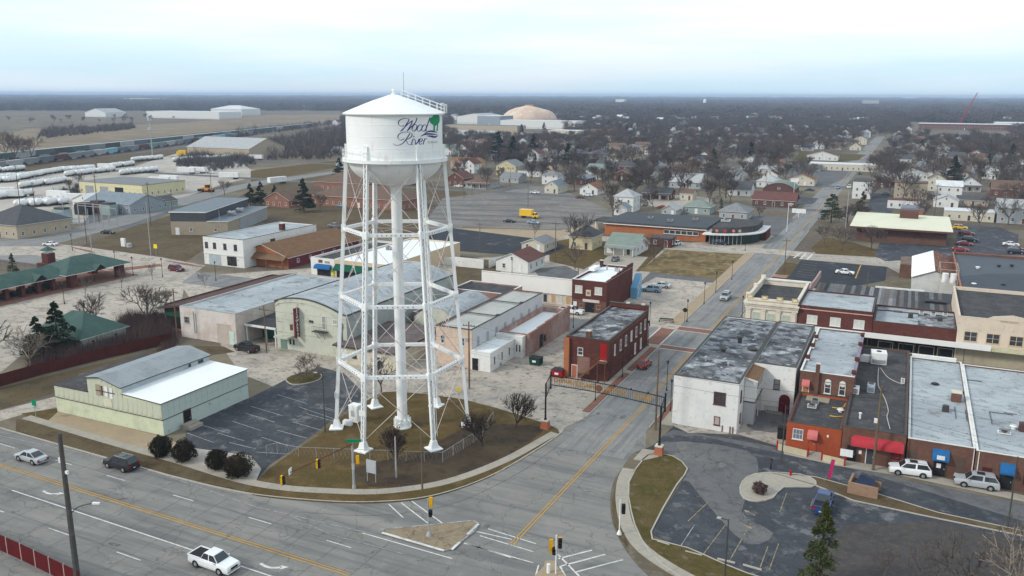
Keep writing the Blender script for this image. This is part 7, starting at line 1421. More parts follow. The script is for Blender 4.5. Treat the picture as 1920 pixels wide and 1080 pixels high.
for i,(x,y,h,k)in enumerate(((1735,1150,8,'sapling'),(1800,1120,7,'open'),(1890,1110,8,'sapling'),(1915,1140,8,'pale'),(1650,1110,5,'sapling'))):
 tree(k,x,y,h,'bare tree in the planting at the bottom right, %s along'%('first','second','third','fourth','fifth')[i],'bare trees in the bottom right planting')
for i,(x,y,R0,hh)in enumerate(((304,856,1.35,2.9),(346,864,1.5,2.7),(409,880,1.3,2.7),(446,894,1.75,2.9))):
 A,B=bush_meshes(i,R0,hh,mat('dark_bush_%d'%i,(.028,.022,.013)if i%2 else(.022,.023,.012),[(2,.45,.7,(.05,.035,.02)),(6,.5,.7,(.012,.012,.008))],rough=.95),5200,.75)
 r=empty('round_bush',(*T(x,y),0),'dark clipped round bush beside the highway, %s from the left'%('first','second','third','fourth and largest')[i],'bush','round bushes along the highway pavement'); A.build('stems',r); B.build('foliage',r)
A,B=bush_meshes(9,.8,1.5,m_twig[3],1300); r=empty('shrub',(*T(1424,926),0),'small round reddish brown shrub on the car park island','shrub'); A.build('stems',r); B.build('foliage',r)
near=[]
names=[(o,o['label'])for o in COL.objects if o.parent is None and o.get('category')in('house','building','shop','school','bank','clinic','garage','hall','store')]
cnt=0; rr=random.Random(5)
ORD=('first','second','third','fourth','fifth','sixth','seventh','eighth')
def blocked(t,s,pad=2.5,streets_=True):
 if abs(t)<13 and s<1030:return True
 if streets_ and any(abs(s-a)<5 for a in streets):return True
 return any(a-pad+3<t<c+pad-3 and b-pad+3<s<e+pad-3 for a,b,c,e in OCC)
def in_poly(x,y,P):
 c=False; n=len(P)
 for i in range(n):
  x0,y0=P[i]; x1,y1=P[i-1]
  if(y0>y)!=(y1>y)and x<(x1-x0)*(y-y0)/(y1-y0)+x0:c=not c
 return c
OPEN=[TP((780,440),(825,368),(1000,345),(1045,347),(1140,388),(1160,410),(1130,430),(860,445)),TP((480,345),(650,318),(830,345),(870,365),(860,420),(500,400)),TP((1470,320),(1500,283),(1632,288),(1600,330)),TP((1860,225),(1700,222),(1705,262),(1900,262)),TP((845,262),(850,222),(1050,222),(1060,262)),TP((1195,382),(1330,400),(1345,372),(1230,366))]
def is_open(t,s):return any(in_poly(t,s,P)for P in OPEN)
tries=0
while cnt<205 and tries<20000:
 tries+=1; px,py=rr.uniform(640,1935),rr.uniform(232,352)**1.0; t,s=T(px,py)
 if blocked(t,s)or is_open(t,s):continue
 if px<900 and py>300:continue
 if any((t-a)**2+(s-b)**2<40 for a,b in near):continue
 near.append((t,s)); k=rr.choice(('oval','wide','dense','dense','red','tall','dense','oval','spruce')if rr.random()<.75 else('dense','wide')); h=rr.uniform(10,17)
 o,lab=min(names,key=lambda q:(q[0].location.x-t)**2+(q[0].location.y-s)**2); side='left of' if t<o.location.x-1 else('right of' if t>o.location.x+9 else('behind' if s>o.location.y else 'in front of'))
 short=' '.join(lab.split()[:6]); short=short.rsplit(' with',1)[0].rsplit(' and',1)[0].rsplit(' of',1)[0].rsplit(' beside',1)[0].rsplit(' the',1)[0].rsplit(' among',1)[0]
 if short.split()[-1]in('flat','dark','red','brown','grey','white','pale','long','cream','maroon','green','tan'):short=' '.join(short.split()[:-1])
 tree(k,t,s,h,'%s %s tree %s the %s'%('tall' if h>12.5 else 'medium',dict(oval='oval bare',wide='spreading bare',dense='thick crowned bare',red='reddish bare',tall='slender bare',spruce='dark evergreen')[k],side,short),'trees standing among the houses',world=True); cnt+=1
print('near trees',cnt)
lib=bpy.data.collections.new('woodland_kinds')
def merged(name,parts):
 mb=MB()
 for me,ox,oy,sc in parts:
  b=len(mb.v); mb.v.extend([(v.co.x*sc+ox,v.co.y*sc+oy,v.co.z*sc)for v in me.vertices])
  for f in me.polygons:mb.f.append(tuple(b+i for i in f.vertices)); mb.m.append(mb.mi(me.materials[f.material_index]))
 m2=bpy.data.meshes.new(name); m2.from_pydata(mb.v,[],mb.f)
 for m in mb.mats:m2.materials.append(m)
 m2.polygons.foreach_set('material_index',mb.m); o=bpy.data.objects.new(name,m2); return o
for i,k in enumerate(('dense','oval','wide','red','dense','tall')):me=KIND[k](); lib.objects.link(merged('kind_%02d'%i,[(me[0],0,0,1),(me[1],0,0,1)]))
me=KIND['spruce'](); lib.objects.link(merged('kind_06',[(me[1],0,0,1)]))
lib2=bpy.data.collections.new('wood_clumps')
for i in range(4):
 q=random.Random(40+i); mb=MB()
 for j in range(16):
  cx,cy,R0,h0=q.uniform(-20,20),q.uniform(-20,20),q.uniform(4.5,7.5),q.uniform(8,14); mt=q.choice(m_twig[:4]if q.random()<.93 else m_conif[:1])
  for k in range(120):
   v=Vector((q.gauss(0,1),q.gauss(0,1),q.gauss(0,1))).normalized(); c=Vector((cx+v.x*R0,cy+v.y*R0,h0*.55+v.z*h0*.45)); w=Vector((q.gauss(0,1),q.gauss(0,1),q.gauss(0,.6))).normalized()*q.uniform(.8,2.2); u=Vector((q.gauss(0,1),q.gauss(0,1),q.gauss(0,1))).normalized()*q.uniform(.25,.6)
   mb.face([tuple(c-w),tuple(c+u),tuple(c+w),tuple(c-u)],mt)
 m2=bpy.data.meshes.new('clump'); m2.from_pydata(mb.v,[],mb.f);
 for m in mb.mats:m2.materials.append(m)
 m2.polygons.foreach_set('material_index',mb.m); lib2.objects.link(bpy.data.objects.new('clump_%d'%i,m2))
def scatter(name,pts,coll):
 """pts: (x, y, scale, index)"""
 me=bpy.data.meshes.new(name); me.from_pydata([(p[0],p[1],-.05)for p in pts],[],[])
 for nm,j,ty in(('sc',2,'FLOAT'),('ix',3,'INT'),('rt',4,'FLOAT')):
  a=me.attributes.new(nm,ty,'POINT'); a.data.foreach_set('value',[p[j]for p in pts])
 o=put(me,name); tag(o,kind='stuff'); g=bpy.data.node_groups.new(name,'GeometryNodeTree'); g.interface.new_socket('Geometry',in_out='INPUT',socket_type='NodeSocketGeometry'); g.interface.new_socket('Geometry',in_out='OUTPUT',socket_type='NodeSocketGeometry')
 gi=g.nodes.new('NodeGroupInput'); go=g.nodes.new('NodeGroupOutput'); ip=g.nodes.new('GeometryNodeInstanceOnPoints'); ci=g.nodes.new('GeometryNodeCollectionInfo'); ci.inputs['Collection'].default_value=coll; ci.inputs['Separate Children'].default_value=True; ci.inputs['Reset Children'].default_value=True
 def at(n,ty):q=g.nodes.new('GeometryNodeInputNamedAttribute'); q.data_type=ty; q.inputs['Name'].default_value=n; return q.outputs['Attribute']
 ip.inputs['Pick Instance'].default_value=True; cx=g.nodes.new('ShaderNodeCombineXYZ'); L_=g.links
 L_.new(gi.outputs[0],ip.inputs['Points']); L_.new(ci.outputs[0],ip.inputs['Instance']); L_.new(at('ix','INT'),ip.inputs['Instance Index']); L_.new(at('sc','FLOAT'),ip.inputs['Scale']); L_.new(at('rt','FLOAT'),cx.inputs[2]); L_.new(cx.outputs[0],ip.inputs['Rotation']); L_.new(ip.outputs[0],go.inputs[0])
 md=o.modifiers.new('scatter','NODES'); md.node_group=g; return o
q=random.Random(77); pts=[]; NO_=[TP((-60,300),(-60,262),(60,236),(330,226),(480,212),(655,210),(655,226),(480,250),(240,285),(20,310))]
tries=0
while len(pts)<6500 and tries<90000:
 tries+=1; ang=q.uniform(-.60,.60); dist=math.sqrt(q.uniform(330**2,1900**2)); X=dist*math.sin(ang); Y=dist*math.cos(ang); x0,y0=X-OO[0],Y-OO[1]; t,s=x0*ET[0]+y0*ET[1],x0*ES[0]+y0*ES[1]
 px,py=Wp(t,s)
 if px<640 and py>206:
  if not(q.random()<.03 and py<232):continue
 if px<850 and py>290:continue
 if blocked(t,s,1.5)or is_open(t,s)or in_poly(t,s,NO_[0])or(abs(t)<14 and s<1030):continue
 if py>300 and q.random()<.55:continue
 pts.append((t,s,q.uniform(.6,1.3),q.randrange(6)if q.random()<.96 else 6,q.uniform(0,6.28)))
scatter('woodland_trees',pts,lib); print('woodland',len(pts))
pts=[]
while len(pts)<9000:
 ang=q.uniform(-.66,.66); dist=1750*(7.0**(q.random()**.8)); X=dist*math.sin(ang); Y=dist*math.cos(ang); x0,y0=X-OO[0],Y-OO[1]; t,s=x0*ET[0]+y0*ET[1],x0*ES[0]+y0*ES[1]; px,py=Wp(t,s)
 if 1690<px<1712 and py>185 and q.random()<.5:continue
 if py>199 and px<660 and(in_poly(t,s,NO_[0])or py>208):continue
 if dist<2100 and px<500:continue
 pts.append((t,s,q.uniform(.9,1.5)*(1+max(0,dist-3000)/9000),q.randrange(4),q.uniform(0,6.28)))
scatter('distant_woods',pts,lib2)
def thicket(name,poly,n,h,m,size=1.0,seed=1):
 q=random.Random(seed); xs=[p[0]for p in poly]; ys=[p[1]for p in poly]; mb=MB(); k=0
 while k<n:
  x,y=q.uniform(min(xs),max(xs)),q.uniform(min(ys),max(ys))
  if not in_poly(x,y,poly):continue
  nv=noise.noise(Vector((x*.09,y*.09,seed*3.1)))+.5*noise.noise(Vector((x*.3,y*.3,seed)))
  k+=1
  if size>2 and nv<-.08:continue
  hh=h*q.uniform(.5,1.1)*(max(.25,.75+nv*1.4)if size>2 else 1)
  for _ in range(9):
   v=Vector((q.gauss(0,.45),q.gauss(0,.45),1)).normalized()*hh*q.uniform(.4,1); w=Vector((q.uniform(-1,1),q.uniform(-1,1),0)).normalized()*.035*size; b=Vector((x+q.gauss(0,.3),y+q.gauss(0,.3),q.uniform(0,hh*.3))); mb.face([tuple(b-w),tuple(b+w),tuple(b+v)],m)
 return tag(mb.build(name),kind='stuff')
thicket('brush_thicket',TP((60,705),(60,650),(200,640),(240,600),(310,600),(326,640),(200,668)),2600,3.4,m_twig[3],1.3,1); thicket('brush_thicket',TP((40,668),(90,640),(150,650),(80,700)),500,3,m_conif[0],3,2)
thicket('rail_brush',TP((330,312),(340,296),(470,292),(480,310),(400,322)),1500,6,m_twig[2],5,3); thicket('rail_brush',TP((70,262),(80,246),(250,234),(255,242)),1500,6,m_twig[0],9,4); thicket('rail_brush',TP((100,372),(130,352),(150,350),(150,372)),500,5,m_twig[2],4,5); thicket('rail_brush',TP((500,300),(490,270),(640,240),(650,300)),2200,9,m_twig[0],8,6); thicket('rail_brush',TP((400,262),(470,245),(640,228),(640,233),(470,256)),800,7,m_twig[0],7,7)
thicket('yard_brush',TP((310,600),(330,640),(330,690),(300,680)),300,2,m_twig[3],1.2,9)
# STREET FURNITURE
ar=empty('gateway_arch',(0,0,0),'black iron gateway arch with gold lettering spanning the main street on brick pedestals','arch')
AL,AR_=Vector((-9.0,31.2,0)),Vector((8.3,29.4,0)); dA=(AR_-AL).normalized(); nA=Vector((-dA.y,dA.x,0))
for P in(AL,AR_):
 mb=MB(); a,b=[],[]
 for i,j in((-1,-1),(1,-1),(1,1),(-1,1)):a.append((P.x+.62*i,P.y+.62*j,0)); b.append((P.x+.45*i,P.y+.45*j,1.25))
 for i in range(4):mb.face([a[i],a[(i+1)%4],b[(i+1)%4],b[i]],m_orange)
 mb.face(b,m_orange); mb.build('pedestal',ar)
 mb=BX(P.x-.52,P.y-.52,1.25,P.x+.52,P.y+.52,1.42,m_copper); mb.build('cap',ar)
 mb=TB((P.x,P.y,1.4),(P.x,P.y,6.9),.14,.12,m_black_metal,10); mb.tube((P.x,P.y,1.42),(P.x,P.y,1.7),.22,.16,m_black_metal,10); mb.build('post',ar)
 Q=P+nA*1.5; mb=TB((Q.x,Q.y,5.6),(Q.x,Q.y,8.3),.12,.12,m_black_metal,8); mb.build('end_post',ar)
 mb=BR((P.x,P.y,6.8),(Q.x,Q.y,7.9),.09,.09,m_black_metal); mb.bar((P.x,P.y,4.6),(Q.x,Q.y,6.2),.08,.08,m_black_metal)
 for f in(.25,.5,.75):q=P.lerp(Q,f); mb.tube((q.x,q.y,4.7+f*1.5),(q.x,q.y,6.8+f*1.0),.035,.035,m_black_metal,4)
 mb.build('bracket',ar)
Q0,Q1=AL+nA*1.5,AR_+nA*1.5; LA_=(Q1-Q0).length
def arc_z(f,hi):return(7.65 if hi else 6.25)+.25*math.sin(math.pi*f)
for hi in(0,1):
 mb=MB()
 for i in range(20):f,g=i/20,(i+1)/20; a=Q0.lerp(Q1,f); b=Q0.lerp(Q1,g); mb.tube((a.x,a.y,arc_z(f,hi)),(b.x,b.y,arc_z(g,hi)),.075,.075,m_black_metal,6,cap=False)
 mb.build('rail',ar)
for i in range(1,62):f=i/62; a=Q0.lerp(Q1,f); mb=TB((a.x,a.y,arc_z(f,0)),(a.x,a.y,arc_z(f,1)),.022,.022,m_black_metal,4,cap=False); mb.build('baluster',ar)
for i in range(1,7):a=Q0.lerp(Q1,i/7); mb=TB((a.x,a.y,arc_z(i/7,1)),(a.x,a.y,arc_z(i/7,1)+.22),.1,.12,m_black_metal,6); mb.build('lamp',ar)
ang=math.atan2(dA.y,dA.x); ft=Q0+nA*-.06
for txt,f,sz in(('DOWNTOWN',.215,.98),('WOOD',.59,.98),('RIVER',.81,.98)):
 me=text_mesh(txt,sz,m_gold,.06,bold=.012); q=put(me,'lettering',ar,(ft.x+(Q1-Q0).x*f,ft.y+(Q1-Q0).y*f,arc_z(f,0)+.70)); q.rotation_euler=(R_(90),0,ang)
mb=MB(); c=Q0.lerp(Q1,.44)-nA*.05; mb.tube((c.x,c.y,arc_z(.44,0)+.65),(c.x-nA.x*.08,c.y-nA.y*.08,arc_z(.44,0)+.65),.5,.5,m_rust,14); mb.build('emblem',ar)
def head(par,p,rz,lamps=3,body=None,back=True):
 s_=empty('signal_head',p); s_.parent=par; s_.rotation_euler=(0,0,rz); h=lamps*.36; mb=BX(-.19,-.13,-h/2,.19,.13,h/2,body or m_sig); mb.build('housing',s_)
 mb=BX(-.20,-.17,-h/2-.02,.20,-.13,h/2+.02,m_black_metal)
 for i in range(lamps):z=h/2-.18-i*.36; mb.tube((0,-.17,z),(0,-.34,z-.02),.145,.15,m_black_metal,10,cap=False)
 mb.build('visor',s_)
 for i in range(lamps):
  z=h/2-.18-i*.36; mb=TB((0,-.17,z),(0,-.185,z),.12,.12,(P2('lens_red',(.10,.01,.01)),P2('lens_amber',(.12,.06,.01)),P2('lens_green',(.01,.06,.05)))[i%3],10); mb.build('lens',s_)
 return s_
def local(r,x,y,z):return(x,y,z)
p=T(664,917); r=empty('mast_arm_signal',(*p,0),'galvanised mast arm traffic signal reaching over the highway with green street sign','traffic signal')
mb=TB((0,0,0),(0,0,6.3),.17,.12,m_grey_metal,10); mb.tube((0,0,0),(0,0,.5),.26,.22,m_grey_metal,10); mb.build('pole',r)
e=T(524,900,5.0); end=Vector((e[0]-p[0],e[1]-p[1],5.3)); mb=TB((0,0,5.9),tuple(end),.10,.05,m_rust,8); mb.build('arm',r)
for f in(.5,.97):q=Vector((0,0,5.9)).lerp(end,f); head(r,(q.x,q.y,q.z-.45),R_(105))
mb=MB(); q=Vector((0,0,5.9)).lerp(end,.86); mb.box(-.35,-.03,0,.35,.03,.7,m_signw); o=mb.build('arm_sign',r,(q.x,q.y,q.z-.2),R_(105))
mb=BX(-.9,-.03,-.18,.9,.03,.18,m_signg); o=mb.build('street_sign',r,(0.3,-.1,6.4),R_(28))
head(r,(.55,.2,3.9),R_(200)); mb=BX(-.13,-.1,2.6,.13,.1,3.4,m_signw); mb.build('control_box',r)
p=T(804,1006); r=empty('island_signal',(*p,0),'grey pole traffic signal standing on the triangular island','traffic signal'); mb=TB((0,0,.1),(0,0,4.5),.08,.07,m_grey_metal,8); mb.tube((0,0,.1),(0,0,.6),.32,.14,m_grey_metal,8); mb.build('pole',r); head(r,(.35,0,4.2),R_(200)); head(r,(.4,-.2,3.0),R_(20),2,m_black_metal)
p=T(1161,1003); r=empty('corner_signal',(*p,0),'white pole traffic signal on the verge below the arch','traffic signal'); mb=TB((0,0,.1),(0,0,4.2),.075,.06,m_signw,8); mb.tube((0,0,.1),(0,0,.55),.3,.12,m_signw,8); mb.build('pole',r); head(r,(.4,-.1,3.3),R_(30),3,m_black_metal)
p=T(1042,1078); r=empty('bottom_signal',(*p,0),'cluster of orange backed signal heads at the bottom edge','traffic signal'); mb=TB((0,0,.1),(0,0,4.4),.08,.07,m_signw,8); mb.tube((-.8,0,0),(-.8,0,1.0),.2,.2,m_signw,8); mb.build('pole',r); head(r,(.4,0,3.7),R_(25)); head(r,(-.55,0,3.1),R_(205),4); head(r,(-.25,.1,2.6),R_(20),2,m_black_metal)
mb=MB()
p=T(697,905); r=empty('notice_board',(*p,0),'grey back of a notice board on the lawn beside the mast arm signal','sign'); mb.box(-.7,-.05,1.3,.7,.05,3.0,P2('board_back',(.42,.44,.45))); mb.box(-.65,.05,1.1,-.55,.12,3.0,m_grey_metal); mb.box(.55,.05,1.1,.65,.12,3.0,m_grey_metal); mb.build('board',r); mb=BX(-.65,-.03,0,-.58,.03,1.3,m_grey_metal); mb.box(.58,-.03,0,.65,.03,1.3,m_grey_metal); mb.build('legs',r)
def upole(x,y,h,r0=.17,m=None,arm=True,label='',lean=0,name='utility_pole',lamp=None,trafo=False,world=False,cat='pole'):
 p=(x,y)if world else T(x,y); r=empty(name,(*p,0),label,cat); mb=TB((0,0,0),(lean,0,h),r0,r0*.65,m or m_wood,8); mb.build('pole',r)
 if arm:mb=BR((lean-1.1,0,h-.7),(lean+1.1,0,h-.7),.1,.12,m or m_wood); mb.build('crossarm',r);
 if arm:
  mb=MB()
  for o_ in(-1,-.45,.45,1):mb.tube((lean+o_,0,h-.64),(lean+o_,0,h-.45),.05,.04,m_poled,5)
  mb.build('insulators',r)
 if trafo:mb=TB((.35,0,h-2.6),(.35,0,h-1.7),.25,.25,m_grey_metal,8); mb.build('transformer',r)
 if lamp:
  dx,dy,up=lamp; mb=MB(); S=smooth_poly([(0,0),(.35,.45),(1,.8)],4,closed=False)
  for a,b in zip(S,S[1:]):mb.tube((dx*a[0],dy*a[0],h-.3+up*a[1])if up else(dx*a[0],dy*a[0],h),(dx*b[0],dy*b[0],h-.3+up*b[1])if up else(dx*b[0],dy*b[0],h),.045,.045,m_poled,5)
  z=h-.3+up*.8 if up else h; mb.build('lamp_arm',r); mb=BR((dx,dy,z),(dx*1.25,dy*1.25,z-.04),.3,.14,m_signw); mb.build('lantern',r)
 return r
r=upole(147,1100,16.0,.30,mat('near_pole',(.075,.07,.065),[(1.5,.45,.7,(.11,.105,.10))],rough=.9),False,'tall dark wooden pole rising from the bottom left with a street lamp arm',name='lamp_pole',cat='lamp pole')
mb=MB(); S=smooth_poly([(0,0),(.9,.9),(2.4,1.3)],5,closed=False)
for a,b in zip(S,S[1:]):mb.tube((a[0]*.9,a[0]*.42,7.6+a[1]),(b[0]*.9,b[0]*.42,7.6+b[1]),.05,.05,m_poled,5)
mb.build('lamp_arm',r); mb=BR((2.1,1.0,8.9),(2.7,1.3,8.87),.3,.14,m_signw); mb.build('lantern',r); mb=BX(-.5,-.1,13,-.2,.1,13.5,m_signw); mb.box(.25,-.1,12,.55,.1,12.3,m_signw); mb.build('bracket',r)
pol={}
for key,a in dict(a=(792,922,7.7,.13,None,False,'short brown wooden pole on the verge beside the tower lawn'),b=(743,897,5.6,.13,m_polemetal,False,'short grey wooden pole on the lawn in front of the tower'),c=(610,812,9.0,.10,m_poled,False,'dark parking lot lamp pole left of the tower'),d=(880,729,11.4,.16,None,True,'wooden utility pole in front of the white annexe'),e=(1637,882,11.5,.19,None,False,'wooden utility pole in front of the red awning shop'),f=(1229,806,12.0,.15,m_wood,False,'grey utility pole between the arch and the white corner building'),g=(1465,868,8.0,.09,m_poled,False,'thin dark lamp pole left of the orange shop forecourt'),h=(1358,1095,7.0,.10,m_poled,False,'brown lamp pole on the right lawn edge at the bottom'),i=(1889,990,8.6,.09,m_poled,False,'thin dark lamp pole at the right edge of the lane'),j=(500,662,9.0,.14,None,True,'wooden pole between the canopy shed and the theatre'),k=(333,640,10.5,.15,None,True,'wooden pole at the front corner of the white garage'),l=(960,545,8.0,.1,m_poled,False,'thin pole behind the long hall'),m=(1084,521,9,.13,None,True,'wooden utility pole in front of the brown field'),n=(900,475,9.5,.14,None,True,'wooden pole in the middle of the tarred lot'),o=(1041,492,12,.15,None,True,'tall wooden pole left of the yellow house lawn'),p=(1470,515,10,.13,None,True,'wooden utility pole beside the brick hut'),q=(1625,545,5,.1,None,False,'short pole on the striped roof edge'),r=(283,424,16,.17,None,True,'tall wooden pole by the diagonal road'),s=(325,416,11,.15,None,True,'wooden pole right of the tall one by the diagonal road'),t=(186,418,18,.17,m_wood,True,'tall wooden pole in the substation'),u=(68,408,14,.15,None,True,'wooden pole at the corner of the church hall'),v=(40,404,20,.17,None,True,'tall wooden pole behind the church hall'),w=(283,478,16,.14,m_polemetal,False,'tall slim metal pole in the west lawn'),x=(172,470,13,.12,m_polemetal,False,'slim pole at the bend of the west road'),y=(163,456,10,.14,None,True,'wooden pole at the west road crossing'),z=(397,365,13,.15,m_wood,True,'wooden pole behind the wheel loader'),A=(414,444,9,.1,m_polemetal,False,'slim metal pole in front of the beige building'),B=(1148,422,9,.13,None,True,'wooden pole behind the black roof'),C=(1585,430,14,.14,m_polemetal,False,'tall slim metal pole among the roadside evergreens'),D=(1752,405,13,.15,None,True,'wooden pole by the long cream building'),E_=(1240,374,9,.13,m_polemetal,True,'pale pole beside the columned porch house'),F=(1415,316,12,.14,None,True,'wooden pole left of the grey workshop'),G_=(1395,305,12,.14,None,True,'wooden pole behind the white bungalow'),H=(1435,360,9,.13,None,False,'wooden pole by the brown hall'),I=(1810,330,14,.15,None,True,'wooden pole behind the right hand bungalows'),J=(870,372,11,.13,None,True,'wooden pole right of the tower below the tank'),K=(885,367,8,.1,None,False,'short wooden pole by the grey bungalow'),L=(990,388,12,.14,None,True,'tall pole at the back edge of the big parking lot'),M=(1012,345,14,.14,None,True,'tall wooden pole at the car park corner'),N_=(957,350,10,.12,None,True,'wooden pole beside the grey bungalow road')).items():
 pol[key]=upole(*a[:6],label=a[6])
for key,(dx,dy,up)in dict(c=(-.9,0,0),h=(-.7,.1,0)).items():
 h=pol[key].children[0]; z=8.9 if key=='c' else 6.9; mb=BR((0,0,z),(dx,dy,z),.08,.08,m_poled); mb.bar((dx,dy,z),(dx*1.6,dy*1.6,z-.05),.3,.12,m_polemetal); mb.build('lamp_arm',pol[key])
for key in('e','d'):h=6.5 if key=='e' else 8; mb=BX(-.5,-.15,h,-.1,.15,h+.55,m_signw if key=='e' else m_grey_metal); mb.build('meter_box',pol[key])
def wire(a,b,sag=.6,r0=.014,n=8,mb=None):
 a,b=Vector(a),Vector(b)
 for i in range(n):
  f,g=i/n,(i+1)/n; p=a.lerp(b,f); q=a.lerp(b,g); p.z-=sag*4*f*(1-f); q.z-=sag*4*g*(1-g); mb.tube(p,q,r0,r0,m_black_metal,3,cap=False)
def tops(k,h,o_=0):l=pol[k].location; return(l.x+o_,l.y,h)
def wires(label,a,b,hs_,name='overhead_wires',r0=.014,sag=.6):
 root=empty(name,(0,0,0),label,'wires')
 for ha,hb in hs_:mb=MB(); wire((a[0],a[1],ha),(b[0],b[1],hb),sag,r0,10,mb); mb.build('wire',root)
lc=lambda k:(pol[k].location.x,pol[k].location.y)
wires('thin wires from the annexe pole to the pole by the arch',lc('d'),lc('f'),((10.9,11.6),(8.5,9.0),(6.2,7.5)))
wires('thin wires across the white corner building to the red awning pole',lc('f'),lc('e'),((8.8,9.8),(7.3,8.0)),r0=.02); wires('thin wires from the red awning pole to the right edge',lc('e'),(68,27),((10.8,10.8),(8.3,8.5),(7.6,7.8)))
wires('wires from the theatre pole to the annexe pole',lc('j'),lc('d'),((8.3,10.7),(7.2,8.6))); wires('wires between the garage pole and the theatre pole',lc('k'),lc('j'),((9.8,8.4),(8,7.2))); wires('wires from the arch pole over to the brick corner building',lc('f'),(-14,54),((9.5,7),(7,5.5)))
def street_lamp(x,y,h,label,group=None):
 r=empty('street_lamp',(*T(x,y),0),label,'street lamp',group); mb=TB((0,0,0),(0,0,h),.065,.05,m_black_metal,6); mb.tube((0,0,0),(0,0,.7),.14,.08,m_black_metal,6); mb.build('pole',r); mb=TB((0,0,h),(0,0,h+.45),.12,.2,m_poled,8); mb.tube((0,0,h+.45),(0,0,h+.6),.24,.05,m_black_metal,8); mb.build('lantern',r)
for x,y,h,lab in((1218,611,4.6,'black lamp post at the side lot corner nearest the crossing'),(1250,733,4.6,'black lamp post in front of the white corner building'),(1167,708,4.2,'black lamp post against the flank of the brick corner building'),(1116,752,4.4,'black lamp post beside the red dumpster yard'),(1215,650,4.6,'black lamp post at the far corner of the brick corner building'),(1257,772,4.6,'black lamp post by the right arch post'),(1288,604,4.4,'black lamp post at the crossing with a dark round sign'),(1320,570,4.6,'black lamp post on the tan pavement below the silver SUV'),(1342,548,4.6,'black lamp post at the lot driveway'),(1372,525,4.6,'black lamp post at the corner of the brown field'),(1075,615,4.2,'black lamp post in front of the white pickup'),(1391,596,4.4,'black lamp post beside the bank'),(1225,490,4,'thin lamp post at the edge of the brown field'),(1397,470,4.4,'black lamp post at the school street corner'),(1690,672,4.2,'black lamp post among the grey roofs of the right block'),(1445,880,.9,'short dark bollard lamp beside the forecourt'),(250,517,4.6,'dark lamp post behind the pavilion kerb'),(217,505,4.6,'dark lamp post left of the maroon SUV'),(305,520,4.6,'dark lamp post below the maroon SUV'),(405,527,4.6,'dark lamp post in front of the white two storey shop'),(121,570,4.6,'dark lamp post on the plaza left of the bare trees'),(136,470,4.6,'dark lamp post near the small brick tower')):
 street_lamp(x,y,h,lab)
mb=MB(); p=T(1288,604); mb.tube((p[0]-.5,p[1],2.6),(p[0]-.5,p[1]-.05,2.6),.5,.5,m_black_metal,10); mb.tube((p[0]-.5,p[1],0),(p[0]-.5,p[1],2.6),.04,.04,m_black_metal,5); tag(mb.build('round_sign'),'dark round sign back on a pole at the crossing','sign')
for x,y,h,m,s_,lab in((68,786,2.6,m_signg,.5,'small green sign on a post at the corner of the sage grass'),(293,480,3.0,m_signy,.7,'yellow diamond warning sign at the west junction'),(860,752,2.0,m_signy,.35,'small yellow sign on the back lawn of the tower'),(1556,900,0,m_red,0,'')):
 if h:p=T(x,y); r=empty('road_sign',(*p,0),lab,'sign'); mb=TB((0,0,0),(0,0,h),.04,.04,m_grey_metal,5); mb.build('post',r); mb=BX(-s_,-.05,h-s_,s_,-.02,h+s_*.8,m); mb.build('plate',r)
r=empty('feather_banner',(*T(1549,905),0),'leaning red feather banner beside the car park verge','banner'); mb=TB((0,0,0),(.35,.5,3.0),.03,.02,m_poled,5); mb.build('pole',r); mb=FC([(.08,.1,.6),(.5,.1,.6),(.8,.5,3.0),(.38,.55,3.0)],P2('banner_red',(.40,.02,.10))); mb.build('flag',r)
r=empty('fire_hydrant',(*T(1482,893),.1),'red fire hydrant on the car park verge','hydrant'); mb=TB((0,0,0),(0,0,.6),.13,.12,m_red,10); mb.tube((0,0,.6),(0,0,.75),.16,.06,m_red,10); mb.tube((-.24,0,.42),(.24,0,.42),.07,.07,m_red,8); mb.build('body',r)
r=empty('brick_enclosure',(*T(1588,925),0),'open brick enclosure with a dark cover on the verge by the white SUV','enclosure',rz=R_(-6)); eb=mat('pale_brown_brick',(.30,.19,.13),[(1.5,.45,.7,(.24,.15,.10))]); mb=BX(0,0,0,.25,3,1.5,eb); mb.box(.25,0,0,3.4,.25,1.5,eb); mb.box(.25,2.75,0,3.4,3,1.1,eb); mb.build('wall',r); mb=FC([(.6,.6,1.3),(2.9,.5,1.0),(2.7,2.5,1.45),(1.0,2.6,1.7)],P2('navy_cover',(.02,.03,.06))); mb.build('cover',r)
def board_fence(name,pts,h,m,label,bw=2.4,postm=None):
 root=empty(name,(0,0,0),label,'fence')
 for a,b in zip(pts,pts[1:]):
  a,b=Vector(a),Vector(b); L_=(b-a).length; n=max(1,round(L_/bw)); d=(b-a)/n
  for i in range(n):
   p,q=a+d*i,a+d*(i+1); u=d.normalized(); mb=BR((p.x+u.x*.06,p.y+u.y*.06,h/2),(q.x-u.x*.06,q.y-u.y*.06,h/2),.05,h,m); mb.build('panel',root)
   mb=BX(p.x-.06,p.y-.06,0,p.x+.06,p.y+.06,h+.05,postm or m); mb.build('post',root)
board_fence('board_fence',TP((-30,733),(4,724),(80,702),(200,672),(325,643)),2.1,m_plum,'long dark maroon board fence running up from the left edge')
board_fence('board_fence',[(-62,-23.6),(-49,-24.2),(-44,-24.6),(-34,-25.6)],1.9,P2('crimson_fence',(.10,.008,.01)),'crimson panel fence with pale posts in the bottom left corner',2.5,P2('pink_post',(.42,.30,.26)))
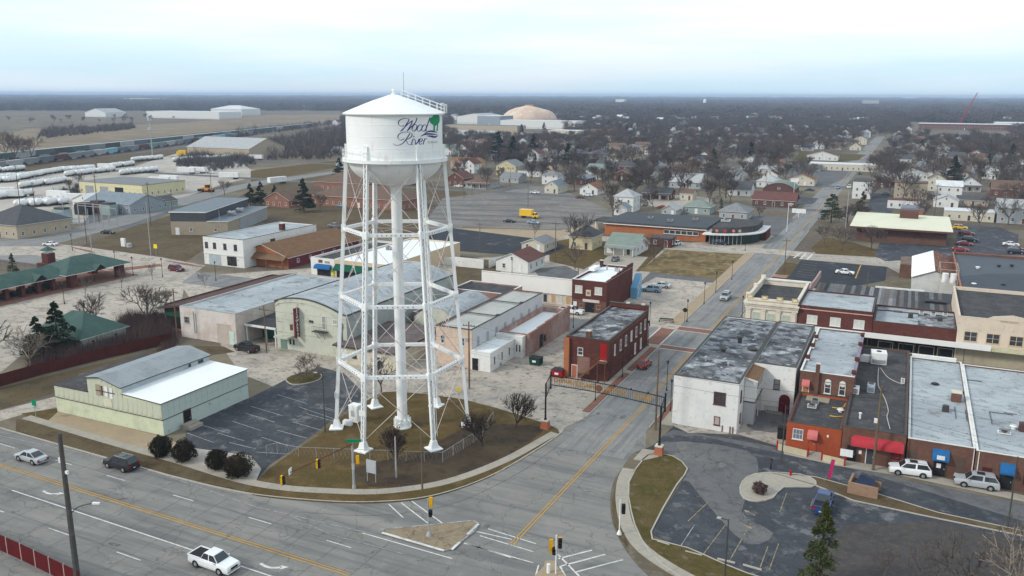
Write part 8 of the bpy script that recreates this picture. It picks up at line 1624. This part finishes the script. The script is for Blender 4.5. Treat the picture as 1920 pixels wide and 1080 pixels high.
tag((lambda m:(m.box(-78.9,129.4,0,-69.2,129.8,2.6,m_whitewall),m.build('white_wall'))[1])(MB()),'plain white yard wall in front of the tarred lot','wall'); r=board_fence('white_board_fence',[(-82,130.2),(-79.2,130)],2.2,m_signw,'short white fence left of the yard wall'); board_fence('white_board_fence',[(-68.2,131),(-68.6,136.4),(-64.4,142.5)],2.2,m_signw,'white board fence beside the white bungalow')
for i,(a,b)in enumerate((((1232,1016),(1255,1023)),((1285,1035),(1316,1043)),((1345,1049),(1378,1057)),((1393,1060),(1428,1070)))):
 p,q=T(*a),T(*b); mb=BR((p[0],p[1],.09),(q[0],q[1],.09),.18,.15,m_kerb); tag(mb.build('parking_stop'),'concrete parking stop at the lawn edge of the car park, %s from the left'%('first','second','third','fourth')[i],'parking stop','parking stops along the car park')
# RAIL YARD AND TANKS
def wagon(kind,col,L_,lab,p,ang,grp):
 key=('wagon',kind,col); m=P2('wagon_'+col,dict(grey=(.21,.23,.24),teal=(.085,.12,.115),rust=(.11,.055,.045),pale=(.36,.37,.37),dark=(.06,.065,.065),mint=(.16,.26,.21),blue=(.12,.15,.175),cyan=(.2,.42,.48))[col],dirt=.7,sc=.3)
 if key not in WG:
  r=bpy.data.objects.new('freight_wagon',None); COL.objects.link(r); mb=MB()
  if kind=='box':mb.box(-L_/2+.4,-1.6,1.1,L_/2-.4,1.6,5.0,m); mb.box(-L_/2+.35,-1.65,5.0,L_/2-.35,1.65,5.25,P2('wagon_roof',(.5,.52,.53)))
  else:
   P=[(-L_/2+.4,2.2),(-L_/2+2.6,.9),(L_/2-2.6,.9),(L_/2-.4,2.2),(L_/2-.4,4.4),(-L_/2+.4,4.4)]
   for sy,f in((-1.6,1),(1.6,-1)):mb.face([(x,sy,z)for x,z in P][::f],m)
   for i in range(6):a,b=P[i],P[(i+1)%6]; mb.face([(a[0],-1.6,a[1]),(a[0],1.6,a[1]),(b[0],1.6,b[1]),(b[0],-1.6,b[1])],m)
  mb.build('body',r)
  for x in(-L_/2+2,L_/2-2):mb=BX(x-1.4,-1.2,.15,x+1.4,1.2,.95,m_poled); mb.build('bogie',r)
  mb=MB();
  for i in range(9):x=-L_/2+1+i*(L_-2)/8; mb.box(x-.06,-1.68,1.2 if kind=='box' else 2.2,x+.06,-1.6,4.9 if kind=='box' else 4.3,m)
  mb.build('ribs',r); WG[key]=r
 else:r=copy_tree(WG[key])
 r.location=(p[0],p[1],.2); r.rotation_euler=(0,0,ang); tag(r,lab,'freight wagon',grp)
WG={}; q=random.Random(9); CN=dict(grey='grey',teal='teal',rust='rust brown',pale='pale grey',dark='dark',mint='mint green',blue='blue grey',cyan='bright cyan')
for row_,(A_,B_,kind,cols,L_)in enumerate(((T(-60,308),T(585,238),'box',['teal','teal','pale','teal','dark','teal','grey','dark','pale','blue','teal'],22),(T(-60,325),T(480,252),'hopper',['mint','grey','pale','grey','blue','rust','grey','grey','pale','cyan','blue','grey','rust'],17))):
 a,b=Vector(A_),Vector(B_); d=(b-a).normalized(); n=int((b-a).length/(L_+1)); ang=math.atan2(d.y,d.x)
 for i in range(n):
  c=cols[i%len(cols)]; p=a+d*(i+.5)*(L_+1); wagon(kind,c,L_,'%s %s wagon, %s train, between %s and %s ones'%(CN[c],'ribbed box' if kind=='box' else 'hopper','rear' if row_==0 else 'front',CN[cols[(i-1)%len(cols)]],CN[cols[(i+1)%len(cols)]]),p,ang,'freight wagons in the %s train'%('rear' if row_==0 else 'front'))
 for k in range(2):
  for o_ in(-.72,.72):nn=Vector((-d.y,d.x))*o_; mb=BR((a.x+nn.x,a.y+nn.y,.1),(b.x+nn.x,b.y+nn.y,.1),.08,.15,m_rust)if k==0 else None; (k==0)and tag(mb.build('rail'),kind='structure')
tk=None; rows=[((0,362-24),(45,334),9,0),((-40,345),(32,340),14,1),((36,337),(112,323),15,2),((116,323),(172,319),12,3),((256,303),(296,299),8,4),((40,388),(110,384),14,5),((215,315),(245,311),5,6),((-40,326),(42,320),12,7),((232,328),(290,322),9,8),((44,353),(118,343),9,9),((126,331),(205,322),9,10),((335,303),(428,298),9,11),((-10,374),(46,369),6,12)]
place=('far left row','long left row','row sloping up from the long left row','row behind the bare tree','row by the tall grey mast','row near the substation','short row by the brown brush','row by the hopper wagons','row behind the yellow workshop','near row left of the bare tree','middle row above the yellow workshop','row before the big tan warehouse','short row at the left edge')
for(a_,b_,n,ri)in rows:
 a,b=Vector(T(*a_)),Vector(T(*b_)); d=(b-a); n=min(24,max(n,int(d.length/3.6))); ang=R_(112)
 for i in range(n):
  p=a+d*(i/max(1,n-1))
  if tk is None:
   tk=bpy.data.objects.new('storage_tank',None); COL.objects.link(tk); mb=MB(); pr=[(.02,-4.6),(.8,-4.3),(1.25,-3.7),(1.35,-3.2),(1.35,3.2),(1.25,3.7),(.8,4.3),(.02,4.6)]; M2=MB(); M2.lathe(pr,m_signw,12); M2.v=[(v[2],v[0],v[1]+2.1)for v in M2.v]; M2.build('shell',tk,smooth=True)
   for x in(-2.6,2.6):mb=BX(x-.3,-1.1,0,x+.3,1.1,1.2,m_poled); mb.build('saddle',tk)
   mb=TB((0,0,3.4),(0,0,3.8),.3,.3,m_grey_metal,8); mb.build('dome',tk); t_=tk
  else:t_=copy_tree(tk)
  if i%7==6:t_.scale=(.8,.9,.9)
  t_.location=(p.x+q.uniform(-.9,.9),p.y+q.uniform(-2,2),0); t_.rotation_euler=(0,0,ang+q.uniform(-.06,.06)); tag(t_,'white cylindrical tank in the %s of the yard'%place[ri],'tank','white tanks in the %s'%place[ri])
r=empty('substation_gantry',(*T(150,425),0),'grey steel gantry of the small substation','gantry'); mb=MB()
for i in range(6):
 mb.tube((i*4-8,0,0),(i*4-8,0,9),.15,.12,m_grey_metal,5); mb.tube((i*4-8,6,0),(i*4-8,6,7),.15,.12,m_grey_metal,5)
mb.tube((-8,0,8.6),(12,0,8.6),.12,.12,m_grey_metal,4); mb.tube((-8,6,6.6),(12,6,6.6),.12,.12,m_grey_metal,4); mb.build('frame',r)
for i,(x,y,m)in enumerate(((158,402,P2('dark_unit',(.03,.03,.03))),(205,402,HW['aqua']),(118,412,HW['aqua']),(185,398,HW['brick']))):
 mb=MB(); mb.prism([(-3,-2),(3,-2),(3,2),(-3,2)],0,4,m); mb.prism([(-2.4,-1.6),(2.4,-1.6),(2.4,1.6),(-2.4,1.6)],4,4.8,m_poled); tag(mb.build('transformer_unit',loc=(*T(x,y),0)),('dark boxy transformer in the substation','pale green transformer at the right of the substation','small pale green cabinet left of the dark transformer','dull red unit behind the dark transformer')[i],'transformer')
for i,(x,y)in enumerate(((345,291),(370,289),(397,290),(420,289))):mb=MB(); mb.prism(offset_in([(-5,-3),(5,-3),(5,3),(-5,3)],.1),0,3,(P2('yellow_tarp',(.6,.38,.02)),m_signw)[i%2]); mb.prism([(-4,-2),(4,-2),(3,1),(-3,1)],3,4,(MATS['yellow_tarp'],m_signw)[i%2]); tag(mb.build('covered_stack',loc=(*T(x,y),0)),('yellow covered stack at the left of the big warehouse front','white covered stack left of the second yellow one','yellow covered stack at the warehouse middle','white covered stack at the right of the warehouse front')[i],'stack')
r=empty('garden_memorial',(*T(232,462),0),'small white memorial stone with shrubs on the west lawn','memorial'); mb=BX(-.8,-.3,0,.8,.3,2.6,m_signw); mb.build('stone',r); mb=TB((2.5,0,0),(2.5,0,1.2),.9,.7,m_grey_metal,10); mb.build('urn',r)
for i,(a,b)in enumerate((((1120,605),(1150,606)),((1236,604),(1262,606)))):
 p,q=T(*a),T(*b); mb=BR((p[0],p[1],.5),(q[0],q[1],.5),.4,.08,m_poled); mb.bar((p[0],p[1]+.2,.8),(q[0],q[1]+.2,.8),.08,.3,m_poled)
 for e in(p,q):mb.box(e[0]-.06,e[1]-.2,0,e[0]+.06,e[1]+.25,.5,m_poled)
 tag(mb.build('bench'),('dark bench behind the brick corner building','dark bench at the crossing corner')[i],'bench')
for i,(x,y,h,w_,m)in enumerate(((1488,366,8,1.8,m_signw),(1475,435,10,.0,m_signw),(1497,408,3.4,2.6,m_signw))):
 r=empty('pylon_sign',(*T(x,y),0),('white pylon sign beside the cream gabled building','tall white pole with a side arm at the school street corner','low double white sign on the clinic lawn')[i],'sign'); mb=TB((0,0,0),(0,0,h),.12,.1,m_signw,6); mb.build('post',r)
 mb=BX(-max(.3,w_),-.15,h-1.6 if w_ else h-.1,max(1.6,w_),.15,h+.1,m); mb.build('panel',r)
mb=MB(); q=random.Random(31); k=0
while k<1500:
 ang=q.uniform(-.6,.6); dist=math.sqrt(q.uniform(900**2,3600**2)); X=dist*math.sin(ang); Y=dist*math.cos(ang); x0,y0=X-OO[0],Y-OO[1]; t,s=x0*ET[0]+y0*ET[1],x0*ES[0]+y0*ES[1]; px,py=Wp(t,s)
 if py>232 or(px<660 and py>207)or abs(t)<18 or is_open(t,s):continue
 k+=1; w_,d_,h_=q.uniform(9,16),q.uniform(9,14),q.uniform(5,9); wm=HW[q.choice(('white','white','white','cream','grey','tan','blue','brick'))]; rm=HR[q.choice(('grey','pale','pale','brown','dark','white'))]
 mb.prism([(t,s),(t+w_,s),(t+w_,s+d_),(t,s+d_)],0,h_,wm,bottom=False); mb.face([(t-.4,s-.4,h_),(t+w_+.4,s-.4,h_),(t+w_+.4,s+d_/2,h_+3),(t-.4,s+d_/2,h_+3)],rm); mb.face([(t+w_+.4,s+d_+.4,h_),(t-.4,s+d_+.4,h_),(t-.4,s+d_/2,h_+3),(t+w_+.4,s+d_/2,h_+3)],rm)
tag(mb.build('distant_houses'),kind='stuff')
tr=None
for i,(x,y,a,lab)in enumerate(((110,373,10,'white box trailer behind the tank row near the substation'),(143,379,15,'white box trailer left of the white metal shed'),(232,391,60,'white box trailer right of the blue grey shed'),(250,388,70,'white box trailer beside the small aqua shed'),(300,345,20,'white box trailer behind the cement truck'),(318,342,10,'white box trailer on the pale yard above the cement truck'),(350,326,15,'white box trailer near the yard brush'),(370,325,15,'white box trailer left of the white truck on the far yard'),(430,336,25,'white box trailer at the right end of the pale yard'),(20,372,40,'white box trailer at the left edge of the yard'),(8,366,30,'second white box trailer at the left edge of the yard'),(200,318,15,'white box trailer among the tank rows'),(480,300,10,'white box trailer beyond the bend lawn'),(610,250,10,'white box trailer left of the tank shell'),(520,345,80,'white box trailer beside the school evergreens'))):
 if tr is None:
  tr=bpy.data.objects.new('box_trailer',None); COL.objects.link(tr); mb=BX(-5.5,-1.25,1.1,5.5,1.25,3.8,m_signw); mb.build('box',tr); mb=BX(-5.4,-.5,.9,5.4,.5,1.1,m_poled); mb.build('chassis',tr)
  for wx in(3,4.3):
   for sy in(-1,1):mb=TB((0,-.12,0),(0,.12,0),.5,.5,m_tyre_,12); mb.build('wheel',tr,(wx,sy*1.1,.5))
  o=tr
 else:o=copy_tree(tr)
 o.location=(*T(x,y),0); o.rotation_euler=(0,0,R_(a)); tag(o,lab,'trailer','white trailers in the yards')
wires('wires over the tarred lot to the yellow house pole',lc('n'),lc('o'),((8.8,11.3),(7.6,9.8))); wires('wires from the yellow house pole to the brown field pole',lc('o'),lc('m'),((11.3,8.3),(9.8,7.2))); wires('wires from the brown field pole towards the school street',lc('m'),lc('B'),((8.3,8.3),)); wires('wires between the two poles by the diagonal road',lc('r'),lc('s'),((15.3,10.3),(13,9))); wires('wires from the white garage pole off to the left',lc('k'),(-140,40),((9.8,10),(8.4,8.5),(7,7.4)))
wires('wires running from the substation pole to the diagonal road',lc('t'),lc('r'),((17.3,15.3),(15,13))); wires('wires along the main street from the brick hut pole',lc('p'),(8.5,240),((9.3,10),(8.4,9)))
